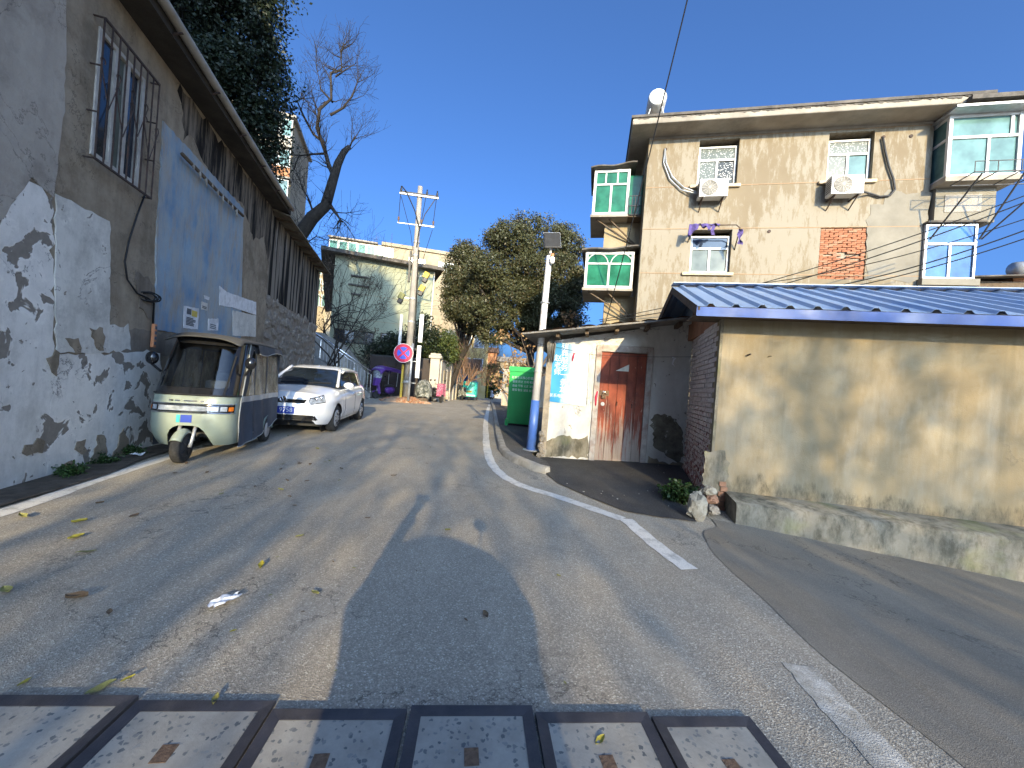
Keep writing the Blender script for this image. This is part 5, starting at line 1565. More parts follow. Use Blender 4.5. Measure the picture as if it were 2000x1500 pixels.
def leaf_cloud(centres, spread, per, size, flat=1.0, seed=0):
    """many small diamond leaves around the given centres, as one mesh"""
    g = np.random.default_rng(seed)
    C = np.repeat(np.asarray(centres, float), per, axis=0)
    N = len(C)
    P = C + g.normal(0, 1, (N, 3)) * np.asarray(spread)
    d = g.normal(0, 1, (N, 3)); d[:, 2] = d[:, 2] * flat - .25
    d /= np.linalg.norm(d, axis=1)[:, None]
    q = np.cross(d, g.normal(0, 1, (N, 3))); q /= np.linalg.norm(q, axis=1)[:, None] + 1e-9
    s = size * g.uniform(.6, 1.35, (N, 1))
    V = np.empty((N, 4, 3))
    V[:, 0] = P; V[:, 1] = P + d * s * .5 + q * s * .27; V[:, 2] = P + d * s; V[:, 3] = P + d * s * .5 - q * s * .27
    me = bpy.data.meshes.new('leaves')
    me.vertices.add(N * 4); me.vertices.foreach_set('co', V.reshape(-1))
    me.loops.add(N * 4); me.loops.foreach_set('vertex_index', np.arange(N * 4, dtype=np.int32))
    me.polygons.add(N); me.polygons.foreach_set('loop_start', np.arange(0, N * 4, 4, dtype=np.int32))
    me.polygons.foreach_set('loop_total', np.full(N, 4, dtype=np.int32))
    me.update(calc_edges=True); me.validate()
    return me
def leaf_obj(name, me, mat, parent):
    me.materials.append(mat)
    o = bpy.data.objects.new(name, me); col.objects.link(o)
    if parent is not None: o.parent = parent
    return o
tag(leaf_obj('foliage', leaf_cloud([tuple(p) for p in tuft_pts] + [(1.6 + .3 * k, -.2, 7.2 + .3 * math.sin(k)) for k in range(4)], (.22, .1, .25), 70, .12, 1, 3), M['bark_pale'], cr), kind='stuff')
rf2 = thing('roof_weeds', 'dry weed stalks standing on the creeper building roof', 'weeds', VB.w(1.2, 0, VH + .18), VB.a)
ws = MB()
for k in range(9):
    x = rr.uniform(-1.8, 2.4); h = rr.uniform(.9, 2.2)
    P = [(x, rr.uniform(-.4, 1), 0)]; P += [(x + rr.gauss(0, .05), P[0][1], h * .5), (x + rr.gauss(0, .12), P[0][1], h)]
    ws.tube(P, [.012, .009, .004], 4, cap=False)
    for q in range(22):
        z = h * rr.uniform(.45, .98); s = (1.05 - z / h) * .4
        a = rr.uniform(0, 6.28)
        ws.tube([(x, P[0][1], z), (x + s * math.cos(a), P[0][1] + s * math.sin(a), z + s * .9)], [.005, .003], 3, cap=False)
ws.build('stalk', M['bark_pale'], rf2)

# flat-roofed block behind with a strip of green windows
RB = Plane((-20.6, 41.0), 14)
rb2 = pthing('flat_roof_block', 'tan flat-roofed block with a strip of green windows behind the creeper building', 'building', RB)
MB().bb(0, 15, 0, 8, 0, 15.6).build('wall', M['cream_wall'], rb2)
MB().bb(-.2, 4.8, -.3, 8.2, 15.601, 15.75).build('roof', M['soffit'], rb2)
MB().bb(5.2, 15.2, -.2, 8.2, 15.601, 15.95).build('roof_parapet', M['cream_wall'], rb2)
for k in range(7):
    x = -.1 + k * .95
    wf = MB().bb(x, x + .9, -.12, -.01, 14.1, 15.4).build('window', M['white_frame'], rb2)
    MB().bb(x + .07, x + .83, -.14, -.121, 14.2, 15.3).build('pane', M['glass_green'], wf)
for x in (8.2, 11.5):
    wf = MB().bb(x, x + 1.8, -.05, -.002, 13.8, 14.7).build('window', M['galv'], rb2)
    for q in range(4): MB().bb(x + .1 + q * .43, x + .45 + q * .43, -.07, -.051, 13.9, 14.6).build('pane', M['glass_far'], wf)
# pale green enclosed-balcony block seen through the gap left of the creeper building
GB = Plane((-27, 46), 10)
gb2 = pthing('gap_block', 'pale block with white window frames seen in the gap above the annexe roof', 'building', GB)
MB().bb(0, 6, 0, 6, 0, 14.5).build('wall', M['cream_wall'], gb2)
for j in range(3):
    for i in range(4):
        x, z = .3 + i * 1.4, 9.0 + j * 1.9
        wf = MB().bb(x, x + 1.25, -.1, -.002, z, z + 1.5).build('window', M['white_frame'], gb2)
        MB().bb(x + .1, x + 1.15, -.12, -.101, z + .1, z + 1.4).build('pane', M['glass_pale'], wf)
# tall balcony block behind the dark evergreen
TB = Plane((-30.0, 36.8), 18)
tx1 = TB.hit(570, 330)[0]
tb = pthing('balcony_tower', 'tall balcony block in cream and orange behind the dark evergreen tree', 'building', TB)
MB().bb(tx1 - 8.0, tx1, 0, 7, 0, TB.hit(568, 240)[1]).build('wall', M['cream_wall'], tb)
zc = TB.hit(568, 240)[1]
for k in range(5):
    zt = zc - k * 3.0
    MB().bb(tx1 - 3.4, tx1 + .1, -.9, -.002, zt - 3.0, zt - 2.85).build('balcony_slab', M['soffit'], tb)
    MB().bb(tx1 - 3.3, tx1 + .02, -.82, -.72, zt - 2.849, zt - 1.9).build('balcony_panel', M['orange_wall'] if k % 2 else M['pale_wall'], tb)
    for q in range(3):
        x = tx1 - 3.25 + q * 1.1
        wf = MB().bb(x, x + 1.04, -.80, -.74, zt - 1.899, zt - .15).build('window', M['white_frame'], tb)
        MB().bb(x + .08, x + .96, -.82, -.801, zt - 1.8, zt - .25).build('pane', M['glass_pale'], wf)
MB().bb(tx1 - 8.3, tx1 + .3, -1.1, 7.3, zc, zc + .25).build('roof', M['soffit'], tb)
# yellow block right of the creeper building
YB = Plane((-11.6, 45.0), 6)
yb = pthing('yellow_block', 'yellow-banded block with white window rows behind bare shrubs', 'building', YB)
MB().bb(0, 8.5, 0, 8, -.9, 13.6).build('wall', M['yellow_wall'], yb)
MB().bb(-.3, 8.8, -.4, 8.2, 13.6, 13.85).build('roof', M['soffit'], yb)
for j in range(4):
    for i in range(5):
        x, z = .5 + i * 1.55, 2.6 + j * 2.75
        wf = MB().bb(x, x + 1.3, -.1, -.002, z, z + 1.5).build('window', M['white_frame'], yb)
        for q in range(2): MB().bb(x + .07 + q * .6, x + .6 + q * .6, -.12, -.101, z + .08, z + 1.42).build('pane', M['glass_far'], wf)

# ------------------------------------------------------------------ stairs with a stainless handrail between annexe and gate
sc = thing('stairway', 'concrete stairway climbing left behind the white car with a stainless handrail', 'stairs', (-7.7, 20.9, 0), 0)
ns = 11
for k in range(ns):
    MB().bb(-.30 * (k + 1), -.30 * k - .002, -.1, 1.5, 0, .17 * (k + 1)).build('step', M['stair_concrete'], sc)
MB().prism([(0.1, 0), (0.1, .25), (-3.4, 2.25), (-3.4, 0)], -.35, -.102).build('stringer', M['stair_concrete'], sc)
a_, b_ = Vector((.05, -.22, 1.45)), Vector((-2.8, -.22, 3.14))
MB().tube([a_, b_, b_ + Vector((-1.2, 0, .65))], .04, 10).build('handrail', M['steel'], sc, smooth=True)
MB().tube([a_ - Vector((0, 0, .16)), b_ - Vector((0, 0, .16)), b_ + Vector((-1.2, 0, .49))], .022, 8).build('handrail', M['steel'], sc, smooth=True)
for k in range(16):
    f_ = k / 15
    p = a_.lerp(b_, f_)
    MB().tube([(p.x, -.22, p.z - .17), (p.x, -.22, p.z - 1.15)], .03 if k % 5 == 0 else .012, 6).build('baluster', M['steel'] if k % 5 == 0 else M['galv'], sc)
rw = thing('retaining_wall', 'dark stained retaining wall beside the stairway under the creeper', 'wall', (-11.2, 23.4, 0), R(14))
MB().prism([(-6, -.3), (2.1, -.3), (2.1, 1.4), (.9, 2.9), (-.6, 3.6), (-6, 3.9)], 0, .4).build('wall', M['stair_concrete'], rw)
MB().bb(.35, 1.0, -.12, -.002, -.3, 2.55).build('pier', M['kerb'], rw)
MB().bb(.25, 1.1, -.16, .3, 2.55, 2.68).build('pier_cap', M['kerb'], rw)

# dark metal gate and white gate pillar
gt = thing('sheet_gate', 'dark brown sheet-metal gate behind the utility pole', 'gate', (-8.9, 23.7, 0), R(2))
for k in range(5):
    x = k * .8
    MB().bb(x + .01, x + .79, 0, .05, .05, 2.45).build('gate_leaf', M['dark_gate'], gt, bevel=.01)
    MB().bb(x + .0, x + .06, -.04, -.001, .02, 2.5).build('gate_post', M['dark_gate'], gt)
MB().bb(0, 4.0, -.02, .07, 2.451, 2.53).build('top_rail', M['dark_iron'], gt)
MB().bb(2.85, 3.05, -.012, -.001, 1.45, 1.68).build('notice', M['paper'], gt)
gp = thing('gate_pillar', 'white plastered gate pillar with a cap beside the dark gate', 'pillar', (-4.75, 23.3, 0), R(4))
MB().bb(-.28, .28, -.28, .28, 0, 2.55).build('shaft', M['pale_wall'], gp, bevel=.02)
MB().bb(-.38, .38, -.38, .38, 2.55, 2.72).build('cap', M['pale_wall'], gp, bevel=.02)
MB().bb(-.30, .30, -.30, .30, 2.721, 2.85).build('cap_top', M['pale_wall'], gp, bevel=.02)
# street wall running away on the left
sw0 = Vector((-4.45, 23.25)); sw1 = Vector((-4.55, 36.0))
pw = thing('street_wall', 'pale rendered street wall with a grey return running away behind the scooters', 'wall', (-4.4, 23.6, 0), R(91.5))
MB().bb(0, 11.5, 0, .25, -.7, 2.45).build('wall', M['pale_wall'], pw)
MB().bb(-.05, 0, -.0, .3, -.1, 2.5).build('end_face', M['pale_wall'], pw)
MB().bb(.0, 11.5, -.06, .3, 2.451, 2.52).build('coping', M['eave_dark'], pw)
for k, x in enumerate((.8, 2.4)):
    MB().bb(x, x + 1.1, -.05, -.002, .7, 1.9).build('notice_board', M['cream_wall'], pw)
for k in range(5):
    MB().bb(1.9 + 2.0 * k, 2.1 + 2.0 * k, -.08, -.003, -.6, 2.44).build('pier', M['pale_wall'], pw)
for k in range(3):
    x = 5.0 + k * 1.6
    wf = MB().bb(x, x + .5, -.04, -.002, .9, 1.9).build('window', M['dark_iron'], pw)
    MB().bb(x + .05, x + .45, -.05, -.041, .95, 1.85).build('pane', M['glass_dark'], wf)
# low shop houses farther along the left of the street
for (nm, lb, x, y, w_, d_, h_, mt, rz) in (
        ('street_house', 'low white house with a red door post far along the left of the street', -5.2, 36.5, 3.4, 5, 3.0, 'pale_wall', 4),
        ('street_house', 'brick-red house with a blue window above the far end of the street', -6.2, 60, 7, 6, 7.2, 'orange_wall', 4),
        ('street_house', 'tan rendered house closing the street beyond the yellow gas pipe', -.5, 62, 7.0, 6, 6.0, 'cream_wall', -4),
        ('street_house', 'small white house behind the yellow gas pipe', -3.2, 60.5, 5.0, 4, 1.9, 'pale_wall', 0)):
    h = thing(nm, lb, 'house', (x, y, zg(x, y)), R(rz))
    MB().bb(-w_ / 2, w_ / 2, 0, d_, 0, h_).build('wall', M[mt], h)
    MB().add([(-w_ / 2 - .3, -.4, h_ - .05), (w_ / 2 + .3, -.4, h_ - .05), (w_ / 2 + .3, d_ / 2, h_ + 1.0), (-w_ / 2 - .3, d_ / 2, h_ + 1.0), (-w_ / 2 - .3, d_ + .4, h_ - .05), (w_ / 2 + .3, d_ + .4, h_ - .05)],
             [(0, 1, 2, 3), (3, 2, 5, 4), (0, 3, 4), (1, 5, 2), (0, 4, 5, 1)]).build('roof', M['roof_tile'] if mt != 'cream_wall' else M['soffit'], h)
    for k in range(2):
        x_ = -w_ * .3 + k * w_ * .4
        wf = MB().bb(x_, x_ + w_ * .2, -.06, -.002, h_ * .45, h_ * .8).build('window', M['white_frame'], h)
        MB().bb(x_ + .08, x_ + w_ * .2 - .08, -.08, -.061, h_ * .45 + .08, h_ * .8 - .08).build('pane', M['glass_blue'], wf)
    MB().bb(-w_ * .08, w_ * .08, -.05, -.003, 0, min(2.1, h_ * .7)).build('door', M['sign_red'] if 'red door' in lb else M['timber'], h)
# yellow gas pipe goal over a driveway, far right of the street
yp = thing('gas_pipe_frame', 'yellow gas pipe bent into a tall frame at the far end of the street', 'pipe', (-2.9, 46, zg(-2.9, 46)), 0)
MB().tube([(0, 0, 0), (0, 0, 2.1), (-.0, 0, 2.2), (.25, 0, 2.25), (.25, 0, 2.75), (.3, 0, 2.8), (3.4, 0, 2.8)], .09, 10).build('pipe', M['yellow_paint'], yp, smooth=True)
MB().bb(-.2, .2, -.2, .2, 0, .12).build('footing', M['kerb'], yp)
MB().lathe([(.13, -.08), (.13, .08)], (0, 0, 2.05), 12).build('flange', M['yellow_paint'], yp)
# right side of the street: white painted pillar, wall with red lantern
rp = thing('painted_pillar', 'white street pillar with faded painted pictures beyond the green box', 'pillar', (-.12, 21.6, .09), R(-6))
MB().bb(-.42, .42, 0, .5, 0, 2.1).build('shaft', M['pale_wall'], rp, bevel=.01)
MB().bb(-.45, .9, -.05, .55, 2.1, 2.16).build('cap', M['timber'], rp)
for (x, z, w_, h_, mt) in ((-.02, 1.85, .34, .08, 'yellow_paint'), (.05, 1.72, .3, .07, 'yellow_paint'), (-.05, 1.58, .26, .07, 'yellow_paint'), (-.08, 1.42, .1, .14, 'sign_red'), (.1, 1.3, .24, .3, 'leaf_hedge'), (-.12, 1.15, .22, .16, 'leaf_hedge')):
    MB().prism(rag([(x - w_ / 2, z - h_ / 2), (x + w_ / 2, z - h_ / 2), (x + w_ / 2, z + h_ / 2), (x - w_ / 2, z + h_ / 2)], .05, .02, int(z * 100)), -.005, -.001).build('painted_mark', M[mt] if mt != 'leaf_hedge' else M['olive_leaf'], rp)
rw2 = thing('shop_wall', 'white shopfront wall with a dark doorway behind the painted pillar', 'wall', (.5, 22.4, .09), R(-4))
wall_mesh(0, 6, 0, 2.3, .25, [(.15, 1.2, .0, 1.35)]).build('wall', M['pale_wall'], rw2)
MB().bb(-.1, 6.2, -.5, 3, 2.301, 2.4).build('roof', M['timber'], rw2)
MB().bb(.1, 1.3, .6, .65, 0, 1.6).build('door', M['dark_gate'], rw2)
ln_ = thing('red_lantern', 'round red lantern hanging by the shop doorway', 'lantern', (.55, 21.9, 1.55), 0)
MB().sphere((0, 0, 0), .3, 16, 10, (1, 1, .9)).build('shade', M['sign_red'], ln_, smooth=True)
MB().lathe([(.1, .24), (.1, .32)], n=12).build('cap', M['yellow_paint'], ln_)
bo = thing('stone_bollard', 'short pale stone bollard at the foot of the street wall', 'bollard', (-4.25, 25.3, 0), 0)
MB().lathe([(.15, 0), (.14, .35), (.10, .5), (.03, .56)], n=14).build('stone', M['rock'], bo, smooth=True)
# ------------------------------------------------------------------ vehicles
def lerp_tab(tab, y):
    if y <= tab[0][0]: return tab[0][1]
    for (a, p), (b, q) in zip(tab, tab[1:]):
        if y <= b:
            t_ = (y - a) / (b - a); t_ = t_ * t_ * (3 - 2 * t_) * .5 + t_ * .5
            return p + (q - p) * t_
    return tab[-1][1]
def tyre(parent, c, r, w, hub_mat, axis='x', side=1, spokes=8, name='wheel', hub_r=.66):
    c = Vector(c)
    t_ = MB().lathe([(r * .62, -w / 2 * .8), (r * .9, -w / 2), (r * .985, -w / 2 * .7), (r, 0), (r * .985, w / 2 * .7), (r * .9, w / 2), (r * .62, w / 2 * .8)], c, 32, axis).build(name, M['rubber'], parent, smooth=True)
    m = MB().lathe([(r * hub_r, side * w * .36), (r * (hub_r - .06), side * w * .47), (r * .2, side * w * .5), (0, side * w * .52)], c, 32, axis, cap=False)
    m.build('rim', hub_mat, t_, smooth=True)
    if spokes and axis == 'x':
        for k in range(spokes):
            a = 2 * math.pi * k / spokes
            p0, p1 = c + Vector((side * w * .49, r * .28 * math.cos(a), r * .28 * math.sin(a))), c + Vector((side * w * .475, r * (hub_r - .12) * math.cos(a), r * (hub_r - .12) * math.sin(a)))
            MB().bar(p0, p1, r * .11, .006).build('vent_slot', M['black'], t_)
    return t_

def hatchback(label, loc, rz, paint, plate=True):
    car = thing('parked_car', label, 'car', loc, rz)
    def Wd(y):
        w = .84
        if y < -1.25: w -= .25 * ((-1.25 - y) / .75) ** 2.6
        if y > 1.2: w -= .10 * ((y - 1.2) / .77) ** 2
        return w
    zs_t = [(-2.0, .66), (-1.93, .72), (-1.75, .79), (-1.0, .90), (0, .95), (1.0, .985), (1.75, 1.0), (1.97, .90)]
    zd_t = [(-2.0, .68), (-1.93, .76), (-1.75, .86), (-1.0, .985), (-.8, 1.0), (0, 1.0), (1.97, 1.0)]
    zb_t = [(-2.0, .30), (-1.9, .22), (-1.6, .2), (1.6, .22), (1.97, .32)]
    AX = (-1.2, 1.27)
    st = sorted(set([round(v, 3) for v in np.concatenate([np.linspace(-2.0, -1.6, 14), np.arange(-1.6, 1.98, .03), [1.97]])]))
    m = MB()
    NP = 0
    rows = []
    for y in st:
        w, zs, zd, zb = Wd(y), lerp_tab(zs_t, y), lerp_tab(zd_t, y), lerp_tab(zb_t, y)
        for a in AX:
            if abs(y - a) < .345: zb = max(zb, .29 + math.sqrt(.345 ** 2 - (y - a) ** 2))
        half = []
        for f_ in (0, .08, .2, .35, .5, .65, .78, .88, .95, 1.0):
            z = zb + (zs - zb) * f_
            x = w - .07 * max(0, (.42 - z) / .22) ** 2 - .11 * max(0, (z - (zs - .2)) / .2) ** 2 - .012 * math.exp(-((z - .62) / .03) ** 2)
            half.append((x, z))
        xe = half[-1][0]
        for f_, g_ in ((.9, .45), (.75, .72), (.5, .9), (.25, .98)): half.append((xe * f_, zs + (zd - zs) * g_))
        full = half + [(0, zd)] + [(-x, z) for x, z in reversed(half)]
        rows.append([(x, y, z) for x, z in full])
    NP = len(rows[0])
    for r_ in rows: m.v += r_
    for i in range(len(rows) - 1):
        for k in range(NP - 1):
            a = i * NP + k
            m.f.append((a, a + 1, a + NP + 1, a + NP))
    m.f.append(tuple(range(NP))); m.f.append(tuple(range((len(rows) - 1) * NP, len(rows) * NP)))
    body = m.build('body', paint, car, auto=38)
    bvh = BVHTree.FromPolygons([Vector(v) for v in m.v], [f_ for f_ in m.f])
    MB().bb(-.66, .66, -1.7, 1.7, .16, .6).build('underbody', M['black'], car)
    # greenhouse
    zr_t = [(-.98, .985), (-.75, 1.12), (-.45, 1.29), (-.2, 1.395), (.05, 1.44), (.5, 1.46), (1.0, 1.445), (1.4, 1.40), (1.62, 1.30), (1.9, 1.0)]
    g = MB()
    rows = []
    ysg = np.linspace(-.98, 1.9, 60)
    for y in ysg:
        zr = lerp_tab(zr_t, y)
        zb = lerp_tab([(-.98, .955), (0, .955), (1.9, .985)], y)
        hb = .735 - .10 * max(0, (y - 1.0) / .9) ** 2 - .05 * max(0, (-.5 - y) / .5) ** 2
        half = []
        for f_ in (0, .25, .5, .75, .9):
            z = zb + max(.005, zr - .05 - zb) * f_
            half.append((hb - (z - zb) * .36, z))
        xt = half[-1][0]
        half += [(xt - .05 - .02, zr - .022), (xt * .7, zr - .006)]
        rows.append([(x, y, z) for x, z in half] + [(0, y, zr)] + [(-x, y, z) for x, z in reversed(half)])
    NG = len(rows[0])
    for r_ in rows: g.v += r_
    for i in range(len(rows) - 1):
        for k in range(NG - 1):
            a = i * NG + k
            g.f.append((a, a + 1, a + NG + 1, a + NG))
    g.build('window_glass', M['car_glass'], car, auto=50)
    gb_ = BVHTree.FromPolygons([Vector(v) for v in g.v], g.f)
    def on(b, p, d, off):
        h = b.ray_cast(Vector(p), Vector(d).normalized())
        if h[0] is None:
            h = b.find_nearest(Vector(p) + Vector(d).normalized() * .7)
            return h[0]
        n = h[1]
        if n.dot(Vector(d)) > 0: n = -n
        return h[0] + n * off
    def quad(b, c4, d, off, nu=10, nv=6):
        c4 = [Vector(c) for c in c4]
        return MB().grid(lambda u, v: on(b, c4[0].lerp(c4[1], u).lerp(c4[3].lerp(c4[2], u), v), d, off), nu, nv)
    # roof skin and pillars
    MB().grid(lambda u, v: on(gb_, ((u * 2 - 1) * .60, -.28 + 1.86 * v, 2.2), (0, 0, -1), .010), 16, 24).build('roof', paint, car, smooth=True)
    for s in (-1, 1):
        def side(y, z, off=.008): return on(gb_, (s * 1.4, y, z), (-s, 0, 0), off)
        A = [on(gb_, (s * (.70 - .15 * t_), -1.5 + .7 * t_, 1.00 + .40 * t_ + .5), (0, .85, -.55), .006) for t_ in np.linspace(0, 1, 8)]
        A = [Vector((s * (.715 - .165 * t_), -.93 + .72 * t_, .985 + .41 * t_)) for t_ in np.linspace(0, 1, 10)]
        MB().tube(A, .034, 8).build('pillar', paint, car, smooth=True)
        MB().tube([q for q in (side(y, lerp_tab(zr_t, y) - .085, .004) for y in np.linspace(-.22, 1.42, 16)) if abs(q.x) < 1.0], .03, 8).build('roof_rail', paint, car, smooth=True)
        quad(gb_, [(s * 1.4, 1.22, .99), (s * 1.4, 1.82, .99), (s * 1.4, 1.56, 1.26), (s * 1.4, 1.34, 1.33)], (-s, 0, 0), .008).build('pillar', paint, car, smooth=True)
        quad(gb_, [(s * 1.4, .28, .97), (s * 1.4, .36, .97), (s * 1.4, .36, 1.37), (s * 1.4, .28, 1.37)], (-s, 0, 0), .005, 3, 6).build('centre_pillar', M['gloss_black'], car, smooth=True)
        MB().tube([q for q in (side(y, .99, .004) for y in np.linspace(-.75, 1.5, 12)) if abs(q.x) < 1.0], .010, 6).build('window_trim', M['black'], car)
        # door shut lines and handles
        for y0 in (-.62, .33, 1.0):
            P = [on(bvh, (s * 1.5, y0 + (.12 if y0 > .9 else 0) * (z - .3), z), (-s, 0, 0), .001) for z in np.linspace(.3 if y0 < .9 else .62, .93, 8)]
            MB().tube(P, .004, 4).build('shut_line', M['black'], car)
        P = [on(bvh, (s * 1.5, y, .27), (-s, 0, 0), .001) for y in np.linspace(-.75, .85, 14)]
        MB().tube(P, .004, 4).build('shut_line', M['black'], car)
        for y0 in (.16, .93):
            h = on(bvh, (s * 1.5, y0, .80), (-s, 0, 0), .018)
            MB().box(h, (.03, .19, .035)).build('door_handle', paint, car, bevel=.01)
        mr = thing('mirror', None, None, (s * .84, -.60, 1.0)); mr.parent = car
        bpy.data.objects.remove(mr)
        mm = MB().sphere((s * .88, -.63, 1.02), .1, 14, 10, (1.15, .55, .72)).build('mirror', paint, car, smooth=True)
        MB().bar((s * .74, -.60, .98), (s * .84, -.62, .99), .05, .03).build('mirror_arm', M['black'], mm)
        for a in AX:
            MB().lathe([(.34, -.0), (.34, .25)], (s * .70 - (.25 if s > 0 else 0) * 0, a, .29), 24, 'x', cap=False)
            tyre(car, (s * .735, a, .295), .295, .19, M['hubcap'], 'x', s, 9)
            MB().lathe([(.335, 0), (.335, .02), (0, .02)], (s * .56, a, .29), 24, 'x').build('arch_liner', M['black'], car)
        # headlamps wrap round the corner
        d = (-s * .55, 1, 0)
        def hp(x, z): return (s * x + s * .55 * 1.2, -1.85 - 1.2, z)
        hl = quad(bvh, [hp(.38, .63), hp(.76, .68), hp(.75, .81), hp(.44, .735)], d, .004, 14, 6).build('headlight', M['lens'], car, smooth=True)
        quad(bvh, [hp(.365, .615), hp(.775, .668), hp(.76, .822), hp(.425, .75)], d, .0018, 14, 6).build('bezel', M['gloss_black'], hl, smooth=True)
        for x0 in (.55, .66):
            c_ = on(bvh, hp(x0, .735 + (x0 - .55) * .2), d, .006)
            MB().sphere(c_, .036, 12, 8, (1, .35, 1)).build('reflector', M['chrome'], hl, smooth=True)
        quad(bvh, [(s * .36, -3, .30), (s * .64, -3, .315), (s * .60, -3, .40), (s * .40, -3, .37)], (0, 1, 0), .006, 8, 4).build('fog_lamp_bezel', M['gloss_black'], car, smooth=True)
    f0 = (0, 1, 0)
    quad(bvh, [(-.40, -3, .655), (.40, -3, .655), (.43, -3, .715), (-.43, -3, .715)], f0, .006, 16, 3).build('grille', M['gloss_black'], car, smooth=True)
    quad(bvh, [(-.41, -3, .645), (.41, -3, .645), (.41, -3, .655), (-.41, -3, .655)], f0, .009, 16, 1).build('grille_trim', M['chrome'], car)
    quad(bvh, [(-.62, -3, .30), (.62, -3, .30), (.57, -3, .41), (-.57, -3, .41)], f0, .004, 20, 4).build('air_intake', M['black'], car, smooth=True)
    for z in (.33, .36, .385):
        quad(bvh, [(-.58, -3, z), (.58, -3, z), (.58, -3, z + .010), (-.58, -3, z + .010)], f0, .010, 16, 1).build('intake_slat', M['gloss_black'], car)
    c_ = on(bvh, (0, -3, .69), f0, .012)
    em = MB()
    em.tube([c_ + Vector((.068 * math.cos(a), 0, .068 * math.sin(a))) for a in np.linspace(0, 2 * math.pi, 33)], .006, 6, cap=False)
    badge = em.build('emblem', M['chrome'], car, smooth=True)
    for seg in ([(-.026, .058), (0, .010), (.026, .058)], [(-.058, .028), (-.026, -.052), (0, .004), (.026, -.052), (.058, .028)]):
        MB().tube([c_ + Vector((x, -.002, z)) for x, z in seg], .0065, 6).build('emblem_letter', M['chrome'], badge)
    MB().lathe([(0, .004), (.066, .004), (.066, .008)], c_, 24, 'y').build('emblem_disc', M['gloss_black'], badge)
    if plate:
        c_ = on(bvh, (0, -3, .50), f0, .018)
        p = MB().box(c_, (.44, .012, .14)).build('number_plate', M['plate_blue'], car, bevel=.004)
        text_obj('9758', .125, M['letter_white'], p, c_ + Vector((.07, -.009, .0)), (R(90), 0, 0), 'plate_digits', ext=.001)
        for q in ((-.19, 0), (.19, 0)):
            pass
    # things seen through the windscreen: seats and steering wheel shapes read as dark glass; wipers in front
    for x0, x1 in ((-.5, .05), (.0, .55)):
        P = [on(gb_, (x0 + (x1 - x0) * t_, -2.2, 1.02 + .05 * t_ + .45), (0, 1, -.35), .012) for t_ in np.linspace(0, 1, 6)]
        MB().tube(P, .009, 5).build('wiper', M['black'], car)
    return car
polo = hatchback('white hatchback with a blue number plate parked behind the tricycle', (-4.86, 9.58, 0), R(9.6), M['car_white'])
far_car = copy_tree(polo)
far_car.location = (-3.9, 52.0, zg(-3.9, 52)); far_car.rotation_euler = (0, 0, R(-6))
far_car['label'] = 'small distant silver car parked far down the street'
for ch in kids(far_car):
    if ch.data and ch.data.materials and ch.data.materials[0] == M['car_white']:
        ch.data = ch.data.copy(); ch.data.materials[0] = M['car_silver']

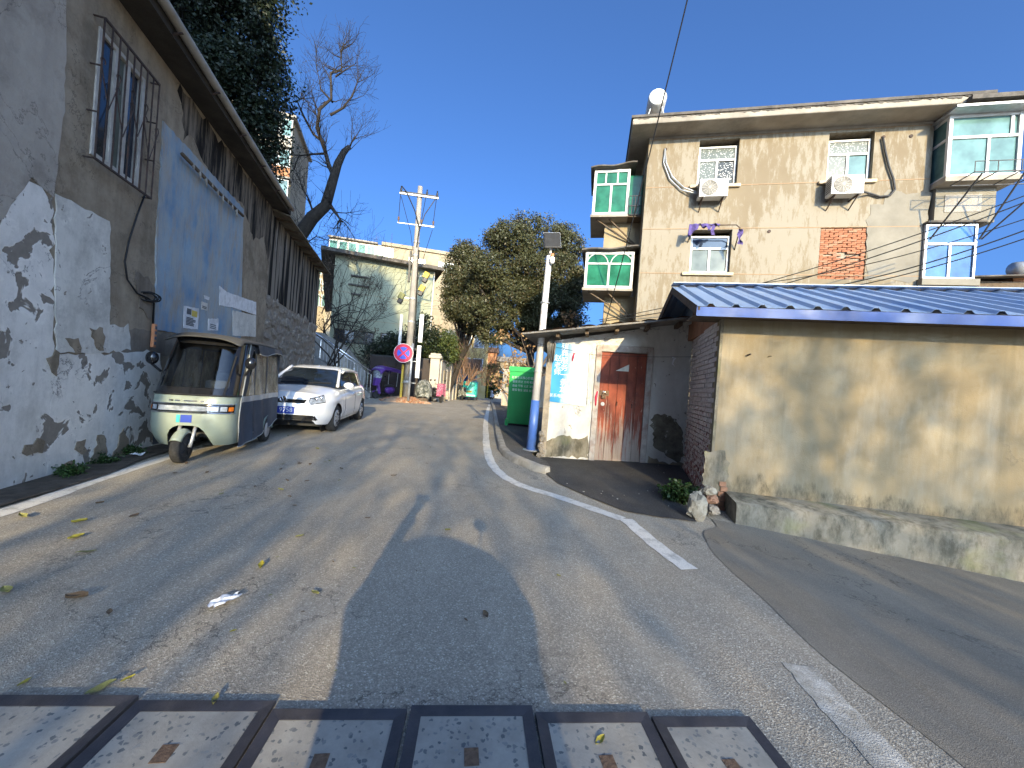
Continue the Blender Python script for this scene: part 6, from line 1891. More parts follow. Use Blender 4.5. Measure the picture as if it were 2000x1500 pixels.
# ------------------------------------------------------------------ enclosed three-wheeled taxi
def tricycle(label, loc, rz):
    t3 = thing('covered_tricycle', label, 'tricycle', loc, rz)
    def S(a, z, off=0.0):
        """front shell: a = -1..1 across, z height; bulging cowl below, raked screen above"""
        k = max(0.0, (z - .86) / .84)
        hw = .485 - .05 * k ** 1.3 - .05 * max(0, (.45 - z) / .3) ** 2
        ang_ = a * math.pi / 2
        x = hw * math.copysign(abs(math.sin(ang_)) ** .62, ang_)
        bul = .30 * abs(math.cos(ang_)) ** .75
        y = -.50 - bul - .05 * math.sin(min(1, max(0, (z - .18) / .7)) * math.pi) + .38 * k + .10 * max(0, (.5 - z) / .3) ** 2
        return Vector((x * (1 + off * 1.5), y - off, z))
    def zlow(a):
        x = S(a, .5).x
        return .19 + .29 * (1 - min(1, abs(x) / .27) ** 4)
    N = 44
    cow = MB().grid(lambda u, v: S(u * 2 - 1, zlow(u * 2 - 1) + (.90 - zlow(u * 2 - 1)) * v), N, 16).build('cowl', M['trike_paint'], t3, smooth=True)
    MB().tube([S(a, .885, .012) for a in np.linspace(-.98, .98, 40)], .012, 6).build('cowl_edge', M['black'], t3)
    MB().grid(lambda u, v: S(u * 2 - 1, .895 + .085 * v, .004), N, 3).build('screen_sill', M['gloss_black'], t3, smooth=True)
    MB().grid(lambda u, v: S(u * 2 - 1, 1.585 + .09 * v, .004), N, 3).build('screen_header', M['gloss_black'], t3, smooth=True)
    for s in (-1, 1):
        MB().grid(lambda u, v: S(s * (.50 + .50 * u), .98 + .605 * v, .004), 8, 12).build('screen_post', M['gloss_black'], t3, smooth=True)
    MB().grid(lambda u, v: S((u * 2 - 1) * .51, .975 + .615 * v, .001), 20, 12).build('windscreen', M['windscreen'], t3, smooth=True)
    # cab inside
    MB().bb(-.36, .36, .0, .45, .35, .60).build('driver_seat', M['canvas'], t3, bevel=.04)
    MB().bb(-.32, .32, .36, .46, .60, 1.05).build('seat_back', M['canvas'], t3, bevel=.04)
    MB().bb(-.42, .42, .95, 1.12, .4, 1.2).build('rear_bench', M['canvas'], t3, bevel=.05)
    MB().bb(-.46, .46, 1.23, 1.24, .3, 1.6).build('rear_curtain', M['canvas'], t3)
    MB().bb(-.28, .30, 1.21, 1.22, .95, 1.5).build('rear_window', M['glass_grey'], t3)
    MB().tube([(-.3, -.35, .98), (-.12, -.45, .93), (.12, -.45, .93), (.3, -.35, .98)], .016, 8).build('handlebar', M['black'], t3, smooth=True)
    MB().tube([(0, -.45, .93), (0, -.62, .45)], .025, 8).build('steering_column', M['black'], t3)
    MB().bb(-.2, .2, -.55, -.42, .82, .97).build('dashboard', M['black'], t3, bevel=.03)
    MB().bb(-.45, .45, -.48, 1.25, .27, .33).build('floor_pan', M['dark_iron'], t3)
    # light band
    MB().grid(lambda u, v: S((u * 2 - 1) * .80, .655 + .105 * v, .006), 40, 4).build('light_band', M['gloss_black'], t3, smooth=True)
    for z in (.648, .768):
        MB().tube([S(a, z, .012) for a in np.linspace(-.83, .83, 36)], .006, 6).build('chrome_trim', M['chrome'], t3)
    MB().grid(lambda u, v: S((u * 2 - 1) * .36, .675 + .065 * v, .010), 20, 3).build('headlight', M['lens'], t3, smooth=True)
    MB().tube([S(a, .672, .014) for a in np.linspace(-.36, .36, 12)], .007, 6).build('headlight_trim', M['chrome'], t3)
    MB().tube([S(a, .744, .014) for a in np.linspace(-.36, .36, 12)], .007, 6).build('headlight_trim', M['chrome'], t3)
    for s in (-1, 1):
        MB().grid(lambda u, v: S(s * (.60 + .16 * u), .678 + .055 * v, .010), 6, 2).build('indicator', M['amber'], t3, smooth=True)
        MB().grid(lambda u, v: S(s * (.40 + .16 * u), .678 + .06 * v, .009), 6, 2).build('side_lamp', M['lens'], t3, smooth=True)
    MB().grid(lambda u, v: S(-.06 + .03 * u, .52 + .10 * v, .006), 4, 3).build('sticker', M['teal'], t3)
    MB().grid(lambda u, v: S(-.025 + .045 * u, .52 + .10 * v, .006), 4, 3).build('sticker', M['plate_blue'], t3)
    for k, (x, w_) in enumerate(((-.09, .03), (-.05, .025), (-.01, .03), (.03, .025), (.07, .03))):
        MB().grid(lambda u, v: S((x + w_ * u) * 2.0, .795 + .018 * v, .005), 2, 1).build('badge_letter', M['chrome'], t3)
    # wiper
    MB().tube([S(.42, .90, .02), S(.45, 1.10, .025), S(.50, 1.32, .025)], [.016, .012, .008], 6).build('wiper', M['black'], t3)
    MB().tube([S(.45, 1.08, .03), S(.52, 1.45, .028)], .012, 6).build('wiper_blade', M['black'], t3)
    # front wheel, fork and mudguard
    wh_ = tyre(t3, (0, -.92, .205), .205, .105, M['dark_iron'], 'x', 1, 5)
    fd = MB().grid(lambda u, v: ((v - .5) * .17 * (1 - .2 * abs(2 * v - 1)), -.92 + (.238 - .05 * (2 * v - 1) ** 2) * math.cos(R(30 + 135 * u)) * -1, .205 + (.245 - .06 * (2 * v - 1) ** 2) * math.sin(R(30 + 135 * u))), 18, 8).build('mudguard', M['trike_paint'], t3, smooth=True)
    fd.modifiers.new('thick', 'SOLIDIFY').thickness = .006
    for s in (-1, 1):
        fk = MB()
        fk.tube([(s * .085, -.92, .205), (s * .085, -.84, .36), (s * .085, -.74, .58)], .022, 8)
        fk.build('fork', M['galv'], t3, smooth=True)
    for s in (-1, 1):
        tyre(t3, (s * .43, .85, .215), .215, .11, M['hubcap'], 'x', s, 0)
        MB().grid(lambda u, v: (s * (.36 + .13 * v), .85 - .26 * math.cos(math.pi * u), .215 + .26 * math.sin(math.pi * u)), 14, 3).build('mudguard', M['trike_paint'], t3, smooth=True)
    # canvas sides: lower skirt, light band, clear vinyl windows
    def side(s, y, z, bul=.02):
        yy = (y + .42) / 1.7
        return Vector((s * (.485 - .04 * max(0, (z - .9) / .8) + bul * math.sin(6.5 * y) * (1 - .5 * z) + .012 * math.sin(14 * y + 4 * z) + .05 * max(0, .5 - z) * 1.0), y, z))
    yb = 1.26
    def yfront(z): return S(1, z).y + .02
    for s in (-1, 1):
        def bot(y): return .16 + .02 * math.sin(5 * y) + (.20 * max(0, (y - .35) / .9))
        cuts = [(None, .02), (.035, yb)]
        for (y0, y1) in cuts:
            sk = MB().grid(lambda u, v: side(s, (yfront(.5) if y0 is None else y0) * (1 - u) + y1 * u, bot((yfront(.5) if y0 is None else y0) * (1 - u) + y1 * u) * (1 - v) + .78 * v), 24, 10).build('side_skirt', M['canvas_blue'], t3, smooth=True)
            P = [side(s, (yfront(.5) if y0 is None else y0) * (1 - f_) + y1 * f_, bot((yfront(.5) if y0 is None else y0) * (1 - f_) + y1 * f_)) for f_ in np.linspace(0, 1, 20)]
            MB().tube(P, .008, 6).build('skirt_piping', M['piping'], sk)
        MB().grid(lambda u, v: side(s, yfront(.8) * (1 - u) + yb * u, .78 + .085 * v), 30, 3).build('side_band', M['galv'], t3, smooth=True)
        MB().grid(lambda u, v: side(s, yfront(.865 + .66 * v) * (1 - u) + (yfront(.865 + .66 * v) + .20) * u, .865 + .77 * v), 6, 12).build('front_flap', M['canvas'], t3, smooth=True)
        for (y0, y1) in ((-.20, .05), (.09, .60), (.645, yb - .05)):
            MB().grid(lambda u, v: side(s, (y0 + (.28 * v if y0 < -.1 else 0)) * (1 - u) + y1 * u, .865 + (.66 + (.0)) * v, .03), 14, 12).build('vinyl_window', M['vinyl'], t3, smooth=True)
        for (y0, y1) in ((.05, .09), (.60, .645), (yb - .05, yb)):
            MB().grid(lambda u, v: side(s, y0 * (1 - u) + y1 * u, .865 + .76 * v), 3, 10).build('canvas_strip', M['canvas'], t3, smooth=True)
        MB().grid(lambda u, v: side(s, .02 * (1 - u) + yb * u, 1.525 + .10 * v), 20, 3).build('canvas_strip', M['canvas'], t3, smooth=True)
        MB().tube([S(s, z, .012) + Vector((s * .006, 0, 0)) for z in np.linspace(.2, 1.66, 20)], .009, 6).build('door_piping', M['piping'], t3)
    MB().grid(lambda u, v: (-.48 + .96 * u, yb + .015 + .02 * math.sin(8 * u), .36 + 1.2 * v), 12, 12).build('rear_panel', M['canvas'], t3, smooth=True)
    # roof canvas with front visor and loose side flap
    def rf(u, v):
        y = -.56 + 1.92 * u
        x = (2 * v - 1)
        dome = (1 - abs(x) ** 3.2) * .085
        z = 1.655 + dome + .02 * math.sin(u * math.pi) - (.05 if u < .05 else 0) - .10 * max(0, (u - .85) / .15)
        return (x * (.445 + .05 * min(1, u * 3)), y - .05 * (1 - x * x) * (1 if u < .1 else 0), z)
    ro = MB().grid(rf, 26, 18).build('roof', M['canvas_top'], t3, smooth=True)
    ro.modifiers.new('thick', 'SOLIDIFY').thickness = .015
    for s in (-1, 1):
        fl_ = MB().grid(lambda u, v: (s * (.505 + .035 * v + .015 * math.sin(9 * u)), .0 + 1.36 * u, 1.66 - (.10 + .05 * math.sin(5 * u + 1) + .05 * u) * v - .09 * max(0, (u - .85) / .15)), 22, 5).build('roof_flap', M['canvas'], t3, smooth=True)
        MB().tube([(s * (.54 + .015 * math.sin(9 * u)), 1.36 * u, 1.66 - (.10 + .05 * math.sin(5 * u + 1) + .05 * u) - .09 * max(0, (u - .85) / .15)) for u in np.linspace(0, 1, 16)], .007, 6).build('flap_piping', M['piping'], fl_)
        # mirrors
        mc = Vector((s * .58, -.52, 1.36 if s > 0 else 1.34))
        mi = MB().sphere(mc, .085, 16, 12, (.85, .75, 1.05)).build('mirror', M['gloss_black'], t3, smooth=True)
        MB().tube([mc - Vector((0, 0, .08)), mc + Vector((-s * .08, .06, -.18))], .018, 6).build('mirror_arm', M['black'], mi)
    return t3
tf = Vector((-.0, -.92))
rz3 = R(17)
cx = -4.24 - (0 * math.cos(rz3) + .92 * math.sin(rz3)); cy = 4.98 + .92 * math.cos(rz3)
tricycle('sage green covered tricycle with dark canvas sides parked against the peeling wall', (cx, cy, 0), rz3)

# ------------------------------------------------------------------ scooters
def scooter(label, loc, rz, mat, canopy=None, cover=None, apron=None, group='scooters along the street'):
    s_ = thing('electric_scooter', label, 'scooter', loc, rz, group)
    tyre(s_, (0, -.62, .21), .21, .09, M['dark_iron'], 'x', 1, 5)
    tyre(s_, (0, .55, .21), .21, .10, M['dark_iron'], 'x', 1, 5)
    MB().grid(lambda u, v: ((v - .5) * .34 * (1 - .35 * u), -.42 - .10 * u - .10 * math.cos((v - .5) * math.pi), .28 + .68 * u), 10, 10).build('leg_shield', mat, s_, smooth=True)
    MB().bb(-.13, .13, -.42, .05, .24, .32).build('footboard', M['black'], s_, bevel=.02)
    MB().sphere((0, .38, .48), .3, 14, 10, (.55, 1.25, .75)).build('rear_body', mat, s_, smooth=True)
    MB().sphere((0, .30, .72), .3, 14, 8, (.5, 1.2, .28)).build('seat', M['black'], s_, smooth=True)
    MB().tube([(0, -.62, .21), (0, -.50, .7), (0, -.44, .98)], .025, 8).build('fork', M['galv'], s_)
    MB().tube([(-.32, -.34, 1.03), (-.1, -.44, 1.0), (.1, -.44, 1.0), (.32, -.34, 1.03)], .016, 8).build('handlebar', M['black'], s_, smooth=True)
    MB().sphere((0, -.52, .93), .1, 12, 8, (1.1, .6, .8)).build('headlight', M['lens'], s_, smooth=True)
    MB().sphere((0, -.50, .93), .13, 12, 8, (1.2, .6, .9)).build('headlight_hood', mat, s_, smooth=True)
    MB().grid(lambda u, v: ((v - .5) * .13, -.62 - .25 * math.cos(R(35 + 120 * u)), .21 + .25 * math.sin(R(35 + 120 * u))), 10, 3).build('mudguard', mat, s_, smooth=True)
    for s in (-1, 1):
        mi = MB().sphere((s * .33, -.36, 1.24), .06, 10, 8, (1, .3, .8)).build('mirror', M['gloss_black'], s_, smooth=True)
        MB().tube([(s * .24, -.38, 1.03), (s * .32, -.36, 1.20)], .008, 5).build('mirror_arm', M['black'], mi)
    if canopy:
        MB().grid(lambda u, v: ((v - .5) * .92, -.78 + 1.6 * u, 1.74 + .10 * math.sin(math.pi * v) - .14 * u * u - .26 * max(0, 1 - u * 5) - .16 * max(0, abs(v - .5) * 2 - .8) * 5), 16, 14).build('canopy', canopy, s_, smooth=True).modifiers.new('thick', 'SOLIDIFY').thickness = .02
        MB().grid(lambda u, v: ((v - .5) * (.52 + .14 * u), -.66 + .08 * u - .12 * math.sin(math.pi * v), .72 + .42 * u), 8, 8).build('wind_shield_panel', canopy, s_, smooth=True)
        MB().grid(lambda u, v: ((v - .5) * (.66 + .1 * u), -.58 + .02 * u - .12 * math.sin(math.pi * v), 1.14 + .56 * u), 8, 8).build('wind_shield', M['lens'], s_, smooth=True)
        for s in (-1, 1):
            MB().tube([(s * .33, .55, .7), (s * .35, .58, 1.62)], .016, 6).build('canopy_post', M['galv'], s_)
    if cover:
        def cv(u, v):
            a = 2 * math.pi * u
            k = 1 + .06 * math.sin(7 * a + 3 * v) + .05 * math.sin(13 * a)
            r = math.sin(math.pi * .5 * min(1, v * 1.25)) ** .45
            return (.43 * r * k * math.copysign(abs(math.cos(a)) ** .7, math.cos(a)), -.12 + .78 * r * k * math.copysign(abs(math.sin(a)) ** .7, math.sin(a)), 1.18 - .88 * v ** 1.3 + .04 * math.sin(9 * a) * v - .05 * math.sin(5 * a))
        MB().grid(cv, 40, 14).build('cover', cover, s_, smooth=True)
    if apron:
        MB().grid(lambda u, v: ((v - .5) * .62 * (1 - .1 * u), -.52 - .14 * math.cos((v - .5) * 2.2) + .04 * math.sin(9 * v), .35 + .72 * u), 8, 12).build('wind_quilt', apron, s_, smooth=True)
    return s_
scooter('purple-canopied scooter parked in the shade before the dark gate', (-7.1, 21.4, 0), R(-28), M['purple'], canopy=M['purple'])
scooter('scooter under a lumpy camouflage cover beside the utility pole', (-4.80, 21.0, 0), R(10), M['black'], cover=M['camo'])
scooter('black scooter with a red flowered wind quilt behind the covered scooter', (-4.35, 22.1, 0), R(40), M['black'], apron=M['floral'])
scooter('black and pink scooter parked by the street wall before the teal tricycle', (-3.95, 31.2, zg(-4, 31.2)), R(5), M['black'], apron=M['camo'])
scooter('tiny pale scooter standing far off beside the painted pillar', (-2.15, 43, zg(-2, 43)), R(-5), M['car_silver'])
# teal delivery tricycle
tt = thing('cargo_tricycle', 'teal cargo tricycle with a curved cab parked along the street wall', 'tricycle', (-3.6, 33.5, zg(-3.6, 33.5)), R(3))
MB().grid(lambda u, v: (.62 * math.copysign(abs(math.sin((v - .5) * math.pi)) ** .6, v - .5), -1.1 - .30 * abs(math.cos((v - .5) * math.pi)) + .35 * max(0, u - .4), .35 + 1.25 * u), 12, 20).build('cab_front', M['teal'], tt, smooth=True)
MB().grid(lambda u, v: (.50 * math.copysign(abs(math.sin((v - .5) * math.pi * .8)) ** .7, v - .5), -1.13 - .28 * abs(math.cos((v - .5) * math.pi)) + .35 * (.15 + .38 * u), .98 + .42 * u), 8, 16).build('windscreen', M['car_glass'], tt, smooth=True)
MB().grid(lambda u, v: (-.64 + 1.28 * v, -1.1 + 2.3 * u, 1.6 + .12 * math.sin(math.pi * v) - .1 * (1 - u) ** 3), 10, 10).build('roof', M['teal'], tt, smooth=True)
MB().bb(-.6, .6, -.8, 1.2, .35, 1.58).build('body', M['teal'], tt, bevel=.04)
MB().bb(-.2, .2, -1.47, -1.42, .72, .86).build('number_plate', M['yellow_paint'], tt)
MB().bb(-.5, .5, -1.45, -1.38, .42, .52).build('bumper', M['bulb'], tt, bevel=.02)
tyre(tt, (0, -1.1, .24), .24, .12, M['dark_iron'], 'x', 1, 0)
for s in (-1, 1): tyre(tt, (s * .56, .7, .25), .25, .12, M['dark_iron'], 'x', s, 0)
# ------------------------------------------------------------------ utility pole
PB = Vector((-5.45, 19.85, .18))
up = thing('utility_pole', 'tall concrete utility pole with crossarms and cable boxes', 'pole', PB, R(8))
pt = at(821, 365, 19.85)
PH = pt.z - PB.z
lean = (pt.x - PB.x) * math.cos(R(8))
def pp(z, dx=0, dy=0): return Vector((lean * z / PH + dx, dy, z))
MB().tube([pp(0), pp(PH * .5), pp(PH)], [.19, .155, .12], 18).build('shaft', M['pole_concrete'], up, smooth=True)
MB().bar(pp(PH - .55, -.98, -.15), pp(PH - .55, .98, -.15), .10, .07).build('crossarm', M['galv'], up)
MB().bar(pp(PH - .46, -.98, -.15), pp(PH - .46, .98, -.15), .03, .09).build('crossarm_cap', M['dark_iron'], up)
MB().bar(pp(PH - 2.05, -1.0, -.13), pp(PH - 2.05, .0, -.13), .04, .04).build('crossarm', M['galv'], up)
MB().bar(pp(PH - 2.05, .1, -.15), pp(PH - 2.05, .85, -.15), .09, .06).build('crossarm', M['galv'], up)
def insul(p, up_=True):
    pr = [(.02, 0), (.06, .02), (.03, .05), (.065, .08), (.03, .11), (.06, .14), (.03, .17), (.035, .26)]
    if not up_: pr = [(r_, -z) for r_, z in pr]
    return MB().lathe(pr, p, 10).build('insulator', M['rust'] if not up_ else M['black'], up, smooth=True)
for x in (-.92, .38, .90): insul(pp(PH - .44, x, -.15))
for x in (-.95, .2, .8): insul(pp(PH - 1.75, x, -.15), False)
def wire(P, r=.016, par=None): return MB().tube(P, r, 5).build('pole_wire', M['cable'], par)
for x, x2 in ((-.92, -.95), (.38, .2), (.90, .8)):
    wire([pp(PH - .2, x, -.16), pp(PH - 1.0, (x + x2) / 2, -.2), pp(PH - 1.75, x2, -.15)], par=up)
wire([pp(PH - .18, -.9, -.17), pp(PH - .5, -.62, -.25), pp(PH - 1.4, -.15, -.3), pp(PH - 2.2, .12, -.2), pp(PH - 3.2, .05, -.17)], .03, up)
wire([pp(PH - .5, .88, -.17), pp(PH - 1.5, .35, -.25), pp(PH - 2.3, .14, -.2)], .025, up)
wire([pp(PH - .7, -.9, -.16), pp(PH - 2.5, -.3, -.17), pp(PH - 3.3, -.15, -.17)], .014, up)
wire([pp(PH - 2.2, .78, -.16), pp(PH - 4.0, .35, -.17), pp(PH - 5.2, .18, -.17)], .014, up)
MB().tube([pp(PH - 3.3, .16, -.1), pp(PH * .5, .2, -.1), pp(2.5, .26, -.1)], .035, 6).build('riser_cable', M['cable'], up)
MB().bb(pp(PH - 4.3).x - .30, pp(PH - 4.3).x - .2, -.12, .05, PH - 5.0, PH - 3.4).build('cable_guard', M['black'], up)
for z in (PH - 2.9, PH - 3.6, 5.2, 4.0, 2.7, .9):
    MB().lathe([(.20 - .06 * z / PH, -.04), (.21 - .06 * z / PH, -.04), (.21 - .06 * z / PH, .04), (.20 - .06 * z / PH, .04)], pp(z), 18).build('band', M['galv'], up)
# transformer-like splice boxes with yellow lids
for k, (z, dx, mt) in enumerate(((6.45, .62, 'yellow_paint'), (5.75, .45, 'yellow_paint'), (5.25, -.55, 'olive_leaf'))):
    p = pp(z, dx, -.15)
    b = MB().box(p, (.28, .22, .34), Matrix.Rotation(R(25), 3, 'Y')).build('splice_box', M[mt], up, bevel=.03)
    MB().box(p + Vector((-.05, -.02, -.26)), (.24, .2, .26), Matrix.Rotation(R(25), 3, 'Y')).build('box_base', M['black'], b, bevel=.03)
    MB().bar(p + Vector((0, .05, 0)), pp(z - .1, 0, 0), .04, .04).build('arm', M['galv'], b)
for (x, z0, z1, w_) in ((-.5, 2.4, 4.3, .15), (.52, 2.95, 4.4, .22), (.5, 1.1, 2.8, .22)):
    MB().bb(x - w_ / 2, x + w_ / 2, -.22, -.08, z0, z1).build('cable_cabinet', M['galv'], up, bevel=.02)
MB().bb(-.55, .6, -.1, .0, 2.55, 2.65).build('cabinet_rail', M['dark_iron'], up)
MB().bb(pp(1.0).x - .30, pp(1.0).x - .19, -.16, .0, .0, 1.75).build('yellow_guard', M['yellow_paint'], up)
# no-stopping sign on its own tube
sp = thing('no_stopping_sign', 'round blue no-stopping sign with a red ring and red cross on a grey tube', 'sign', (-5.18, 19.3, .12), R(8))
MB().tube([(0, 0, 0), (.02, 0, 2.9)], .06, 12).build('post', M['galv'], sp, smooth=True)
cz = at(789, 690, 19.3).z - .12
cxs = (at(789, 690, 19.3).x + 5.18)
RS = .48
def disc(r0, y0, y1, name, mat): return MB().lathe([(0, y0), (r0, y0), (r0, y1), (0, y1)], (cxs, 0, cz), 40, 'y', cap=False).build(name, mat, sp)
disc(RS, -.10, -.075, 'plate', M['sign_white'])
disc(RS * .955, -.106, -.1005, 'red_ring', M['sign_red'])
disc(RS * .64, -.112, -.1065, 'blue_field', M['sign_blue'])
for k, a in enumerate((45, -45)):
    d = Vector((math.cos(R(a)), 0, math.sin(R(a)))) * RS * .74
    q = Vector((-d.z, 0, d.x)).normalized() * .045
    MB().prism([(cxs + e.x, cz + e.z) for e in (-d - q, d - q, d + q, -d + q)], -.118 - .003 * k, -.1125).build('red_bar', M['sign_red'], sp)
for z in (.9, 2.0):
    MB().bar((-.35, .08, z), (.3, .08, z), .05, .02).build('clamp', M['galv'], sp)

# ------------------------------------------------------------------ lamp post with solar head
lb = G(1036, 888)
lp = thing('street_lamp', 'white and blue street lamp post with a square solar head beside the shed', 'lamp post', (lb.x, lb.y, .08), 0)
ltop = at(1073, 500, lb.y)
lx, lz = ltop.x - lb.x, ltop.z - .08
zb_ = at(1049, 782, lb.y).z - .08
MB().tube([(0, 0, 0), (lx * zb_ / lz, 0, zb_)], [.092, .084], 20).build('blue_sleeve', M['lamp_blue'], lp, smooth=True)
MB().tube([(lx * zb_ / lz, 0, zb_), (lx, 0, lz)], [.078, .055], 20).build('shaft', M['lamp_white'], lp, smooth=True)
MB().lathe([(.16, 0), (.16, .02), (.11, .025)], n=18).build('base_plate', M['galv'], lp)
hd = at(1079, 468, lb.y) - Vector((lb.x, lb.y, .08))
rot = Matrix.Rotation(R(-4), 3, 'Y') @ Matrix.Rotation(R(62), 3, 'X')
MB().box(hd + Vector((0, .05, .0)), (.33, .42, .045), rot).build('lamp_head', M['solar'], lp, bevel=.03)
MB().box(hd + Vector((0, .075, .02)), (.34, .43, .012), rot).build('solar_panel', M['galv'], lp, bevel=.02)
MB().tube([(lx, 0, lz - .05), (lx + .02, .05, lz + .1), hd + Vector((0, .05, -.05))], .025, 8).build('head_arm', M['lamp_white'], lp)
bu = at(1078.5, 508, lb.y - .1) - Vector((lb.x, lb.y, .08))
MB().lathe([(0, -.075), (.035, -.07), (.05, -.03), (.05, .04), (.03, .06)], bu, 16).build('bulb', M['bulb'], lp, smooth=True)
MB().lathe([(.028, .06), (.03, .12), (.0, .12)], bu, 12).build('bulb_cap', M['orange'], lp)
MB().tube([bu + Vector((0, 0, .11)), bu + Vector((-.05, .06, .14)), (lx, 0, bu.z + .1)], .012, 6).build('bulb_wire', M['cable'], lp)
for z in (1.55, 2.3, 2.9):
    MB().lathe([(.086, -.01), (.09, -.01), (.09, .01), (.086, .01)], (lx * z / lz, 0, z), 16).build('clip', M['galv'], lp)

# ------------------------------------------------------------------ green recycling cabinet with white slogans
gb0 = G(988, 830, .1)
gx = thing('green_cabinet', 'tall bright green steel cabinet printed with white characters', 'cabinet', (gb0.x, gb0.y, .1), R(-8))
GW, GH = .80, at(1000, 716, gb0.y).z - .1
MB().bb(0, GW, 0, .75, .06, GH - .0).build('body', M['green_box'], gx, bevel=.012)
MB().bb(-.02, GW + .02, -.03, .78, GH - .14, GH + .01).build('top_band', M['green_box'], gx, bevel=.01)
MB().bb(-.03, .06, -.04, .05, -.06, .2).build('foot', M['green_box'], gx); MB().bb(GW - .06, GW + .03, -.04, .05, -.06, .2).build('foot', M['green_box'], gx)
MB().bb(.03, GW - .03, .02, .7, .0, .059).build('plinth', M['black'], gx)
for k, tx in enumerate(('社会主义核心价值观', '富强 民主 文明 和谐', '自由 平等 公正 法治', '爱国 敬业 诚信 友善')):
    text_obj(tx, .088 if k == 0 else .082, M['letter_white'], gx, (.44, -.004, GH - .32 - .125 * k), (R(90), 0, 0), 'slogan', sx=.92)

# ------------------------------------------------------------------ trench covers in the foreground
bxs = [-2.40, -1.885, -1.365, -.84, -.315, .19, .675, 1.12]
rowang = R(5.0)
for k in range(1, 7):
    x0, x1 = bxs[k] + .006, bxs[k + 1] - .006
    w_ = x1 - x0
    yc = 1.545 + .075 * ((x0 + x1) / 2 + .3) / 1.5 + (.012 if k in (4,) else (-.022 if k in (3,) else 0))
    lab = ['farthest-left steel-framed trench cover, mostly outside the picture', 'steel-framed trench cover at the left end of the row', 'steel-framed trench cover with a rusty pocket, second in the row', 'steel-framed trench cover set back a little, third in the row',
           'steel-framed trench cover standing proud in the photographer\'s shadow', 'steel-framed trench cover with a yellow leaf on its pocket', 'steel-framed trench cover at the right end of the row'][k]
    tc = thing('trench_cover', lab, 'cover', ((x0 + x1) / 2, yc, -.008 + .003 * (k % 2) + (.005 if k == 4 else 0)), rowang, 'trench covers across the road')
    D_ = .62
    b = .044
    m = MB()
    hw = w_ / 2
    O = [(-hw, -D_), (hw, -D_), (hw, 0), (-hw, 0)]
    I = [(-hw + b, -D_ + b), (hw - b, -D_ + b), (hw - b, -b), (-hw + b, -b)]
    h0, h1 = .024, .019
    for i in range(4):
        j = (i + 1) % 4
        m.add([(*O[i], -.02), (*O[j], -.02), (*O[j], h0), (*O[i], h0), (*I[i], h1), (*I[j], h1), (*I[j], -.02), (*I[i], -.02)],
              [(0, 1, 2, 3), (3, 2, 5, 4), (4, 5, 6, 7), (0, 3, 4, 7), (1, 6, 5, 2)])
    m.build('frame', M['steel_frame'], tc)
    MB().prism(I, -.02, .0165, 'z').build('slab', M['slab'], tc)
    if k != 1:
        MB().box((.0, -.21, .017), (.052, .065, .004), Matrix.Rotation(.05, 3, 'Z')).build('lifting_pocket', M['rust'], tc)

# ------------------------------------------------------------------ litter and fallen leaves
def leaf_mesh(seed, curl):
    r_ = random.Random(seed)
    def fn(u, v):
        x = (u - .5)
        w_ = .24 * (math.sin(math.pi * min(1, u * 1.02)) ** .8) * (1 + .06 * math.sin(17 * u))
        return (x, (v - .5) * 2 * w_, curl * (abs(v - .5) * 2) ** 2 * .5 + curl * .8 * (u - .5) ** 2 + .02 * math.sin(9 * u + seed))
    return MB().grid(fn, 10, 4).mesh('leaf', smooth=True, fix=False)
lm = {}
for mt in ('yellow_leaf', 'olive_leaf', 'brown_leaf'):
    for c_ in range(3):
        me = leaf_mesh(c_ + 1, (.08, .2, .4)[c_]); me.materials.append(M[mt]); lm[(mt, c_)] = me
def fallen(u, v, mt, size, label, group=None, rz=None, c_=None):
    p = G(u, v)
    z = zg(p.x, p.y) + .012
    o = inst(lm[(mt, random.randrange(3) if c_ is None else c_)], 'fallen_leaf', None, None, (p.x, p.y, z), (random.uniform(-.15, .15), random.uniform(-.15, .15), random.uniform(0, 6.28) if rz is None else rz), (size, size, size))
    tag(o, label, 'leaf', group or 'fallen leaves on the road')
Y_, O_, B_ = 'yellow_leaf', 'olive_leaf', 'brown_leaf'
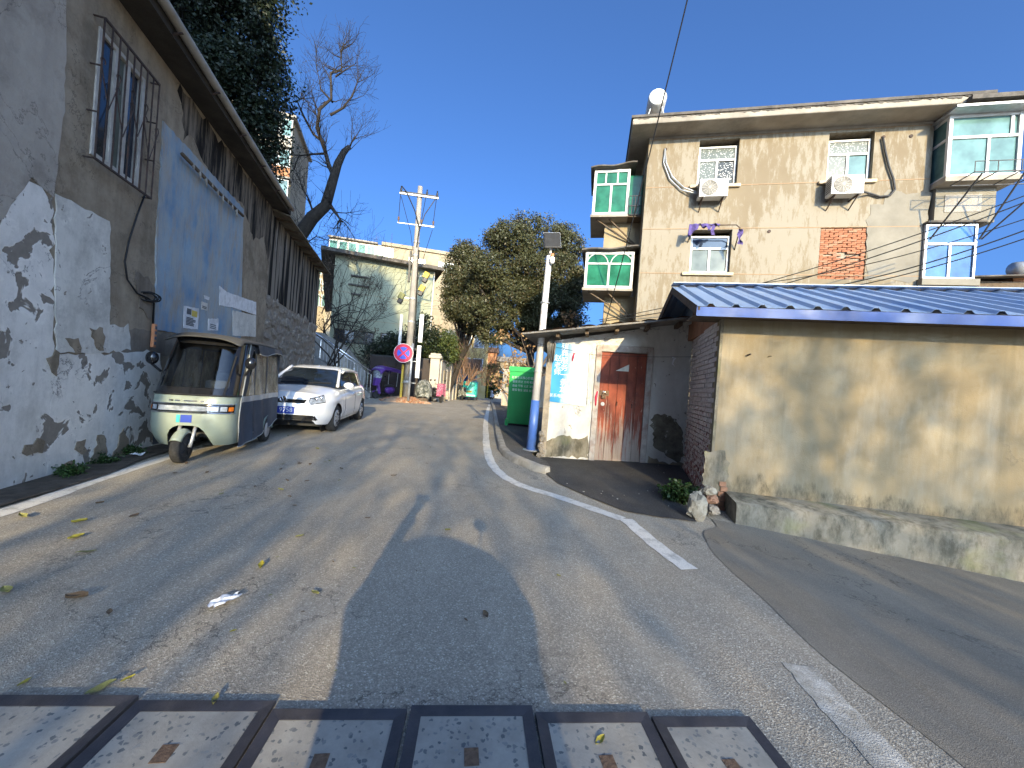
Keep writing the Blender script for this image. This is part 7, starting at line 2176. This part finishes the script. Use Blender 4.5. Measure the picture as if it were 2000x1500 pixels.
for (u, v, mt, s_, lb_) in (
    (45, 1012, O_, .09, 'dark olive leaf lying just inside the left edge line'),
    (155, 1022, Y_, .085, 'yellow leaf nearest the left edge line, upper of two'),
    (148, 1052, Y_, .10, 'slender yellow leaf just below the upper yellow one at left'),
    (262, 1009, B_, .085, 'dark brown curled leaf on the upper left of the road'),
    (168, 1081, O_, .10, 'pale tan-olive leaf below the slender yellow one'),
    (150, 1172, B_, .11, 'large curled brown leaf at far left of the road'),
    (213, 1200, B_, .05, 'small brown leaf right of the large curled one'),
    (12, 1157, O_, .09, 'tan leaf cut by the left picture edge'),
    (510, 1109, Y_, .075, 'curled yellow-green leaf above right of the white tissue'),
    (615, 1163, O_, .055, 'flat olive leaf right of the white tissue'),
    (455, 1237, Y_, .03, 'tiny yellow leaf below the white tissue'),
    (948, 1204, B_, .065, 'curled brown leaf inside the photographer\'s shadow'),
    (197, 1348, O_, .09, 'broad yellow-olive leaf near the left trench covers'),
    (250, 1331, Y_, .045, 'bright yellow leaf beside the broad olive one'),
    (47, 1338, Y_, .05, 'yellow-green leaf at the bottom left corner'),
    (420, 1374, O_, .05, 'olive leaf lying on the edge of the second trench cover'),
    (573, 1395, B_, .05, 'tan leaf in the gap between the second and third covers'),
    (1172, 1452, Y_, .055, 'yellow leaf standing on the pocket of a trench cover'),
    (718, 1014, B_, .05, 'small orange-brown leaf in mid road left of the raised hand shadow'),
    (874, 1038, O_, .055, 'olive leaf on the top edge of the dark shadow'),
    (1091, 1127, Y_, .04, 'small yellow leaf right of the dark shadow'),
    (432, 967, O_, .06, 'small olive leaf on the road below the tricycle'),
    (195, 985, B_, .055, 'small tan leaf close to the left edge line'),
    (575, 990, B_, .04, 'small dark leaf in the middle left of the road'),
    (585, 1050, O_, .06, 'olive tuft-like leaf left of the shadow')):
    fallen(u, v, mt, s_, lb_, rz=None)
rl_ = random.Random(4)
ORD = ['nearest', 'second nearest', 'third nearest', 'fourth nearest', 'fifth nearest', 'sixth nearest', 'seventh nearest', 'eighth nearest', 'ninth nearest', 'tenth nearest', 'eleventh nearest', 'twelfth nearest', 'thirteenth nearest', 'fourteenth nearest']
CN = {O_: 'olive', B_: 'brown', Y_: 'yellowish'}
def scatter(n, u0, u1, v0, v1, s0, s1, anchor, phrase, grp, kinds):
    P = []
    for k in range(n):
        u, v = rl_.uniform(u0, u1), rl_.uniform(v0, v1)
        P.append((u, v, rl_.choice(kinds), rl_.uniform(s0, s1)))
    P.sort(key=lambda q: (G(q[0], q[1]) - G(*anchor)).length)
    for k, (u, v, mt, s_) in enumerate(P):
        fallen(u, v, mt, s_, 'small %s leaf on the road, %s %s' % (CN[mt], ORD[k], phrase), grp)
scatter(14, 340, 600, 905, 975, .04, .08, (355, 905), "to the tricycle's front wheel", 'small leaves before the tricycle', (O_, B_, B_))
scatter(12, 560, 860, 848, 940, .04, .09, (650, 843), "to the hatchback's front wheel", 'small leaves before the hatchback', (O_, B_, B_))
scatter(10, 500, 1250, 1040, 1340, .015, .03, (438, 1180), 'to the white tissue', 'leaf fragments on the open road', (O_, B_))
p = G(438, 1180)
o = MB().grid(lambda u, v: (-.075 + .15 * u + .012 * math.sin(9 * v), -.035 + .075 * v * (.5 + .6 * math.sin(2.6 * u + .3)) + .01 * math.sin(14 * u), .008 + .014 * abs(math.sin(5 * u + 3 * v)) + .012 * math.sin(8 * v + 2 * u) ** 2), 16, 10).build('paper_tissue', M['tissue'], smooth=True)
o.location = (p.x, p.y, 0.004); o.rotation_euler = (0, 0, R(62))
tag(o, 'crumpled white tissue lying on the road', 'tissue')
p = G(268, 892)
o = MB().grid(lambda u, v: (-.06 + .12 * u, -.05 + .1 * v, .02 + .02 * math.sin(5 * u) * math.sin(4 * v)), 8, 8).build('paper_tissue', M['tissue'], smooth=True)
o.location = (p.x, p.y, .02)
tag(o, 'scrap of white litter in the weeds at the foot of the peeling wall', 'litter')
# chips of plaster on the apron
ch = MB()
for k in range(14):
    u, v = rl_.choice(((1090, 943), (1145, 960), (1180, 968), (1200, 975), (1295, 925), (1330, 993), (1255, 965))); u += rl_.gauss(0, 14); v += rl_.gauss(0, 5)
    p = G(u, v); s_ = rl_.uniform(.004, .012)
    zz = zg(p.x, p.y) + apron_lift(p.x, p.y)
    ch.prism([(p.x + s_ * rl_.uniform(.6, 1.3) * math.cos(a), p.y + s_ * rl_.uniform(.6, 1.3) * math.sin(a)) for a in np.linspace(0, 5.4, 6)], zz, zz + .003, 'z')
tag(ch.build('plaster_chips', M['paper']), 'scattered white plaster chips on the dark apron', 'debris', kind='stuff')
# rubble on the mound
rb_ = MB()
for k in range(170):
    a, q = rl_.uniform(0, 6.28), math.sqrt(rl_.random())
    x, y = -5.55 + 1.25 * q * math.cos(a), 19.9 + .75 * q * math.sin(a)
    s_ = rl_.uniform(.02, .075)
    rb_.box((x, y, .26 * (1 - q ** 2.2) + .02), (s_ * 2, s_ * 1.5, s_), Matrix.Rotation(rl_.uniform(0, 3), 3, 'Z') @ Matrix.Rotation(rl_.uniform(-.5, .5), 3, 'X'))
tag(rb_.build('brick_rubble', M['brick_dark']), 'broken brick rubble on the mound round the utility pole', 'rubble', kind='stuff')
o = MB().tube([(-4.95, 19.95, .12), (-4.6, 19.8, .14), (-4.35, 19.95, .16)], [.14, .16, .13], 10).build('log', M['timber'], smooth=True)
tag(o, 'dark log lying on the rubble mound beside the covered scooter', 'log')

# ------------------------------------------------------------------ overhead wires
def span(a, b, sag, r, label, grp=None, n=16):
    P = [Vector(a).lerp(Vector(b), t_ / n) - Vector((0, 0, sag * 4 * (t_ / n) * (1 - t_ / n))) for t_ in range(n + 1)]
    tag(MB().tube(P, r, 5).build('overhead_wire', M['cable']), label, 'wire', grp)
span(at(1352, -40, 8.0), FA.w(-1.0, 1.2, FA.hit(1160, 648, 1.0)[1] + .2), .25, .016, 'single black wire coming down from the sky past the roof corner')
gw = 'wires crossing in front of the apartment block'
span(fac(1170, 625, -.1), at(2060, 360, 8.5), .35, .013, 'highest black wire rising to the right across the block', gw)
span(fac(1172, 628, -.1), at(2060, 372, 8.5), .45, .015, 'black wire just beneath the highest one across the block', gw)
span(fac(1420, 560, -.15), at(2060, 408, 8.5), .30, .012, 'third black wire from the top, crossing the bricked-up window', gw)
span(fac(1440, 585, -.15), at(2060, 428, 8.5), .35, .016, 'thick black wire crossing the low blue window', gw)
span(fac(1450, 590, -.15), at(2060, 446, 8.5), .30, .014, 'lowest black wire above the blue roof', gw)
# far roofs at the right edge
fr = thing('far_shack', 'dark ramshackle roof with a grey barrel roof at the right edge beyond the block', 'shed', (19.5, 15.5, 0), R(-10))
MB().bb(-1.2, .9, 0, 3, 5.9, 7.0).build('wall', M['timber'], fr)
MB().add([(-1.5, -.5, 7.0), (1.2, -.5, 7.15), (1.2, 3, 7.5), (-1.5, 3, 7.3), (-1.5, -.5, 7.05), (1.2, -.5, 7.2), (1.2, 3, 7.55), (-1.5, 3, 7.35)], [(0, 3, 2, 1), (4, 5, 6, 7), (0, 1, 5, 4), (1, 2, 6, 5), (2, 3, 7, 6), (3, 0, 4, 7)]).build('roof', M['eave_dark'], fr)
MB().tube([(.6, .2, 7.55), (4.0, .6, 8.1)], .3, 14).build('barrel_roof', M['galv'], fr, smooth=True)
MB().bb(.5, 3, .1, 2, 5.5, 7.3).build('awning_wall', M['orange_wall'], fr)
MB().bb(-1.2, 3, .05, 3.2, -.5, 5.9).build('lower_wall', M['cream_wall'], fr)
# ------------------------------------------------------------------ trees
def grow(mb, start, d, length, r, depth, rr, tips, spread=.6, up_=.05, kink=.18, seg=5, kids_=(2, 4), minr=.004, shrink=.68):
    p = Vector(start); d = Vector(d).normalized()
    P = [p.copy()]; Rr = [r]
    for i in range(seg):
        d = (d + Vector((rr.gauss(0, kink), rr.gauss(0, kink), rr.gauss(0, kink) + up_))).normalized()
        p = p + d * (length / seg)
        P.append(p.copy()); Rr.append(max(minr, r * (1 - .55 * (i + 1) / seg)))
    mb.tube(P, Rr, 7 if r > .05 else (5 if r > .015 else 3), cap=False)
    if depth == 0:
        tips.append(p.copy())
        return
    for k in range(rr.randint(*kids_)):
        i = rr.randint(max(1, seg // 3), seg)
        q = P[i]
        a = rr.uniform(0, 6.28)
        side_ = d.cross(Vector((math.cos(a), math.sin(a), .3))).normalized()
        nd = (d * (1 - spread * .5) + side_ * spread * rr.uniform(.7, 1.3)).normalized()
        grow(mb, q, nd, length * rr.uniform(.55, .85), Rr[i] * rr.uniform(.5, .8), depth - 1, rr, tips, spread, up_, kink, seg, kids_, minr, shrink)
    nd = d
    grow(mb, P[-1], nd, length * shrink, Rr[-1], depth - 1, rr, tips, spread, up_, kink, seg, kids_, minr, shrink)

def crown_points(lobes, n, rr, shell=.55):
    """points through the volume of several ellipsoid lobes, denser towards their outside"""
    out = []
    tot = sum(l[3] * l[4] * l[5] for l in lobes)
    for l in lobes:
        k = int(n * l[3] * l[4] * l[5] / tot) + 1
        for _ in range(k):
            v = Vector((rr.gauss(0, 1), rr.gauss(0, 1), rr.gauss(0, 1))).normalized()
            s = shell + (1.04 - shell) * rr.random() ** .6
            if rr.random() < .14: s *= rr.uniform(1.05, 1.28)
            q = Vector((l[0] + v.x * l[3] * s, l[1] + v.y * l[4] * s, l[2] + v.z * l[5] * s))
            if mnoise.noise(q * .95) < -.3 or mnoise.noise(q * 2.3 + Vector((5, 1, 2))) < -.38: continue
            out.append((l[0] + v.x * l[3] * s, l[1] + v.y * l[4] * s, l[2] + v.z * l[5] * s))
    return out
def leafy_tree(name, label, base, trunk_h, trunk_r, lobes, nclump, per, spread, leaf, mat, seed, bark='bark', trunk_dir=(0, 0, 1), group=None):
    """lobes are given in world coordinates relative to the base"""
    rr = random.Random(seed)
    t_ = thing(name, label, 'tree', base, 0, group)
    m = MB()
    tips = []
    top = Vector(trunk_dir).normalized() * trunk_h
    P = [Vector((0, 0, -.2)), top * .5 + Vector((rr.gauss(0, .08), rr.gauss(0, .08), 0)), top]
    m.tube(P, [trunk_r * 1.25, trunk_r, trunk_r * .85], 12, cap=False)
    for l in lobes:
        c = Vector(l[:3])
        mid = top.lerp(c, .5) + Vector((rr.gauss(0, .2), rr.gauss(0, .2), rr.gauss(0, .2)))
        m.tube([top - Vector((0, 0, .1)), mid, c], [trunk_r * .6, trunk_r * .4, trunk_r * .15], 7, cap=False)
        for k in range(7):
            v = Vector((rr.gauss(0, 1), rr.gauss(0, 1), rr.gauss(0, 1))).normalized()
            e = c + Vector((v.x * l[3], v.y * l[4], v.z * l[5])) * .85
            m.tube([mid.lerp(c, rr.random()), c.lerp(e, .5) + Vector((rr.gauss(0, .1), 0, rr.gauss(0, .1))), e], [trunk_r * .16, trunk_r * .09, .01], 4, cap=False)
    m.build('trunk', M[bark], t_, smooth=True)
    C = crown_points(lobes, nclump, rr)
    tag(leaf_obj('crown', leaf_cloud(C, spread, per, leaf, .8, seed), M[mat], t_), kind='stuff')
    return t_

# hero: leafless leaning tree behind the annexe
rr = random.Random(12)
bt = thing('bare_tree', 'leafless dark tree leaning over the annexe roof', 'tree', at(572, 700, 16.5).to_2d().to_3d(), 0)
TB_Y = 16.5
def tp(u, v, dy=0): return at(u, v, TB_Y + dy) - bt.location
m = MB(); tips = []
main = [tp(560, 740), tp(566, 600), tp(578, 470), tp(610, 425), tp(636, 402), tp(648, 360), tp(660, 320), tp(672, 296), tp(683, 286)]
m.tube(main, [.34, .32, .30, .26, .22, .19, .16, .12, .09], 12, cap=True)
subs = [([tp(652, 345), tp(640, 318), tp(632, 290), tp(628, 262), tp(640, 235), tp(652, 200), tp(656, 160), tp(652, 110), tp(655, 78)], .10),
        ([tp(640, 395), tp(655, 415), tp(672, 438)], .10),
        ([tp(600, 435), tp(585, 450), tp(568, 455), tp(560, 470)], .07),
        ([tp(628, 275), tp(612, 262), tp(600, 240), tp(590, 210), tp(580, 170)], .06),
        ([tp(645, 225), tp(668, 210), tp(690, 190), tp(705, 160)], .06),
        ([tp(632, 300), tp(610, 300), tp(590, 310), tp(575, 330)], .05),
        ([tp(664, 315), tp(680, 290), tp(690, 262)], .06),
        ([tp(650, 200), tp(630, 180), tp(618, 150), tp(612, 120)], .045),
        ([tp(655, 150), tp(675, 135), tp(690, 110)], .04),
        ([tp(615, 425), tp(605, 390), tp(590, 370), tp(580, 345)], .05),
        ([tp(590, 455), tp(600, 470), tp(615, 460), tp(640, 470)], .04)]
for P, r_ in subs:
    P = [p + Vector((0, rr.uniform(-.5, .5) * i * .35, 0)) for i, p in enumerate(P)]
    m.tube(P, [r_ * (1 - .75 * i / (len(P) - 1)) for i in range(len(P))], 7, cap=False)
    for i in range(1, len(P)):
        for k in range(3 if i < len(P) - 1 else 5):
            d = (P[i] - P[i - 1]).normalized() + Vector((rr.gauss(0, .6), rr.gauss(0, .5), rr.gauss(.25, .45)))
            grow(m, P[i].lerp(P[i - 1], rr.random() * .6), d, rr.uniform(.5, 1.0), max(.012, r_ * .28), 2, rr, tips, .6, .05, .16, 4, (2, 3), .0045)
m.build('trunk', M['bark'], bt, smooth=True)

# big dark evergreen on the left, behind the old house
b0 = Vector((-10.4, 12.0, 0))
def rel(u, v, Y): return at(u, v, Y) - b0
L = []
for (u, v, Y, rx, ry, rz_) in ((400, 40, 12.5, 1.5, 1.5, 1.5), (470, 60, 13, 1.3, 1.4, 1.4), (440, 150, 12.5, 1.4, 1.4, 1.3), (500, 170, 13, 1.0, 1.2, 1.1), (400, 170, 12, 1.1, 1.3, 1.0),
                               (455, 240, 12.8, 1.3, 1.3, .9), (510, 250, 13.2, .7, 1.0, 1.0), (490, 320, 13.2, .8, 1.0, .8), (420, -60, 12.5, 1.9, 1.6, 1.6), (350, 60, 12, .7, 1.2, 1.2), (515, 120, 13.2, .6, .9, .9), (500, 375, 13.4, .5, .8, .5)):
    c = rel(u, v, Y); L.append((c.x, c.y, c.z, rx, ry, rz_))
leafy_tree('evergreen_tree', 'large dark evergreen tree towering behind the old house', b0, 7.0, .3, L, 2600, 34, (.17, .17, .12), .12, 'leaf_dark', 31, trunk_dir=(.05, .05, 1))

# mid street evergreens
b1 = Vector((1.1, 25.5, 0))
def rel1(u, v, Y): return at(u, v, Y) - b1
L = []
for (u, v, Y, rx, ry, rz_) in ((1000, 470, 25, 1.5, 1.6, 1.1), (960, 530, 25, 1.5, 1.6, 1.1), (1040, 530, 25, 1.6, 1.6, 1.2), (1080, 470, 26, 1.2, 1.4, 1.0), (1100, 540, 26, 1.4, 1.6, 1.4), (1010, 580, 24.5, 1.5, 1.4, 1.0),
                               (1075, 600, 25, 1.6, 1.4, 1.0), (1115, 480, 26.5, .7, 1.0, 1.0), (980, 620, 24.5, 1.1, 1.2, .8), (1120, 610, 26, .9, 1.2, 1.0), (1035, 440, 25.5, .9, 1.0, .6), (1050, 630, 24.8, 1.0, 1.0, .7), (930, 600, 25, 1.0, 1.2, .9), (960, 655, 25, .9, 1.0, .6), (1000, 650, 25.5, 1.0, 1.0, .8), (1090, 640, 26, 1.3, 1.2, .8), (1050, 580, 25, 1.6, 1.5, 1.2), (1125, 560, 26.5, .8, 1.0, 1.2), (985, 480, 25.5, .8, .9, .8), (1012, 428, 25.5, .45, .5, .5), (1068, 440, 26, .4, .5, .5), (1112, 452, 26.5, .45, .5, .6), (1130, 500, 26.5, .4, .5, .7), (958, 470, 25, .45, .5, .6), (935, 560, 24.8, .5, .6, .6), (1135, 585, 26.5, .4, .5, .7)):
    c = rel1(u, v, Y); L.append((c.x, c.y, c.z, rx, ry, rz_))
leafy_tree('evergreen_tree', 'broad olive-green evergreen tree behind the lamp post', b1, 3.6, .28, L, 4200, 34, (.19, .19, .12), .14, 'leaf_mid', 41)
b2 = Vector((-5.0, 28.3, -.1))
def rel2(u, v, Y): return at(u, v, Y) - b2
L = []
for (u, v, Y, rx, ry, rz_) in ((912, 500, 29, 1.1, 1.3, .9), (890, 550, 29, .8, 1.2, 1.2), (925, 560, 28.5, 1.4, 1.4, 1.3), (905, 610, 28.5, 1.1, 1.3, .9), (945, 600, 28.5, 1.0, 1.2, 1.0), (955, 545, 28, .8, 1.1, 1.1), (885, 600, 29, .7, 1.0, .9), (930, 640, 28.5, .9, 1.0, .6), (905, 478, 29, .5, .5, .5), (878, 515, 29, .4, .5, .6), (872, 575, 29, .4, .5, .6), (938, 500, 28.5, .4, .5, .6)):
    c = rel2(u, v, Y); L.append((c.x, c.y, c.z, rx, ry, rz_))
leafy_tree('evergreen_tree', 'smaller rounded evergreen tree left of the broad olive one', b2, 3.6, .2, L, 1900, 34, (.19, .19, .13), .145, 'leaf_mid', 43, trunk_dir=(.35, 0, 1))
# conical bush at the street end, hedge mass over the street wall, dark shrubs by the gate
def bush(name, label, base, lobes, n, per, sp, leaf, mat, seed, cat='shrub'):
    rr = random.Random(seed)
    t_ = thing(name, label, cat, base, 0)
    m = MB()
    for l in lobes:
        for k in range(4):
            m.tube([(rr.gauss(0, .1), rr.gauss(0, .1), -.1), (l[0] * .5 + rr.gauss(0, .1), l[1] * .5, l[2] * .5), (l[0] + rr.gauss(0, .2) * l[3], l[1], l[2] + rr.gauss(0, .3) * l[5])], [.05, .03, .008], 5, cap=False)
    m.build('stem', M['bark'], t_)
    tag(leaf_obj('foliage', leaf_cloud(crown_points(lobes, n, rr, .35), sp, per, leaf, .8, seed), M[mat], t_), kind='stuff')
    return t_
bush('conical_bush', 'rounded grey-green bush at the end of the street', (-2.9, 50, zg(-2.9, 50)), [(0, 0, 2.2, 1.6, 1.4, 2.0), (.5, 0, 3.6, 1.0, 1.0, 1.1), (-.6, 0, 1.2, 1.3, 1.0, 1.2)], 200, 46, (.25, .25, .25), .26, 'leaf_hedge', 51)
bush('hedge_shrub', 'sunlit green shrub growing over the street wall', (-4.9, 25.8, 1.0), [(0, 0, 2.2, 1.0, 1.4, .9), (-.3, 1.4, 2.8, 1.0, 1.4, 1.1), (.2, 3, 2.5, .9, 1.3, 1.1), (-.9, -.5, 1.8, .8, 1, 1)], 240, 46, (.2, .2, .18), .16, 'leaf_hedge', 53)
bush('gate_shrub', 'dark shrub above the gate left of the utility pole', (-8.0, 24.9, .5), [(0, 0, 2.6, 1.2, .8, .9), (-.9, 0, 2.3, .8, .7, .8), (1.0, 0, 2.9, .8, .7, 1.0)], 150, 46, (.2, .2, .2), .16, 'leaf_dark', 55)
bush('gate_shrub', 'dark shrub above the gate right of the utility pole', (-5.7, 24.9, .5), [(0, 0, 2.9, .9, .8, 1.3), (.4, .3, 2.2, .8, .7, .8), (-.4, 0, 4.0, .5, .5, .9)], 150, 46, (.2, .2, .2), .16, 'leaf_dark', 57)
# brown bare shrubs and dry-leaved small tree
def twiggy(name, label, base, n, h, seed, mat='twig', lean=(0, 0), depth=3, r=.03, cat='shrub', spread=.55, leaves=None):
    rr = random.Random(seed)
    t_ = thing(name, label, cat, base, 0)
    m = MB(); tips = []
    for k in range(n):
        grow(m, (rr.gauss(0, .3), rr.gauss(0, .3), 0), (rr.gauss(0, .35) + lean[0], rr.gauss(0, .25) + lean[1], 1), h * rr.uniform(.4, .55), r, depth, rr, tips, spread, .06, .14, 4, (2, 3), .006)
    m.build('branch', M[mat], t_)
    if leaves:
        tag(leaf_obj('foliage', leaf_cloud([tuple(p) for p in tips], (.15, .15, .15), leaves[1], leaves[2], .8, seed), M[leaves[0]], t_), kind='stuff')
    return t_
twiggy('bare_shrub', 'reddish-brown bare shrub standing before the yellow block', (-5.4, 32, -.2), 9, 6.0, 61, 'twig', (.0, 0), 3, .05)
twiggy('bare_shrub', 'tangle of brown twigs over the street wall under the rounded evergreen', (-3.7, 29.0, 1.0), 10, 3.8, 63, 'twig', (.25, 0), 3, .05)
twiggy('bare_shrub', 'pale twiggy thicket left of the broad evergreen trunk', (-2.0, 34, 1.0), 8, 4.0, 65, 'twig', (.2, 0), 3, .04)
twiggy('dry_leaf_tree', 'small tree with dry brown leaves and a pale trunk above the green cabinet', (.45, 17.5, .1), 3, 4.2, 67, 'bark_pale', (.05, 0), 2, .10, 'tree', .6, ('leaf_dry', 16, .16))
twiggy('bare_shrub', 'thin bare saplings beside the leaning dead tree', (-9.8, 20.5, 1.5), 7, 7.5, 69, 'bark', (.05, 0), 3, .045)

# ------------------------------------------------------------------ weeds at wall feet
def weeds(label, c, rx, ry, n, h, seed, mat='weed', blade=.05):
    rr = random.Random(seed)
    t_ = thing('weed_clump', label, 'weeds', c, 0)
    pts_ = []
    m = MB()
    for k in range(n):
        a, q = rr.uniform(0, 6.28), math.sqrt(rr.random())
        x, y = rx * q * math.cos(a), ry * q * math.sin(a)
        hh = h * (1 - .5 * q) * rr.uniform(.5, 1.1)
        b = (x + rr.gauss(0, .05), y + rr.gauss(0, .05), hh)
        m.tube([(x, y, -.02), ((x + b[0]) / 2, (y + b[1]) / 2, hh * .6), b], [.003, .0025, .001], 3, cap=False)
        for j in range(4): pts_.append((x + (b[0] - x) * (j + 1) / 4, y + (b[1] - y) * (j + 1) / 4, hh * (j + 1) / 4))
    m.build('stalk', M['weed'], t_)
    tag(leaf_obj('foliage', leaf_cloud(pts_, (.02, .02, .015), 5, blade, .6, seed), M[mat], t_), kind='stuff')
p = G(1335, 985)
weeds('green weed clump beside the boulder at the shed corner', (p.x, p.y + .1, .03), .18, .16, 90, .26, 71)
for k, (u, v, rx, n, lb_) in enumerate(((135, 930, .13, 28, 'grassy weeds at the foot of the peeling wall, nearest clump'), (200, 905, .13, 24, 'dark weeds under the middle of the peeling wall'), (250, 888, .18, 34, 'dark weeds by the wall just before the tricycle'))):
    p = G(u, v)
    weeds(lb_, (p.x, p.y, .02), rx, .09, n, .13, 73 + k, 'weed', .035)

# ------------------------------------------------------------------ trees behind the camera, and a block and evergreen added there for shade
def shade_tree(label, base, h, seed, n=1, leaves=None, depth=4, r=.22, spread=.55):
    rr = random.Random(seed)
    t_ = thing('street_tree', label, 'tree', base, 0, 'trees behind the camera')
    m = MB(); tips = []
    m.tube([(0, 0, -.2), (.1, 0, h * .15), (0, .1, h * .3)], [r * 1.2, r, r * .9], 10, cap=False)
    for k in range(4):
        a = k * 1.57 + rr.uniform(-.4, .4)
        grow(m, (0, .1, h * (.24 + .02 * k)), (math.cos(a) * .7, math.sin(a) * .7, 1), h * .30, r * .5, depth, rr, tips, spread, .04, .15, 4, (2, 3), .012, .72)
    m.build('trunk', M['bark'], t_)
    if leaves:
        tag(leaf_obj('foliage', leaf_cloud([tuple(p) for p in tips], (.3, .3, .25), leaves[0], leaves[1], .8, seed), M['leaf_mid'], t_), kind='stuff')
shade_tree('half-bare street tree behind the camera, nearest the left wall', (1.2, -13, 0), 8.2, 81, leaves=(2, .15))
shade_tree('half-bare street tree behind the camera, in mid road line', (6.3, -19, 0), 9.2, 82, leaves=(3, .15))
shade_tree('half-bare street tree behind the camera, toward the lane', (9.8, -17, -.3), 10.0, 83, leaves=(4, .15))
shade_tree('tall half-bare street tree behind the camera, farthest down the lane', (13.0, -19, -.4), 14.0, 84, leaves=(4, .16))
leafy_tree('street_tree', 'tall dense evergreen tree added behind the camera for shade, beside the shade block', (-.6, -15.5, 0), 9.0, .3,  # unseen evergreen added to shade the gate and creeper building
           [(-1.6, 0, 15, 1.8, 1.8, 5.0), (.4, 0, 13.5, 1.5, 1.6, 3.6), (1.5, 0, 12.2, 1.0, 1.2, 2.2), (-.8, 0, 18.5, 1.5, 1.5, 2.5), (.4, 0, 16.5, 1.1, 1.2, 2.0)], 1500, 34, (.25, .25, .2), .26, 'leaf_dark', 86, group='trees behind the camera')
bb_ = thing('shade_block', 'tall plain unseen block added behind the camera on the left for shade', 'building', (-3.4, -14, 0), R(5))  # unseen block added to shade the left side, sloped roof included
MB().bb(-14, 2.8, -8, 0, 0, 17.5).build('wall', M['cream_wall'], bb_)
MB().add([(-14, 0, 17.5), (2.8, 0, 17.5), (-2, 0, 23), (-14, 0, 23), (-14, -8, 17.5), (2.8, -8, 17.5), (-2, -8, 23), (-14, -8, 23)], [(0, 1, 2, 3), (7, 6, 5, 4), (0, 4, 5, 1), (1, 5, 6, 2), (2, 6, 7, 3), (3, 7, 4, 0)]).build('roof', M['roof_tile'], bb_)

# photographer seated on a scooter in a wide rain cape, phone held out in the raised hand
ph = thing('person', 'person in a wide dark rain cape seated on a scooter, holding up a phone', 'person', (.26, -.55, 0), 0)
def cape(u, v):
    a = 2 * math.pi * u
    prof = [(0, .0), (.07, .25), (.18, .41), (.33, .50), (.48, .54), (.7, .46), (1.0, .44)]
    r = lerp_tab(prof, v)
    z = 1.19 - .10 * v ** 2 - .58 * v
    return (r * math.cos(a) * (1 + .06 * math.sin(5 * a + 4 * v)), r * .62 * math.sin(a) * (1 + .05 * math.sin(4 * a)), z)
MB().grid(cape, 40, 18).build('cape', M['coat'], ph, smooth=True)
sk = MB()
sh, el, wr, hn = Vector((-.22, .05, .98)), Vector((-.42, .22, 1.02)), Vector((-.32, .42, 1.24)), Vector((-.27, .47, 1.30))
sk.tube([sh, sh.lerp(el, .5), el, el.lerp(wr, .5), wr, hn], [.07, .06, .055, .048, .042, .05], 12)
sk.tube([(0, 0, .55), (0, 0, .8), (0, 0, 1.0)], [.16, .17, .12], 12)
for s in (-1, 1): sk.tube([(s * .1, 0, .62), (s * .16, .32, .58), (s * .14, .28, .12), (s * .14, .40, .05)], [.085, .07, .05, .04], 10)
sk.build('body', M['coat'], ph, smooth=True)
fg = MB()
for k in range(4): fg.tube([hn + Vector((.0, 0, -.03 + .022 * k)), hn + Vector((-.035, .035, -.02 + .024 * k)), hn + Vector((-.01, .06, -.02 + .024 * k))], [.011, .010, .008], 8)
fg.tube([hn + Vector((.02, 0, -.02)), hn + Vector((.04, .03, .01)), hn + Vector((.045, .05, .04))], [.013, .011, .009], 8)
fg.build('hand', M['skin'], ph, smooth=True)
phn = thing('phone', 'dark phone held out by the photographer', 'phone', (0, -.035, 1.35), 0)
MB().bb(-.08, .08, -.008, .0, -.038, .038).build('body', M['gloss_black'], phn, bevel=.003)
MB().bb(-.075, .075, -.0095, -.0081, -.034, .034).build('screen', M['glass_dark'], phn)
MB().lathe([(.0, .0005), (.006, .0005), (.006, .002)], (0, 0, 0), 12, 'y', cap=False).build('lens', M['glass_dark'], phn)
scooter('scooter under the photographer behind the camera', (.30, -.75, 0), R(180), M['black'], group=None)
